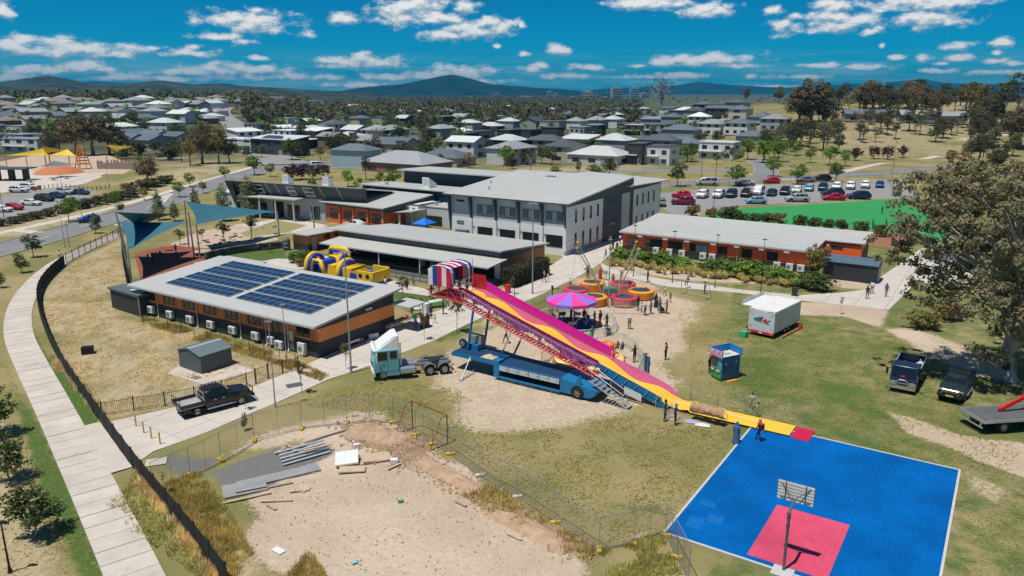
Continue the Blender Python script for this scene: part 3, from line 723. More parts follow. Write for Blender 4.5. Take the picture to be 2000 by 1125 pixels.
for i in range(20): s = .2+i*1.45; rl.tube((s,-4.45,0),(s,-4.45,1.15),.025)
rl.tube((.2,-4.45,1.15),(27.8,-4.45,1.15),.028).tube((.2,-4.45,.65),(27.8,-4.45,.65),.02)
rl.build('railing',M_BLACK,t,kind='stuff')
ramp = MB(); ramp.box(6.,-6.1,0,24,-4.6,.12); ramp.build('ramp',mat('deck_grey',(.15,.155,.155),.8),t)
rl = MB()
for i in range(14): s = 6.2+i*1.38; rl.tube((s,-6.15,.0),(s,-6.15,1.1),.025)
rl.tube((6.2,-6.15,1.1),(24.1,-6.15,1.1),.028).tube((6.2,-6.15,.6),(24.1,-6.15,.6),.02); rl.build('ramp_railing',M_BLACK,t,kind='stuff')
# --- two storey building
t = T('two_storey_school','large two storey school block with white and grey panels and pale skillion roof','building',(-10.35,124.18),-33)
L = 22.0; zr = lambda x,y: 8.05+.082*(y+.7)
MB().box(.4,0,4.3,L-.01,.25,7.7).build('upper_wall',M_GREYP,t)
MB().box(.4,-.02,0,L-.01,.25,4.3).build('lower_wall',M_WHITEP,t)
MB().box(L-.25,-.0,0,L,12.25,7.36).build('side_panel',M_WHITEP,t)
MB().raw([(L-.03,0,7.36),(L-.03,24.2,7.36),(L-.03,24.2,9.4),(L-.03,22.5,zr(0,22.5)-.2),(L-.03,0,7.85)],[(0,1,2,3,4)]).build('gable',M_SLATE,t)
MB().box(L-.25,12.25,0,L-.02,24.1,7.36).build('dark_wall',M_SLATE,t)
MB().box(L-.02,19.4,.3,L+.05,22.6,7.3).build('light_strip',M_GREYP,t)
MB().box(L-.25,24.1,0,L+.1,36.1,7.5).build('wing_wall',M_WHITEP,t)
MB().box(2,35.8,0,L-.25,36.1,7.5).box(.2,.25,0,.4,24,7.6).build('rear_wall',M_SLATE,t)
MB().box(L-.15,36.1,0,L+.08,36.3,7.9).build('corner_post',M_SLATE,t)
MB().raw([(L+.02,24.1,7.5),(L+.02,36.1,7.5),(L+.02,36.1,8.0),(L+.02,24.1,8.35)],[(0,1,2,3)]).build('wing_gable',M_SLATE,t)
roof = slab_roof(rect(-.6,-.9,L+.75,22.4),zr,.22,'roof',M_ROOF,t)
o = slab_roof(rect(6,20.8,L+1.1,38.2),lambda x,y: 8.62-.03*(y-20)+.035*(L-x),.18,'wing_roof',M_ROOF_Y,t)
MB().box(-.6,-1.02,7.8,L+.75,-.9,8.02).build('gutter',M_SLATE,roof)
MB().box(8.,17.4,zr(0,17.4)+.02,9.8,18.4,zr(0,18.4)+.10).build('skylight',M_GLASSB,roof)
for x,y in ((2.2,9.),(5.1,4.2)): MB().lathe([(.13,0),(.13,.35),(.22,.37),(.2,.5),(.01,.55)],10,(x,y,zr(x,y)-.02)).build('roof_vent',M_ALU,roof)
WX = ((5.73,8.65),(10.06,12.94),(14.35,17.25),(18.58,21.45))
for a,b in WX:
 win(t,a,b,4.85,6.62,cols=3,rows=1,blind=(1,),gm=M_GLASS); win(t,a,b,1.2,3.02,cols=3,y=-.02)
 MB().box(a,-.05,4.86,b,-.03,5.22).build('window_sill_panel',mat('pale_blue_panel',(.30,.42,.47),.4),t)
for i,s in enumerate((4.55,9.35,13.65,17.9)):
 MB().exty([(s-.0,0),(s,0),(s,0)],0,0) if False else None
 f = MB().raw([(s-.16,-.05,4.3),(s+.16,-.05,4.3),(s+.16,-.05,7.8),(s-.16,-.05,7.8),(s-.16,-.25,4.3),(s+.16,-.25,4.3),(s+.16,-.85,7.8),(s-.16,-.85,7.8)],
         [(4,5,6,7),(0,4,7,3),(1,2,6,5),(0,1,5,4),(3,7,6,2)]); f.build('fin',M_SLATE,t)
 MB().box(s-.2,-.3,0,s+.2,-.02,4.3).build('pier',M_WHITEP,t)
 MB().cbox((s+.5,-.1,2.9),(.12,.14,.25)).build('wall_lamp',M_BLACK,t)
MB().raw([(.2,0,2),(.42,0,2),(.42,0,7.8),(.2,0,7.8),(.2,-.15,2),(.42,-.15,2),(.42,-.85,7.8),(.2,-.85,7.8)],[(4,5,6,7),(0,4,7,3),(1,2,6,5),(0,1,5,4)]).build('fin',M_SLATE,t)
MB().raw([(21.75,0,4.3),(21.98,0,4.3),(21.98,0,7.8),(21.75,0,7.8),(21.75,-.1,4.3),(21.98,-.1,4.3),(21.98,-.85,7.8),(21.75,-.85,7.8)],[(4,5,6,7),(0,4,7,3),(1,2,6,5),(0,1,5,4)]).build('fin',M_SLATE,t)
MB().box(4.3,-.04,2.,4.7,-.0,7.7).build('dark_strip',M_SLATE,t)
win(t,1.6,3.1,6.75,7.1,cols=2); win(t,1.6,3.0,3.1,3.65,cols=1,gm=M_GLASSB)
MB().box(2.0,-1.2,0,4.2,-.2,2.3).build('plant_screen',mat('screen_grey',(.13,.135,.14),.7),t)
for k in range(4):
 y = 3.05+k*2.46
 win(t,y-.28,y+.28,4.65,6.66,side=L,cols=1); win(t,y-.28,y+.28,.75,3.02,side=L,cols=1)
 y = 25.6+k*2.48
 win(t,y-.28,y+.28,4.5,6.5,side=L+.1,cols=1); win(t,y-.28,y+.28,.7,2.75,side=L+.1,cols=1)
win(t,14.4,16.9,6.3,6.65,side=L-.02,cols=1); MB().box(L-.02,15,2.6,L+.02,17,2.75).build('wall_lettering_bar',M_GREYP,t)
for z in (5.9,5.1,6.9,2.2,1.3):
 MB().box(L,.1,z,L+.003,12.2,z+.025).build('panel_joint',mat('joint_grey',(.28,.29,.29),.7),t)
for k in range(9): MB().box(.46,-.012,4.5+k*.36,4.2,-.0,4.515+k*.36).build('panel_joint',mat('joint_grey',(.28,.29,.29),.7),t)
MB().box(L-.3,-.06,0,L+.06,12.2,.7).build('plinth',mat('plinth_grey',(.36,.37,.37),.8),t)
# --- red building
t = T('vermilion_classroom','long bright vermilion classroom with white sunshade boxes and pale ribbed roof','building',(17.2,115.9),-33)
L = 28.
MB().box(0,0,0,L,.2,1.05).build('lower_wall',M_DARK,t); MB().box(0,.01,1.05,L,.2,2.98).build('upper_wall',M_RED,t)
MB().box(L-.2,.2,0,L-.002,7.6,1.05).build('end_base',M_DARKS,t); MB().box(L-.2,.2,1.05,L-.006,7.6,3.2).build('end_wall',M_RED,t)
MB().box(0,.2,0,.2,14.4,3.0).box(.2,14.2,0,33,14.4,3.2).build('rear_wall',M_RED,t)
MB().box(L,7.7,.9,33,7.9,3.1).build('wing_wall',M_RED,t); MB().box(L,7.72,0,33,7.9,.9).build('wing_base',M_DARK,t)
MB().box(32.8,7.9,.9,33,14.2,3.3).build('wing_end',mat('wing_end_pink',(.55,.22,.16),.6),t); MB().box(32.8,7.9,0,32.99,14.2,.9).build('wing_end_base',M_DARKS,t)
slab_roof(rect(-.4,-.5,L+.3,7.4),lambda x,y: 3.25+.05*y,.16,'roof',M_ROOF,t)
slab_roof(rect(-.4,7.45,33.4,14.9),lambda x,y: 3.50+.07*(y-7.4),.16,'wing_roof',M_ROOF_Y,t)
MB().box(-.4,-.6,2.98,L+.3,-.5,3.12).build('gutter',M_PIPE,t)
for a,b,c in ((.89,2.5,2),(3.72,6.48,3),(7.43,9.7,3),(10.82,13.58,3),(14.96,16.42,2),(18.54,19.97,2),(22.07,23.57,2)):
 win(t,a,b,1.18,2.42,cols=c,blind=(1,2) if a == 10.82 else ())
for s in (2.65,6.75,10.15,14.1,17.5,21.0,24.4): MB().box(s,-.55,2.62,s+.75,-.0,2.9).build('sunshade_box',M_WHITE,t)
for s in (9.9,17.9): MB().path([(s,-.5,3.0),(s,-.08,2.8),(s,-.08,0)],.06).build('downpipe',M_PIPE,t)
for s in (5.3,7.4,9.4,12.6,14.0,23.2,24.9,26.4): aircon(t,s+.4,-.1,.2 if s > 20 else .3,h=.95)
win(t,29.0,30.6,2.35,2.75,cols=2,y=7.7); aircon(t,28.5,7.68,2.3,w=.5,h=.5)
for y in (9.5,12): win(t,y,y+1.3,1.1,2.4,side=33.,cols=2)
MB().box(L+.1,1.2,.2,L+.5,1.9,1.2).box(L+.05,1.,1.4,L+.2,1.6,2.2).build('hose_cabinet',mat('hydrant_red',(.55,.03,.02),.5),t)
# dark garden shed beside it
t = T('garden_shed','dark grey garden shed with blue grey roof at the vermilion classroom end','shed',(41.4,98.3),-33)
MB().box(0,0,0,6.6,3.3,2.3).build('wall',M_DARK,t)
MB().exty([(0,0),(0,0),(0,0)],0,0) if False else None
MB().extx([(-.15,2.3),(1.65,2.95),(3.45,2.3),(3.45,2.38),(1.65,3.04),(-.15,2.38)],-.1,6.7).build('roof',mat('shed_roof_blue',(.085,.135,.175),.5,0,.08,.6,rib=(.35,0,.015)),t)
MB().raw([(6.61,0,2.28),(6.61,3.3,2.28),(6.61,1.65,2.92)],[(0,1,2)]).raw([(-.01,0,2.28),(-.01,1.65,2.92),(-.01,3.3,2.28)],[(0,1,2)]).build('gable',M_DARKS,t)
for y in (.5,1.75): MB().box(6.6,y,.05,6.66,y+1.1,2.05).build('door',mat('shed_door',(.26,.27,.27),.6),t)
# --- grey front office with leaning fascia
t = T('grey_office_block','grey school office with leaning dark fascia fins and roof vents','building',(-55.2,153.0),-25)
L = 31.
MB().box(0,0,0,L,.3,4.2).build('front_wall',mat('office_grey',(.42,.44,.44),.7),t)
MB().raw([(-.8,0,4.2),(L,0,4.2),(L,-1.5,6.8),(-2.,-1.5,6.8),(-.8,.4,4.2),(L,.4,4.2),(L,.4,6.8),(-2.,.4,6.8)],[(0,1,2,3),(4,7,6,5),(0,3,7,4),(1,5,6,2)]).build('fascia',M_SLATE,t)
MB().raw([(-.3,0,0),(.0,.0,0),(0,-1.5,6.8),(-2.,-1.5,6.8),(-.3,9,0),(0,9,0),(0,9,5.2),(-2,9,5.2)],[(0,1,2,3),(4,7,6,5),(0,3,7,4)]).build('leaning_end',M_SLATE,t)
rf = slab_roof(rect(-2.2,-1.7,L+.4,9.4),lambda x,y: 7.1-.15*(y+1.7),.2,'roof',M_ROOF,t)
MB().box(0,8.8,0,L,9.,5.2).build('rear_wall',M_SLATE,t)
slab_roof(rect(4.2,-3.4,17.4,-.1),lambda x,y: 4.35,.2,'entrance_canopy',M_ROOF_Y,t)
for s in (5.,8.,12.,16.4): MB().box(s,-3.2,0,s+.25,-2.95,4.15).build('canopy_post',M_GREYP,t)
for s,w in ((5.6,1.9),(13.6,1.9),(17.6,2.3)):
 x = s; o = MB().raw([(x,-.45,4.6),(x+w,-.45,4.6),(x+w-.1,-1.42,6.5),(x-.2,-1.42,6.5)],[(0,1,2,3)]).build('clerestory_window',M_GREYP,t)
 for q in (.12,.56):
  MB().raw([(x+.12,-.47-.97*q-.02,4.6+1.9*q),(x+w-.2,-.47-.97*q-.02,4.6+1.9*q),(x+w-.24,-.47-.97*(q+.3)-.02,4.6+1.9*(q+.3)),(x+.06,-.47-.97*(q+.3)-.02,4.6+1.9*(q+.3))],[(0,1,2,3)]).build('pane',M_GLASS,o)
for s in (8.8,11.2,21.8,26): MB().raw([(s,-.1,4.3),(s+.15,-.1,4.3),(s-.2,-1.6,6.8),(s-.4,-1.6,6.8),(s,0,4.3),(s+.15,0,4.3)],[(0,1,2,3),(0,3,4)]).build('fin',M_GREYP,t)
for a,b in ((2.2,3.8),(4.9,7.2),(12.4,15.4),(18.2,20.3)): win(t,a,b,.3,2.7,cols=3,rows=2)
MB().box(8.8,-.05,.1,11.4,0,3.2).build('entrance_door',M_DARKIN,t)
for s in (10.5,20.3):
 o = MB().extx([(1.2,6.6),(2.9,6.3),(2.9,7.2),(1.2,8.4)],s,s+1.4).build('roof_ventilator',M_WHITEP,rf)
 MB().face((s+.1,1.19,7.0),(s+1.3,1.19,7.0),(s+1.3,1.19,8.2),(s+.1,1.19,8.2)).build('louvre',M_GREYP,o)
t = T('grey_wing_box','low pale grey box at the left end of the office block','building',(-59.2,158.5),-25)
MB().box(-3.2,0,0,2.5,7,3.6).build('wall',M_GREYP,t); slab_roof(rect(-3.4,-.2,2.6,7.2),lambda x,y: 3.85,.22,'roof',M_WHITEP,t)
# --- orange brick hall
t = T('orange_brick_hall','orange brick classroom with dark fascia and broad pale roof behind the cabin','building',(-35.4,143.6),-35)
MB().box(0,0,0,15.2,.25,3.3).build('front_wall',M_BRICKO,t); MB().box(14.95,.25,0,15.2,12,3.0).build('end_wall',M_BRICKO,t)
MB().box(-.2,-.25,3.3,15.4,.25,3.95).build('fascia',M_SLATE,t); MB().raw([(15.42,-.2,3.0),(15.42,12,3.0),(15.42,12,4.9),(15.42,-.2,3.9)],[(0,1,2,3)]).build('end_fascia',M_SLATE,t)
MB().box(0,.25,0,.2,12,3.9).box(.2,11.8,0,15,12,4.5).build('rear_wall',M_BRICKO,t)
slab_roof(rect(-.8,-1.,16,12.6),lambda x,y: 4.1+.075*y,.18,'roof',M_ROOF,t)
for k in range(4):
 s = 1.1+k*3.7; win(t,s,s+2.1,.9,2.7,cols=3,rows=2)
 MB().box(s+2.5,-.35,0,s+2.95,0,3.3).build('brick_pier',M_BRICKO,t)
for s in (-.1,15.2): MB().path([(s,-.6,3.9),(s,-.3,3.6),(s,-.3,0)],.07).build('downpipe',M_PIPE,t)
# --- rear long wing, upper hall, white flat rooms
t = T('rear_long_wing','long slate walled wing with strip windows behind the orange brick classroom','building',(-31.,157.6),-33)
MB().box(0,0,0,25,.3,5.3).box(24.7,.3,0,25,8,5.2).box(0,.3,0,.3,8,5).build('wall',M_SLATE,t)
rf = slab_roof(rect(-.8,-.8,25.6,8.6),lambda x,y: 5.62-.04*y,.2,'roof',M_ROOF,t)
for a,b in ((5.2,7.4),(7.8,11.2),(11.7,13.9),(15.6,19.2),(19.8,22.)): win(t,a,b,3.4,4.3,cols=2,gm=M_GLASSB)
o = MB().extx([(2.2,5.3),(4.6,5.2),(4.6,6.2),(2.2,7.6)],14.2,15.9).build('roof_ventilator',M_WHITEP,rf); MB().face((14.35,2.19,5.9),(15.75,2.19,5.9),(15.75,2.19,7.4),(14.35,2.19,7.4)).build('louvre',M_GREYP,o)
MB().lathe([(.3,0),(.3,.3),(.45,.35),(.4,.6),(.01,.65)],10,(4.5,2.4,5.4)).build('roof_vent',M_ALU,rf)
t = T('upper_slate_hall','tall dark slate hall with pale roof behind the two storey block','building',(-23.8,168.2),-32)
MB().box(0,0,0,26,.3,7.2).box(0,.3,0,.3,9,7).box(25.7,.3,0,26,9,7).build('wall',M_SLATE,t)
slab_roof(rect(-1.2,-1.,26.8,10),lambda x,y: 7.55-.02*y,.22,'roof',M_ROOF,t)
for a in (7.6,8.6,12.2,13.3,14.3): win(t,a,a+.85,3.6,4.8,cols=1,gm=M_GLASSB)
t = T('flat_roof_kitchen','white flat roofed service rooms between the brick hall and two storey block','building',(-22.4,141.2),-33)
MB().box(0,0,0,6.2,6.5,3.9).build('wall',M_WHITEP,t); MB().box(-.05,-.05,3.9,6.25,.1,4.1).box(6.1,.1,3.9,6.25,6.5,4.1).build('parapet',M_SLATE,t)
MB().box(6.3,2.2,0,12.4,7.5,3.5).build('rear_room_wall',mat('ribbed_white',(.56,.58,.58),.6,0,.05,1,rib=(.35,0,.02)),t); MB().box(6.25,2.1,3.5,12.5,7.6,3.65).build('rear_room_roof',M_ROOF_Y,t)
MB().box(6.5,2.15,.1,10,2.19,1.9).build('service_opening',M_DARKIN,t)
MB().box(4.9,-.02,2.9,5.5,0,3.4).build('wall_vent',M_FRAME,t)
MB().lathe([(.35,0),(.35,.3),(.5,.33),(.45,.6),(.01,.65)],10,(7.2,4.0,3.65)).build('roof_vent',M_ALU,t)
t = T('service_portico','pale skillion porch roof in front of the white service rooms','canopy',(-23.,137.8),-33)
MB().box(0,1.3,0,.2,3.4,2.6).box(0,0,0,1.2,.2,2.6).box(2.8,0,0,3.2,.2,2.6).box(.2,3.2,0,6.2,3.4,2.6).build('wall',M_WHITEP,t)
slab_roof(rect(-.3,-.6,6.8,3.6),lambda x,y: 2.75+.11*x,.15,'roof',M_ROOF_Y,t)
MB().tube((6.4,-.3,0),(6.4,-.3,3.3),.07).build('post',M_STEEL,t)
t = T('blue_gazebo','bright blue pop up gazebo beside the two storey block','gazebo',(*G(830,458),0),-33)
MB().raw([(-1.5,-1.5,2.05),(1.5,-1.5,2.05),(1.5,1.5,2.05),(-1.5,1.5,2.05),(0,0,2.95)],[(0,1,4),(1,2,4),(2,3,4),(3,0,4)]).box(-1.5,-1.52,1.8,1.5,-1.5,2.05).box(1.5,-1.5,1.8,1.52,1.5,2.05).build('canopy',mat('gazebo_blue',(.01,.16,.62),.6),t)
for x,y in ((-1.45,-1.45),(1.45,-1.45),(1.45,1.45),(-1.45,1.45)): MB().tube((x,y,0),(x,y,2.05),.03).build('leg',M_ALU,t)
# --- orange cabin
t = T('orange_cabin','small orange and charcoal cabin with pale roof beside the veranda classroom','building',(-34.4,117.2),-33)
MB().box(0,0,0,3.3,.2,1.1).box(3.1,.2,0,3.3,6.6,1.1).build('lower_wall',M_DARK,t)
MB().box(0,.01,1.1,3.29,.2,2.5).box(3.1,.2,1.1,3.29,6.6,2.5).box(0,.2,0,.2,6.6,2.5).box(.2,6.4,0,3.1,6.6,2.5).build('upper_wall',mat('cabin_orange',(.60,.22,.075),.6,0,.06,1),t)
slab_roof(rect(-.4,-.5,4.0,7.2),lambda x,y: 2.7-.02*y,.14,'roof',M_ROOF_Y,t)
MB().box(3.3,.8,.05,3.36,1.75,2.2).build('door',mat('door_grey2',(.40,.42,.46),.5),t)
win(t,3.4,4.6,1.4,2.1,side=3.3,cols=2)
t = T('cabin_link','pale roofed orange link between the small cabin and veranda classroom','building',(-29.4,120.9),-33)
MB().box(0,0,0,5.2,5,2.4).build('wall',mat('cabin_orange',(.60,.22,.075),.6),t); slab_roof(rect(-.6,-.5,5.4,5.4),lambda x,y: 2.75,.14,'roof',M_ROOF_Y,t)
for a in (.8,2.4): win(t,a,a+1.1,1.6,2.15,cols=1)
t = T('water_tank','dark domed cylindrical tank at the corner of the orange cabin','tank',(-35.3,116.6))
MB().lathe([(.0,0),(.55,0),(.57,.05),(.57,1.55),(.5,1.8),(.25,1.98),(.01,2.0)],18).build('shell',mat('tank_grey',(.11,.12,.13),.5,.1),t,smooth=True)
MB().lathe([(.585,.5),(.6,.52),(.6,.56),(.585,.58)],18).lathe([(.585,1.1),(.6,1.12),(.6,1.16),(.585,1.18)],18).build('hoop',M_STEEL,t)
# --- small dry-grass shed
t = T('ridged_shed','small slate grey gable shed on a concrete pad in dry grass','shed',(-30.0,64.5),-35.5)
SH = mat('shed_slate',(.085,.108,.118),.55,0,.07,1.2,rib=(.14,0,.012)); SH2 = mat('shed_slate_end',(.085,.108,.118),.55,0,.07,1.2,rib=(.14,1,.012))
MB().box(0,0,0,3.4,.05,1.65).box(0,3.05,0,3.4,3.1,1.65).build('wall',SH,t); MB().box(3.35,.05,0,3.4,3.05,1.65).box(0,.05,0,.05,3.05,1.65).build('side_wall',SH2,t)
MB().raw([(0,-.001,1.64),(3.4,-.001,1.64),(1.7,-.001,2.06)],[(0,1,2)]).raw([(0,3.1,1.64),(1.7,3.1,2.06),(3.4,3.1,1.64)],[(0,1,2)]).build('gable',SH,t)
MB().exty([(-.1,1.62),(1.7,2.07),(3.5,1.62),(3.5,1.68),(1.7,2.13),(-.1,1.68)],-.1,3.2).build('roof',mat('shed_roof_slate',(.13,.175,.185),.5,0,.06,1,rib=(.16,1,.012)),t)
MB().exty([(1.55,2.10),(1.7,2.15),(1.85,2.10),(1.7,2.12)],-.12,3.22).build('ridge_cap',mat('ridge_pale',(.40,.46,.46),.5),t)
# ------------------------------------------------------------------ plants
def leaf_mat(name,col,var=.35,scale=.6,trans=.32):
 m = bpy.data.materials.new(name); m.use_nodes = True; t = NT(m.node_tree); t.n.clear()
 o = t.node('ShaderNodeOutputMaterial'); tc = t.node('ShaderNodeTexCoord'); oi = t.node('ShaderNodeObjectInfo')
 n = t.noise(tc.outputs['Object'],scale,3,.6); n2 = t.noise(tc.outputs['Object'],scale*9,2,.6)
 f = t.math('ADD',t.rng(n,.3,.7,1-var,1+var,'LINEAR'),t.rng(n2,.3,.7,-.22,.22,'LINEAR'))
 f = t.math('MULTIPLY',f,t.rng(oi.outputs['Random'],0,1,.8,1.2,'LINEAR'))
 hue = t.mix(t.rng(n2,.35,.65),tuple(col),(col[0]*1.25,col[1]*.98,col[2]*.8))
 c = t.vmath('MULTIPLY',hue,f)
 d = t.node('ShaderNodeBsdfPrincipled'); t.l.new(c,d.inputs['Base Color']); d.inputs['Roughness'].default_value = .6; d.inputs['Specular IOR Level'].default_value = .25
 tr = t.node('ShaderNodeBsdfTranslucent'); t.l.new(t.vmath('MULTIPLY',c,(1.1,1.25,.6)),tr.inputs[0])
 mx = t.node('ShaderNodeMixShader'); mx.inputs[0].default_value = trans; t.l.new(d.outputs[0],mx.inputs[1]); t.l.new(tr.outputs[0],mx.inputs[2]); t.l.new(mx.outputs[0],o.inputs[0])
 MATS[name] = m; return m
LF = {k: leaf_mat('leaf_'+k,c) for k,c in dict(euc=(.155,.165,.105),eucbrown=(.165,.145,.092),eucdark=(.088,.098,.060),green=(.140,.245,.055),bright=(.175,.320,.060),dark=(.075,.125,.042),
      pear=(.200,.255,.165),olive=(.220,.215,.080),purple=(.075,.030,.050),pine=(.115,.130,.065),yellow=(.200,.160,.045),red=(.120,.050,.035),rust=(.230,.185,.080),straw=(.78,.66,.42),weed=(.42,.43,.17),gold=(.52,.45,.19),lomandra=(.45,.42,.16)).items()}
M_BARK = mat('bark_grey',(.20,.175,.150),.9,0,.3,2.5,.03,8); M_BARKD = mat('bark_dark',(.085,.068,.055),.9,0,.3,2.5,.02,8); M_BARKW = mat('bark_pale',(.40,.36,.32),.85,0,.25,1.5,.03,6)
M_STEM = mat('sapling_stem',(.30,.26,.22),.9)
def quads_mesh(name,C,Nn,S,m,aspect=.62,rng=None):
 """leaf-sized faces: centres C, normals Nn, sizes S"""
 n = len(C); Nn = Nn/np.linalg.norm(Nn,axis=1,keepdims=True)
 r = rng.normal(size=(n,3)); a = np.cross(Nn,r); a /= np.linalg.norm(a,axis=1,keepdims=True)+1e-9; b = np.cross(Nn,a)
 a = a*S[:,None]; b = b*S[:,None]*aspect
 V = np.stack([C-a,C-b*.9+a*.1,C+a,C+b*.9-a*.1],1).reshape(-1,3)
 me = bpy.data.meshes.new(name); me.vertices.add(4*n); me.vertices.foreach_set('co',V.ravel().astype(np.float32))
 me.loops.add(4*n); me.loops.foreach_set('vertex_index',np.arange(4*n,dtype=np.int32))
 me.polygons.add(n); me.polygons.foreach_set('loop_start',np.arange(0,4*n,4,dtype=np.int32))
 me.materials.append(m); me.update(); me.validate(); return me
def clumps(ells,n,rng,shell=.5,ragged=.25):
 """clump centres spread through overlapping ellipsoids, uneven outline"""
 vol = np.array([e[3]*e[4]*e[5] for e in ells])**.8; pick = rng.choice(len(ells),n,p=vol/vol.sum()); out = np.zeros((n,3)); nr = np.zeros((n,3))
 for i,k in enumerate(pick):
  e = ells[k]; d = rng.normal(size=3); d /= np.linalg.norm(d)
  r = (shell+(1-shell)*rng.random()**.6)*(1+ragged*rng.normal()*.5)
  out[i] = [e[0]+d[0]*e[3]*r,e[1]+d[1]*e[4]*r,e[2]+d[2]*e[5]*r]; nr[i] = d
 return out,nr
def crown(name,ells,nc,cr,lpc,ls,m,seed,shell=.5,ragged=.25,flat=.7):
 rng = np.random.default_rng(seed); C,D = clumps(ells,nc,rng,shell,ragged)
 sz = cr*(.6+.8*rng.random(nc))
 P = np.repeat(C,lpc,0); R = np.repeat(sz,lpc)
 off = rng.normal(size=P.shape); off /= np.linalg.norm(off,axis=1,keepdims=True); off *= (rng.random(len(P))**.45)[:,None]
 P = P+off*R[:,None]*np.array([1,1,flat])
 N = off*.9+np.repeat(D,lpc,0)*.3+rng.normal(size=P.shape)*.55+np.array([0,0,.35])
 return quads_mesh(name,P,N,ls*(.6+.8*rng.random(len(P))),m,rng=rng),C
def limbs(base_r,H0,C,seed,nb=10,lean=(0,0),twig=.012,sides=6,fork=None):
 """tapered trunk that bends and forks into limbs reaching into the crown"""
 rg = random.Random(seed); mb = MB(); z1 = fork or H0*.55; pts = []; rr = []
 for i in range(6):
  t = i/5; pts.append((lean[0]*t*t+rg.uniform(-1,1)*base_r*.5*(i > 0),lean[1]*t*t+rg.uniform(-1,1)*base_r*.5*(i > 0),z1*t)); rr.append(base_r*(1.35 if i == 0 else 1)*(1-.45*t))
 mb.path(pts,rr,sides+2)
 idx = rg.sample(range(len(C)),min(nb,len(C)))
 for k in idx:
  e = Vector(C[k]); t = rg.uniform(.45,1.0); s = Vector(pts[0]).lerp(Vector(pts[-1]),t); s.z = z1*t
  r0 = base_r*.42*(1-.3*t); mid = s.lerp(e,.5)+Vector((rg.uniform(-.3,.3),rg.uniform(-.3,.3),rg.uniform(.0,.5)))*(e-s).length*.25
  mb.path([s,s.lerp(mid,.5),mid,mid.lerp(e,.6),e],[r0,r0*.8,r0*.55,r0*.32,twig],sides)
 return mb
PROTO = {}
def tree_proto(kind,H0,ells,nc,cr,lpc,ls,leaf,bark,r,seed,nb=10,shell=.5,ragged=.3,fork=None,name='tree'):
 me,C = crown(kind+'_crown',ells,nc,cr,lpc,ls,LF[leaf],seed,shell,ragged)
 tr = limbs(r,H0,C,seed,nb,fork=fork).mesh(kind+'_trunk',bark,True)
 PROTO[kind] = (H0,me,tr,name)
def place_tree(kind,x,y,z,h,rz=None,label=None,group=None,name=None,wide=1.,cat='tree'):
 H0,me,tr,nm = PROTO[kind]; s = h/H0
 o = T(name or nm,label,cat,(x,y,z),RND.uniform(0,360) if rz is None else rz,group); o.scale = (s*wide,s*wide,s)
 link('crown',me,o)
 if tr: link('trunk',tr,o)
 return o
# prototypes, height in metres
E1 = [(-.5,.2,7.6,2.6,2.4,1.8),(1.4,-.6,6.6,2.0,2.0,1.5),(-1.7,-.4,5.8,1.7,1.8,1.3),(.6,1.0,8.8,1.8,1.7,1.2),(1.9,.8,5.2,1.3,1.3,.9)]
E2 = [(0,0,8.6,1.9,1.9,1.4),(-1.3,.5,7.0,1.6,1.6,1.1),(1.5,-.3,7.3,1.5,1.6,1.1),(.3,-1.2,5.6,1.5,1.2,.9)]
E3 = [(0,0,6.6,3.6,3.4,2.4),(-2.0,.5,5.0,2.2,2.2,1.6),(2.2,-.4,5.4,2.2,2.2,1.7),(.4,.3,8.6,2.4,2.3,1.3)]
tree_proto('euc_a',10,E1,95,.75,26,.20,'euc',M_BARK,.26,1,14,name='gum_tree')
tree_proto('euc_b',10,E2,75,.65,24,.19,'eucdark',M_BARK,.22,2,12,name='gum_tree')
tree_proto('euc_c',10,E3,150,.85,26,.22,'eucbrown',M_BARK,.36,3,16,name='gum_tree')
tree_proto('euc_d',10,E2,60,.6,22,.19,'euc',M_BARKW,.2,14,14,name='gum_tree')
tree_proto('euc_e',10,E3,140,.8,26,.22,'eucdark',M_BARKD,.3,13,14,name='gum_tree')
tree_proto('euc_f',10,E1,90,.75,24,.21,'rust',M_BARK,.24,16,12,name='gum_tree')
tree_proto('bare_gum',10,E1,34,.6,18,.18,'euc',M_BARKW,.30,17,30,name='gum_tree',fork=5.5)
R1 = [(0,0,3.1,1.7,1.6,1.5),(-.6,.3,3.9,1.0,1.0,.8),(.8,-.2,2.6,1.0,1.1,.8)]
tree_proto('round_g',5,R1,90,.42,24,.13,'green',M_BARKD,.09,4,8,.45,name='street_tree')
tree_proto('round_b',5,R1,90,.42,24,.13,'bright',M_BARKD,.09,5,8,.45,name='street_tree')
tree_proto('round_d',5,R1,80,.40,24,.13,'dark',M_BARKD,.09,6,8,.45,name='street_tree')
tree_proto('round_o',5,R1,80,.40,24,.13,'olive',M_BARKD,.09,7,8,.45,name='street_tree')
tree_proto('plum',4,[(0,0,2.3,1.6,1.6,1.3),(-.7,.2,2.9,.9,.9,.8),(.8,0,1.9,.9,.9,.8)],80,.4,24,.13,'purple',M_BARKD,.09,8,8,.45,name='plum_tree',fork=1.2)
tree_proto('pear',7,[(0,0,2.6,1.5,1.5,1.5),(0,0,4.4,1.0,1.0,1.6),(0,0,5.9,.45,.45,1.0)],120,.45,24,.14,'pear',M_BARK,.1,9,10,.45,name='pear_tree',fork=4.5)
tree_proto('pine',5,[(0,0,3.7,1.7,1.7,.6),(-.5,.2,4.3,1.0,1.0,.5),(.7,0,3.2,1.1,1.1,.4)],60,.42,22,.12,'pine',M_BARKD,.1,10,12,.4,name='pine_tree')
tree_proto('sapling',3,[(0,0,2.1,.6,.6,.6),(.2,0,2.6,.35,.35,.3)],34,.22,18,.07,'dark',M_STEM,.028,11,9,.3,name='sapling',fork=1.7)
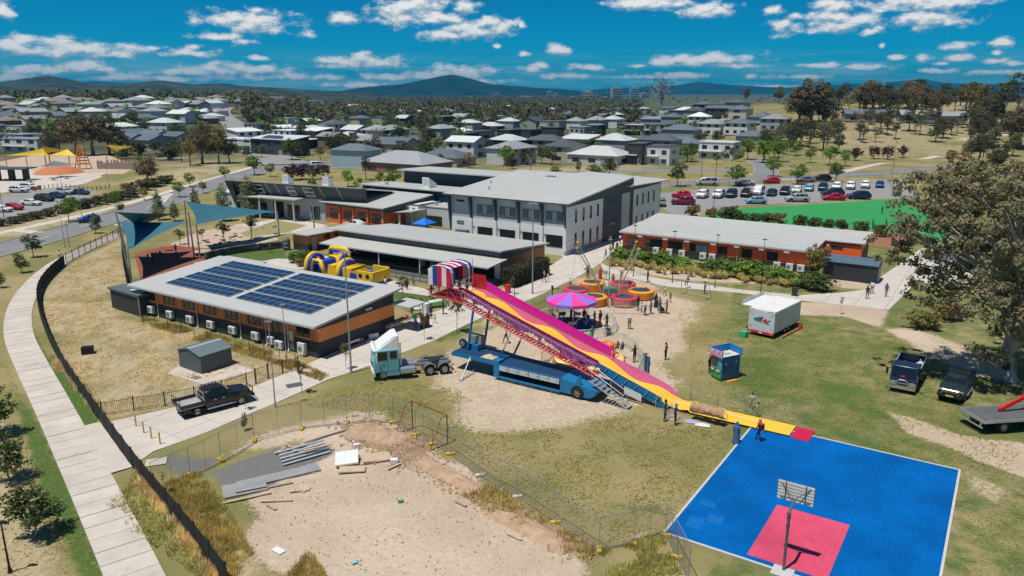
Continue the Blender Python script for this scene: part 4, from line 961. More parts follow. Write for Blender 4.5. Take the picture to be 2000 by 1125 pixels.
tree_proto('sapling_r',3,[(0,0,2.2,.5,.5,.55),(-.2,.1,2.6,.3,.3,.3)],28,.2,18,.065,'rust',M_STEM,.026,12,9,.3,name='sapling',fork=1.6)
tree_proto('twig',2.5,[(0,0,1.7,.22,.22,.6)],12,.16,14,.06,'weed',M_STEM,.018,18,5,.2,name='sapling',fork=1.9)
tree_proto('bushy',3.2,[(0,0,1.5,.85,.85,.75),(.15,.1,2.3,.6,.6,.55),(-.3,-.2,1.1,.7,.6,.4)],80,.26,24,.075,'dark',M_STEM,.05,19,10,.35,name='young_tree',fork=1.0)
def bush_proto(kind,h,w,nc,cr,lpc,ls,leaf,seed,shell=.35):
 me,C = crown(kind,[(0,0,h*.5,w,w,h*.42),(w*.35,-w*.2,h*.62,w*.55,w*.6,h*.33)],nc,cr,lpc,ls,LF[leaf],seed,shell,.2)
 PROTO[kind] = (h,me,limbs(.03,h,C,seed,8,fork=h*.3).mesh(kind+'_stem',M_BARKD),'shrub')
bush_proto('bush_g',1.5,.85,60,.24,24,.085,'green',21); bush_proto('bush_b',1.5,.85,60,.24,24,.085,'bright',22)
bush_proto('bush_d',1.5,.85,60,.24,24,.085,'dark',23); bush_proto('bush_o',1.5,.9,60,.24,24,.085,'olive',24)
bush_proto('bush_r',1.5,.8,50,.24,24,.085,'rust',25); bush_proto('bush_p',1.5,.9,55,.26,24,.09,'purple',26); bush_proto('bush_e',1.5,.9,60,.26,24,.09,'eucdark',27)
def HT(px,py,top,base=None):
 x,y,z = base or PG(px,py); lo,hi = 0.,60.
 for _ in range(40):
  m = (lo+hi)/2
  if PROJ(x,y,z+m)[1] > top: lo = m
  else: hi = m
 return lo
def plant_list(rows,fmt,group,cat='tree',wide=1.):
 """rows: (kind, base px, base py, top py[, wide]); labelled by their order across the photo"""
 out = []
 for r in rows:
  x,y,z = PG(r[1],r[2]); h = HT(r[1],r[2],r[3],(x,y,z))
  out.append(place_tree(r[0],x,y,z,max(h,.5),group=group,wide=r[4] if len(r) > 4 else wide,cat=cat))
 order_labels(out,fmt); return out
# --- the big gum on the right
def big_gum():
 x,y = G(1962,742)
 t = T('gum_tree','huge old gum tree with hollow pale trunk at the right edge','tree',(x,y,0))
 ells = [(-1,0,13.4,6,5.5,4.6),(-5.5,1,11.2,4.2,4,3.2),(-8.6,0,13.4,3.0,3,2.4),(3,2,15.5,6,6,3.6),(-3.6,-1.5,7.4,3.4,3,2.2),(4.5,0,9.5,5,5,3.8),(-1.2,-2.2,5.6,2.4,2,1.6),(-7.2,.4,8.2,2.6,2.2,1.5),(-10.6,1.5,11.6,1.8,2,1.4),(-9.,2,16.2,2.6,2.5,1.5),(-4,1,17,3.5,3.5,1.6),(7,3,13,4,4,4),(-3.,-2.5,3.6,1.8,1.5,1.0)]
 me,C = crown('big_gum_crown',ells,800,.66,64,.15,leaf_mat('leaf_big_gum',(.195,.195,.128),.45,.35),41,.52,.36)
 link('crown',me,t)
 mb = MB(); rg = random.Random(5)
 mb.path([(0,0,-.1),(.05,0,.6),(-.05,.05,1.6),(.05,.1,3.),(.2,.1,5),(.1,.2,8),(-.4,.2,11)],[1.05,.78,.62,.56,.50,.40,.26],14)
 for dx,dy in ((-.9,-.3),(.8,-.5),(.3,.9),(-.5,.8),(.1,-1.0)): mb.path([(0,0,.9),(dx*.55,dy*.55,.35),(dx*1.2,dy*1.2,-.05)],[.4,.3,.1],7)
 mb.build('trunk',M_BARKW,t,smooth=True)
 lb = MB()
 for k in rg.sample(range(len(C)),110):
  e = Vector(C[k]); s = Vector((.1,.1,min(max(e.z*rg.uniform(.45,.75),2.6),10))); r0 = rg.uniform(.09,.26)
  mid = s.lerp(e,.5)+Vector((rg.uniform(-.5,.5),rg.uniform(-.5,.5),rg.uniform(-.1,.8)))
  lb.path([s,s.lerp(mid,.5),mid,mid.lerp(e,.5)+Vector((0,0,.15)),e],[r0,r0*.8,r0*.55,r0*.3,.02],6)
 lb.build('limbs',M_BARKW,t,smooth=True,kind='stuff')
 MB().lathe([(.34,0),(.27,.5),(.12,.9),(.01,1.05)],10).build('trunk_hollow',mat('hollow_dark',(.05,.035,.028),.95),t,loc=(-.28,-.36,1.15))
 MB().path([(.35,-.45,.5),(.33,-.42,1.5),(.28,-.36,2.1)],[.2,.22,.06],8).build('torn_bark',mat('torn_wood',(.42,.20,.06),.9),t)
 MB().path([(-.42,-.3,1.9),(-.5,-.32,2.6),(-.38,-.2,3.3)],[.05,.3,.05],8).build('bark_plate',mat('bark_tan',(.36,.25,.18),.95),t)
big_gum()
x,y = G(1872,512); place_tree('euc_f',x,y,0,15.5,40,'olive green gum tree right behind the huge gum on its left',wide=1.25)
x,y = G(2010,560); place_tree('euc_c',x,y,0,15,70,'grey brown gum tree partly cut by the right edge behind the huge gum',wide=1.2)
x,y = G(1800,640); place_tree('bush_o',x,y,0,2.0,20,'low olive shrub growing under the huge gum',cat='shrub',wide=1.5)
x,y = G(1850,625); place_tree('bush_r',x,y,0,2.2,80,'rusty leaved shrub growing under the huge gum',cat='shrub',wide=1.4)
plant_list([('round_d',66,503,455),('bushy',43,533,487),('bushy',3,562,528),('round_g',135,433,386),('pear',187,456,415,1.1),('round_g',226,404,374),('round_o',282,391,364),('round_g',372,365,335),
   ('round_g',350,385,352),('round_o',397,378,352),('round_g',440,352,322),('round_g',497,342,300,1.1),('round_g',528,345,317),('round_d',238,417,395)],
           'young street tree on the road verge, {} of the left road','street trees along the left road')
plant_list([('pear',312,430,370,1.0),('pear',382,418,364,.9),('pear',437,432,358,1.0),('pear',490,424,345,1.15),('pear',342,432,393,1.2)],'grey green pear tree beside the shade sails, {}','pear trees by the shade sails')
plant_list([('pine',438,474,432),('pine',492,466,420),('pine',352,478,446),('pine',395,470,446)],'small flat topped pine on the play sand, {}','pines on the play sand')
plant_list([('bushy',72,1048,930,1.35),('bushy',18,938,838,1.2),('bushy',-6,850,738,1.2),('twig',322,965,905)],'young dark tree in the verge by the left footpath, {}','young trees by the left footpath')
plant_list([('sapling_r',590,768,700),('sapling',893,650,572),('sapling_r',829,664,610),('sapling_r',676,722,668),('sapling',787,585,540,1.5),('bushy',478,840,802,.6),('sapling',480,800,760),('sapling_r',1145,545,520),('sapling_r',1000,575,540),('twig',1642,614,572)],
           'thin young sapling planted along the driveway, {}','saplings along the driveway')
plant_list([('round_d',1323,364,314,1.1),('round_g',1437,364,320,1.3),('round_g',1510,345,304,1.1),('round_g',1557,360,318,1.2),('round_d',1632,356,314,1.25),('round_b',1400,320,300)],
           'round green street tree beside the right car park, {}','street trees by the right car park')
plant_list([('plum',1670,314,286,1.1),('plum',1706,311,283,1.0),('plum',1733,312,283,1.0),('plum',1763,308,282,.9)],'purple leaved plum tree by the right street, {}','purple plums by the right street')
plant_list([('round_b',1460,312,268,1.1),('round_b',1490,318,270,1.2),('round_b',1520,316,272,1.3),('round_b',1555,305,272),('round_o',1582,318,285),('round_b',1620,322,282,1.1),('round_b',1650,325,290)],'light green tree along the side street, {}','light green trees by the side street')
plant_list([('plum',572,352,318,1.3),('plum',590,350,322,1.2),('plum',612,350,322,1.3),('plum',632,348,318,1.1)],'dark purple plum bush behind the office roof, {}','purple plums behind the office')
plant_list([('round_b',680,365,330,1.1),('round_b',742,362,334,1.0),('round_g',772,362,330,1.2),('round_b',795,362,340,1.1),('round_b',700,372,345),('bush_b',610,362,345),('euc_b',715,352,305),('bush_g',760,360,342)],'leafy green tree behind the school roofs, {}','trees behind the school roofs',)
plant_list([('bush_r',1388,430,404),('bush_d',1417,430,402),('bush_e',1428,428,400),('bush_d',1447,436,412),('bush_d',1473,438,414),('bush_d',1497,439,414),('bush_o',1520,441,412),('bush_d',1562,444,418),('bush_d',1590,448,422),('bush_d',1617,449,426),('bush_d',1643,451,427),('bush_d',1680,456,430),('bush_d',1720,462,436),('bush_r',1352,428,398)],
           'vase shaped shrub in the red mulch bed, {}','shrubs in the mulch bed','shrub')
plant_list([('bush_g',1215,512,480,1.38),('bush_b',1240,513,482,1.25),('bush_g',1268,518,492),('bush_g',1288,516,488,1.50),('bush_g',1313,522,496),('bush_b',1338,526,502),('bush_g',1366,528,512,1.12),('bush_g',1392,532,504,1.38),('bush_g',1420,537,504,1.50),('bush_b',1446,540,506,1.38),('bush_b',1475,545,510,1.50),('bush_b',1506,550,518,1.50),('bush_g',1532,553,526,1.38),('bush_g',1564,560,534,1.50),('bush_d',1592,566,530,1.50)],
           'rounded green shrub in front of the vermilion classroom, {}','shrubs by the vermilion classroom','shrub',1.3)
plant_list([('round_o',1588,552,472,.8),('sapling_r',1604,545,478,1.3)],'small slender tree by the dark garden shed, {}','trees by the garden shed')
plant_list([('bush_g',578,512,488,1.2),('bush_g',592,510,487,1.1),('bush_d',605,512,490,1.2),('bush_o',588,520,502,1.1),('bush_o',612,520,504,1.2),('round_d',682,548,520,.5)],'low shrub in the bed by the inflatable, {}','shrubs by the inflatable','shrub')
plant_list([('bush_e',8+i*21,441-i*4.6,425-i*5.0,1.5) for i in range(13)]+[('bush_d',140,402,384,1.5),('bush_b',128,412,395,1.5),('bush_e',300,365,345,1.6),('bush_e',325,358,340,1.6),('bush_e',275,372,350,1.6),('bush_o',250,372,355,1.4)],'dark rounded hedge shrub beside the left car park, {}','hedge shrubs by the left car park','shrub')
plant_list([('euc_c',290,364,306,1.0)],'large rounded grey gum beside the playground, {}',None)[0]['label'] = 'large rounded grey gum beside the left playground'
# box hedge by the veranda classroom
def hedge():
 x,y = G(1003,558); t = T('hedge','clipped dark green hedge at the end of the veranda classroom','hedge',(x,y),57)
 rng = np.random.default_rng(3); n = 5200
 P = (rng.random((n,3))-.5)*np.array([8.6,1.8,2.3]); k = rng.integers(0,3,n); s = np.sign(rng.normal(size=n))
 for a in range(3): P[k == a,a] = s[k == a]*np.array([4.3,.9,1.15])[a]
 P += rng.normal(size=P.shape)*.08; P[:,2] += 1.2; N = rng.normal(size=P.shape)+np.array([0,0,.4])
 link('foliage',quads_mesh('hedge_leaves',P,N,.09+.06*rng.random(n),LF['eucdark'],rng=rng),t,(3.2,0,0))
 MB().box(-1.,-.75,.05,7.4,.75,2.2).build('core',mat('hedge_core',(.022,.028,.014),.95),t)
hedge()
# tufts: unmown grass, weeds and flax-like clumps (nobody could count the blades)
def tufts(name,label,cat,polys,n,h,w,leaf,seed,lean=.35):
 rng = np.random.default_rng(seed); pts = []
 for poly,share in polys:
  q = np.array(pg(*poly)); x0,y0 = q.min(0); x1,y1 = q.max(0); want = int(n*share); got = 0
  while got < want:
   p = (x0+(x1-x0)*rng.random(),y0+(y1-y0)*rng.random()); ins = False
   for (ax,ay),(bx,by) in zip(q,np.roll(q,-1,0)):
    if (ay > p[1]) != (by > p[1]) and p[0] < (bx-ax)*(p[1]-ay)/(by-ay)+ax: ins = not ins
   if ins and fbm(p[0]*.35,p[1]*.35,seed,3) > -.15: pts.append(p); got += 1
   elif rng.random() < .02: got += 1
 V = []; F = []
 for (x,y) in pts:
  for _ in range(5):
   a = rng.random()*6.283; hh = h*(.5+.9*rng.random()); l = lean*hh*rng.normal(); dx,dy = math.cos(a)*w,math.sin(a)*w; ox,oy = rng.normal(size=2)*h*.3
   b = len(V); V += [(x+ox-dx,y+oy-dy,0),(x+ox+dx,y+oy+dy,0),(x+ox+l*math.sin(a)+rng.normal()*.05,y+oy-l*math.cos(a),hh)]; F.append((b,b+1,b+2))
 me = bpy.data.meshes.new(name); me.from_pydata(V,[],F); me.materials.append(LF[leaf]); me.update()
 return prop(link(name,me),label,cat,kind='stuff')
tufts('dry_grass','tall dry straw grass in the fenced paddock on the left','grass',[([(85,600),(130,525),(235,475),(250,560),(225,620),(340,645),(560,700),(620,722),(505,735),(350,790),(205,815),(110,690)],1)],9000,.13,.022,'straw',1)
tufts('weeds','tall brown and green weeds along the black fence beside the bare ground','weeds',[([(320,945),(390,925),(440,990),(480,1060),(530,1130),(445,1130),(360,1020)],.7),([(560,1130),(600,1080),(640,1130)],.1),([(900,970),(960,950),(1170,1075),(1150,1100)],.2)],2600,.30,.028,'gold',2)
tufts('green_weeds','green weeds growing between the gravel and the black fence','weeds',[([(345,950),(400,935),(440,1000),(400,1000)],.4),([(1170,1080),(1290,1040),(1330,1120),(1200,1140)],.4),([(205,1000),(260,930),(420,1130),(390,1130)],.2)],2200,.26,.03,'weed',3)
tufts('fence_grass','dry seeding grass along the outside of the black fence','grass',[([(98,700),(112,690),(215,825),(205,832)],.4),([(258,925),(270,930),(440,1130),(415,1130)],.6)],1500,.45,.03,'straw',4)
tufts('base_grass','tall brown grass along the foot of the solar classroom','grass',[([(280,620),(420,655),(560,698),(640,735),(625,745),(520,705),(380,665),(275,632)],1)],2600,.32,.03,'gold',5)
LAWN = [([(1320,600),(1560,625),(1700,660),(1990,760),(1990,1120),(1880,1120),(1860,920),(1480,830),(1330,790),(1350,700)],.5),([(560,790),(760,735),(900,760),(900,840),(1000,850),(1240,810),(1440,850),(1300,1030),(1180,1060),(900,880),(780,815)],.5)]
tufts('lawn_tufts','short green grass tufts all over the lawns','grass',LAWN,12000,.07,.022,'weed',6,.6)
tufts('dry_tufts','short dry grass tufts all over the lawns','grass',LAWN+[([(0,700),(60,800),(200,1125),(0,1125)],.15)],7000,.055,.022,'lomandra',7,.8)
for i in range(84):
 s = i/83; px = 1195+s*390; py = 520+s*42+RND.uniform(-7,5); x,y = G(px,py)
 if i == 0:
  rng = np.random.default_rng(8); n = 60; V = []; F = []
  for k in range(n):
   a = rng.random()*6.283; r = .1+.55*rng.random(); hh = .35+.4*rng.random(); b = len(V); dx,dy = -math.sin(a)*.03,math.cos(a)*.03
   V += [(dx,dy,0),(-dx,-dy,0),(math.cos(a)*r*.6-dx,math.sin(a)*r*.6-dy,hh),(math.cos(a)*r*.6+dx,math.sin(a)*r*.6+dy,hh),(math.cos(a)*r,math.sin(a)*r,hh*.72)]; F += [(b,b+1,b+2,b+3),(b+3,b+2,b+4)]
  LOM = bpy.data.meshes.new('lomandra'); LOM.from_pydata(V,[],F); LOM.materials.append(LF['lomandra']); LOM.update(); loms = []
 o = link('grass_clump',LOM,None,(x,y,0),(0,0,RND.uniform(0,6.28)),(RND.uniform(1.0,1.5),)*3); prop(o,None,'plant','ornamental grass clumps by the cross path'); loms.append(o)
order_labels(loms,'golden ornamental grass clump along the cross path, {} of its row')
# ------------------------------------------------------------------ vehicles
M_TYRE = mat('tyre_rubber',(.018,.018,.018),.9,0,.2,6); M_RIM = mat('alloy_rim',(.48,.49,.50),.35,.6,.1,5); M_CHROME = mat('chrome_bar',(.62,.63,.64),.25,.8,.1,3)
M_CGLASS = glassmat('car_glass',(.012,.016,.020),.05); M_HEAD = mat('headlight_lens',(.62,.64,.66),.15,0,.1,9,spec=.8); M_TAIL = mat('tail_lens',(.35,.01,.012),.2,0,.1,9,spec=.7)
M_PLASTIC = mat('dark_plastic',(.022,.023,.025),.6); M_PLATE = mat('number_plate',(.70,.55,.10),.5)
CARPAINT = {k: mat('car_paint_'+k,c,.28,.1,.05,.8,spec=.6) for k,c in dict(base=(.5,.5,.5),white=(.72,.73,.73),silver=(.42,.44,.46),grey=(.16,.175,.19),black=(.014,.016,.019),navy=(.014,.032,.075),blue=(.010,.060,.26),red=(.52,.010,.030),maroon=(.24,.008,.045),lightblue=(.19,.40,.50),teal=(.15,.46,.53),darkteal=(.020,.034,.040)).items()}
def wheel(par,x,y,r=.33,w=.22,rim=.62):
 s = 1 if y > 0 else -1
 o = MB().lathe([(r*.58,-w/2),(r*.93,-w/2),(r,-w*.32),(r,w*.32),(r*.93,w/2),(r*.58,w/2),(r*.55,w*.2)],16).build('wheel',M_TYRE,par,True,loc=(x,y,r)); o.rotation_euler = (-s*math.pi/2,0,0)
 q = MB().lathe([(r*rim,w*.36),(r*rim*.95,w*.47),(r*rim*.75,w*.34),(r*.2,w*.40),(.001,w*.44)],16,rfun=None)
 for k in range(5):
  a = k*2*math.pi/5; q.path([(r*.12*math.cos(a),r*.12*math.sin(a),w*.43),(r*rim*.9*math.cos(a),r*rim*.9*math.sin(a),w*.45)],[.05,.035],4)
 q.build('rim',M_RIM,o)
 return o
def car_proto(kind,st,Lg,wb,glass,r=.33,rack=False,tray=None):
 """st: stations (x, z_low, z_belt, z_top, halfwidth, halfwidth_top) front to back"""
 t = T('parked_car','car','car',(0,-200,0))
 rings = []
 for (x,zl,zb,zt,hw,ht) in st:
  zm = (zl+zb)/2
  half = [(0,zl),(hw*.86,zl),(hw*.97,zl+.12),(hw,zm),(hw*.975,zb-.02),(hw*.95,zb+.015),((hw*.95+ht)/2+.01,(zb+zt)/2),(ht,max(zt-.05,zb+.02)),(ht*.86,zt),(0,zt+.015)]
  rings.append([(x,y,z) for y,z in half]+[(x,-y,z) for y,z in half[-2:0:-1]])
 b = MB().loft(rings).build('body',CARPAINT['base'],t,smooth=55)
 gl = lambda name,pts: MB().face(*pts).build(name,M_CGLASS,t)
 for name,pts in glass:
  if name in ('windscreen','rear_window'): gl(name,pts)
  else:
   gl(name,pts); gl(name,[(x,-y,z) for x,y,z in pts[::-1]])
 xf,xb = wb
 for x in (xf,xb):
  for y in (.74,-.74):
   wheel(t,x,y*st[2][4]/.88,r)
   s = 1 if y > 0 else -1
   a = MB(); a.lathe([(r*1.18,0),(r*1.18,.02),(.001,.02)],16,a0=0,a1=math.pi); q = a.build('wheel_arch',M_PLASTIC,t,loc=(x,s*(st[3][4]-.015),r)); q.rotation_euler = (math.pi/2,0,0 if s < 0 else math.pi);
   if s > 0: q.rotation_euler = (math.pi/2,0,math.pi)
 x0 = st[0][0]; x1 = st[-1][0]; hw = st[1][4]; z = st[1][2]
 for s in (1,-1):
  MB().cbox((x0+.12,s*hw*.70,z-.12),(.2,.36,.15),rz=-s*.35).build('headlight',M_HEAD,t)
  MB().cbox((x1-.05,s*st[-2][4]*.78,st[-2][2]-.12),(.12,.26,.18)).build('tail_light',M_TAIL,t)
  MB().cbox((glass[0][1][0][0]+.15,s*(st[3][4]+.08),glass[0][1][0][2]+.08),(.12,.18,.13)).build('mirror',M_PLASTIC,t)
 MB().box(x0-.02,-hw*.5,st[0][1]+.12,x0+.04,hw*.5,st[0][1]+.32).build('grille',M_PLASTIC,t)
 MB().box(x1-.03,-.26,st[-1][1]+.3,x1+.012,.26,st[-1][1]+.42).build('number_plate',M_PLATE,t)
 MB().box(x0+.3,-hw*.8,st[2][1]-.06,x1-.3,hw*.8,st[2][1]+.06).build('underbody',M_PLASTIC,t)
 if rack:
  for s in (1,-1): MB().tube((rack[0],s*.52,rack[2]),(rack[1],s*.52,rack[2]),.02).build('roof_rail',M_PLASTIC,t)
 return t
# x forward is NEGATIVE end first: front at -L/2
sed = [(-2.25,.32,.62,.64,.66,.5),(-2.1,.24,.72,.74,.82,.66),(-1.3,.2,.86,.90,.88,.74),(-.85,.2,.91,.95,.89,.78),(-.15,.2,.93,1.40,.89,.64),(.7,.2,.94,1.44,.89,.63),(1.35,.2,.96,1.22,.88,.66),(1.75,.22,.97,1.02,.87,.72),(2.15,.28,.95,.99,.82,.66),(2.25,.36,.72,.76,.74,.6)]
sedg = [('windscreen',[(-.86,-.70,.97),(-.86,.70,.97),(-.17,.585,1.375),(-.17,-.585,1.375)]),('rear_window',[(1.72,.68,1.05),(1.72,-.68,1.05),(.86,-.575,1.40),(.86,.575,1.40)]),('side_window',[(-.68,.865,.98),(.20,.865,.98),(.20,.665,1.36),(-.12,.665,1.36)][::-1]),('side_window',[(.28,.865,.98),(1.28,.85,1.0),(.78,.665,1.36),(.28,.665,1.36)][::-1])]
suv = [(-2.3,.4,.78,.80,.68,.55),(-2.15,.32,.92,.95,.86,.70),(-1.3,.28,1.04,1.08,.92,.80),(-.95,.28,1.08,1.12,.92,.82),(-.3,.28,1.1,1.64,.92,.68),(.8,.28,1.11,1.70,.92,.68),(1.7,.28,1.12,1.64,.91,.68),(2.1,.30,1.12,1.20,.90,.74),(2.28,.36,1.05,1.08,.86,.70),(2.32,.46,.8,.82,.78,.62)]
suvg = [('windscreen',[(-.98,-.76,1.14),(-.98,.76,1.14),(-.32,.62,1.60),(-.32,-.62,1.60)]),('rear_window',[(2.12,.70,1.22),(2.12,-.70,1.22),(1.80,-.61,1.58),(1.80,.61,1.58)]),('side_window',[(-.75,.895,1.16),(.22,.895,1.16),(.22,.705,1.60),(-.28,.705,1.60)][::-1]),('side_window',[(.3,.895,1.16),(1.15,.895,1.16),(1.15,.71,1.61),(.3,.71,1.61)][::-1]),('side_window',[(1.23,.89,1.16),(1.92,.88,1.18),(1.66,.71,1.58),(1.23,.71,1.60)][::-1])]
hat = [(-1.95,.34,.66,.68,.64,.5),(-1.8,.26,.78,.80,.80,.64),(-1.15,.2,.90,.94,.86,.74),(-.8,.2,.94,.98,.86,.76),(-.1,.2,.96,1.44,.86,.62),(.7,.2,.97,1.49,.86,.61),(1.4,.2,.99,1.40,.85,.60),(1.82,.24,.99,1.06,.83,.64),(1.95,.32,.85,.88,.78,.6)]
hatg = [('windscreen',[(-.82,-.70,1.0),(-.82,.70,1.0),(-.12,.57,1.41),(-.12,-.57,1.41)]),('rear_window',[(1.80,.62,1.10),(1.80,-.62,1.10),(1.5,-.55,1.36),(1.5,.55,1.36)]),('side_window',[(-.6,.84,1.01),(.25,.84,1.01),(.25,.645,1.40),(-.06,.645,1.40)][::-1]),('side_window',[(.33,.84,1.01),(1.35,.83,1.03),(1.15,.64,1.38),(.33,.645,1.40)][::-1])]
van = [(-2.5,.36,.8,.84,.74,.6),(-2.35,.3,.98,1.02,.9,.76),(-1.9,.28,1.08,1.14,.95,.84),(-1.2,.28,1.12,1.78,.96,.76),(0,.28,1.13,1.92,.96,.78),(2.2,.28,1.14,1.92,.96,.78),(2.5,.34,1.1,1.80,.93,.76)]
vang = [('windscreen',[(-1.88,-.8,1.17),(-1.88,.8,1.17),(-1.22,.69,1.73),(-1.22,-.69,1.73)]),('rear_window',[(2.46,.68,1.2),(2.46,-.68,1.2),(2.42,-.64,1.72),(2.42,.64,1.72)]),('side_window',[(-1.5,.94,1.2),(-.6,.945,1.2),(-.6,.80,1.76),(-1.15,.80,1.72)][::-1]),('side_window',[(-.5,.945,1.2),(.8,.945,1.2),(.8,.81,1.78),(-.5,.81,1.78)][::-1]),('side_window',[(.9,.945,1.2),(2.2,.945,1.2),(2.2,.81,1.78),(.9,.81,1.78)][::-1])]
CARS = dict(sedan=car_proto('sedan',sed,4.5,(-1.35,1.32),sedg),suv=car_proto('suv',suv,4.6,(-1.38,1.42),suvg,.37,rack=(-.2,1.7,1.74)),hatch=car_proto('hatch',hat,3.9,(-1.2,1.25),hatg,.31),van=car_proto('van',van,5,(-1.55,1.6),vang,.34))
CP = 'cars in the right car park'
def car(kind,colour,px,py,rz,label,name='parked_car',cat='car',group=None):
 """rz: heading of the nose, degrees from +x"""
 src = CARS[kind]; x,y,z = PG(px,py)
 o = copy_tree(src,(x,y,z+.03),rz+180,label); o.name = name; o['category'] = cat
 if group: o['group'] = group
 if group in (CP,'cars along the right street'): o.scale = (1.14,)*3
 recolor(o,{'car_paint_base': CARPAINT[colour]}); return o
CP = 'cars in the right car park'
for row in [
 ('suv','white',1372,386,-118,'white wagon parked nose away, first in the back row of the right car park'),('suv','white',1403,386,-118,'white four wheel drive between the white wagon and dark wagons in the right car park'),
 ('suv','navy',1428,385,-118,'dark navy wagon beside the white four wheel drive in the right car park'),('suv','black',1457,384,-118,'black wagon left of the white van in the right car park'),
 ('van','white',1481,380,-118,'white van parked between black and blue cars in the right car park'),('sedan','navy',1507,382,-118,'blue black sedan right of the white van in the right car park'),
 ('suv','black',1533,380,-118,'small black car left of a white sedan in the right car park'),('sedan','white',1556,376,-118,'white sedan in the middle of the right car park back row'),
 ('hatch','lightblue',1580,373,-118,'pale blue hatchback in the right car park back row'),('suv','navy',1607,372,-118,'navy wagon behind the silver wagon in the right car park'),
 ('suv','white',1634,370,-118,'white car behind the red sedan in the right car park'),('suv','white',1661,369,-118,'white car second from the end of the right car park'),('suv','white',1690,367,-118,'white car near the gum at the end of the right car park'),
 ('hatch','blue',1718,366,-118,'bright blue car at the far right end of the car park'),
 ('hatch','lightblue',1476,398,176,'light blue hatchback parked alone along the turf edge'),('suv','silver',1556,394,176,'silver wagon parked along the turf edge'),('sedan','red',1628,391,176,'bright red sedan parked along the turf edge'),
 ('suv','navy',1676,389,176,'dark navy car right of the red sedan along the turf edge'),('suv','maroon',1334,400,168,'magenta wagon parked at the left end of the right car park'),('hatch','red',1330,386,168,'red utility with white rear behind the magenta wagon'),
 ('hatch','grey',1291,402,-100,'grey car half hidden by the two storey block corner'),('suv','navy',1625,383,176,'navy car behind the red sedan near the turf edge')]:
 car(*row,group=CP)
SR = 'cars along the right street'
for row in [('van','silver',1380,362,174,'silver people mover on the street behind the car park'),('hatch','red',1506,358,174,'red hatchback on the street behind the car park'),('sedan','silver',1455,362,176,'silver sedan partly behind a round street tree'),
   ('sedan','grey',1573,356,176,'grey sedan under a street tree behind the car park'),('suv','black',1603,354,176,'black wagon beside the darkest street tree behind the car park')]: car(*row,group=SR)
LC = 'cars in the left car park'
for row in [('suv','white',38,376,0,'white wagon near the orange bins in the left car park'),('suv','white',58,370,0,'white wagon behind another near the plaza in the left car park'),('suv','silver',128,380,-20,'pale wagon with roof rails by the left hedge'),
   ('sedan','navy',158,380,-15,'small dark blue car at the hedge end of the left car park'),('sedan','navy',110,387,-15,'navy sedan left of the pale wagon'),('suv','black',88,393,-15,'black wagon in the left car park'),
   ('sedan','white',62,401,-10,'white sedan parked by the left hedge'),('hatch','red',28,410,-10,'red hatchback parked by the left hedge'),('hatch','white',6,414,-10,'white hatchback at the left edge of the photo')]: car(*row,group=LC)
car('hatch','blue',174,434,215,'bright blue hatchback driving on the left road','hatchback')
car('sedan','blue',596,328,20,'small blue car on the street behind the office block','sedan'); car('van','white',622,326,20,'white van on the street behind the office block','delivery_van','van')
car('sedan','white',693,444,150,'white car half hidden behind the veranda classroom roof','sedan')
for k in CARS.values():
 for c in list(k.children_recursive): bpy.data.objects.remove(c)
 bpy.data.objects.remove(k)
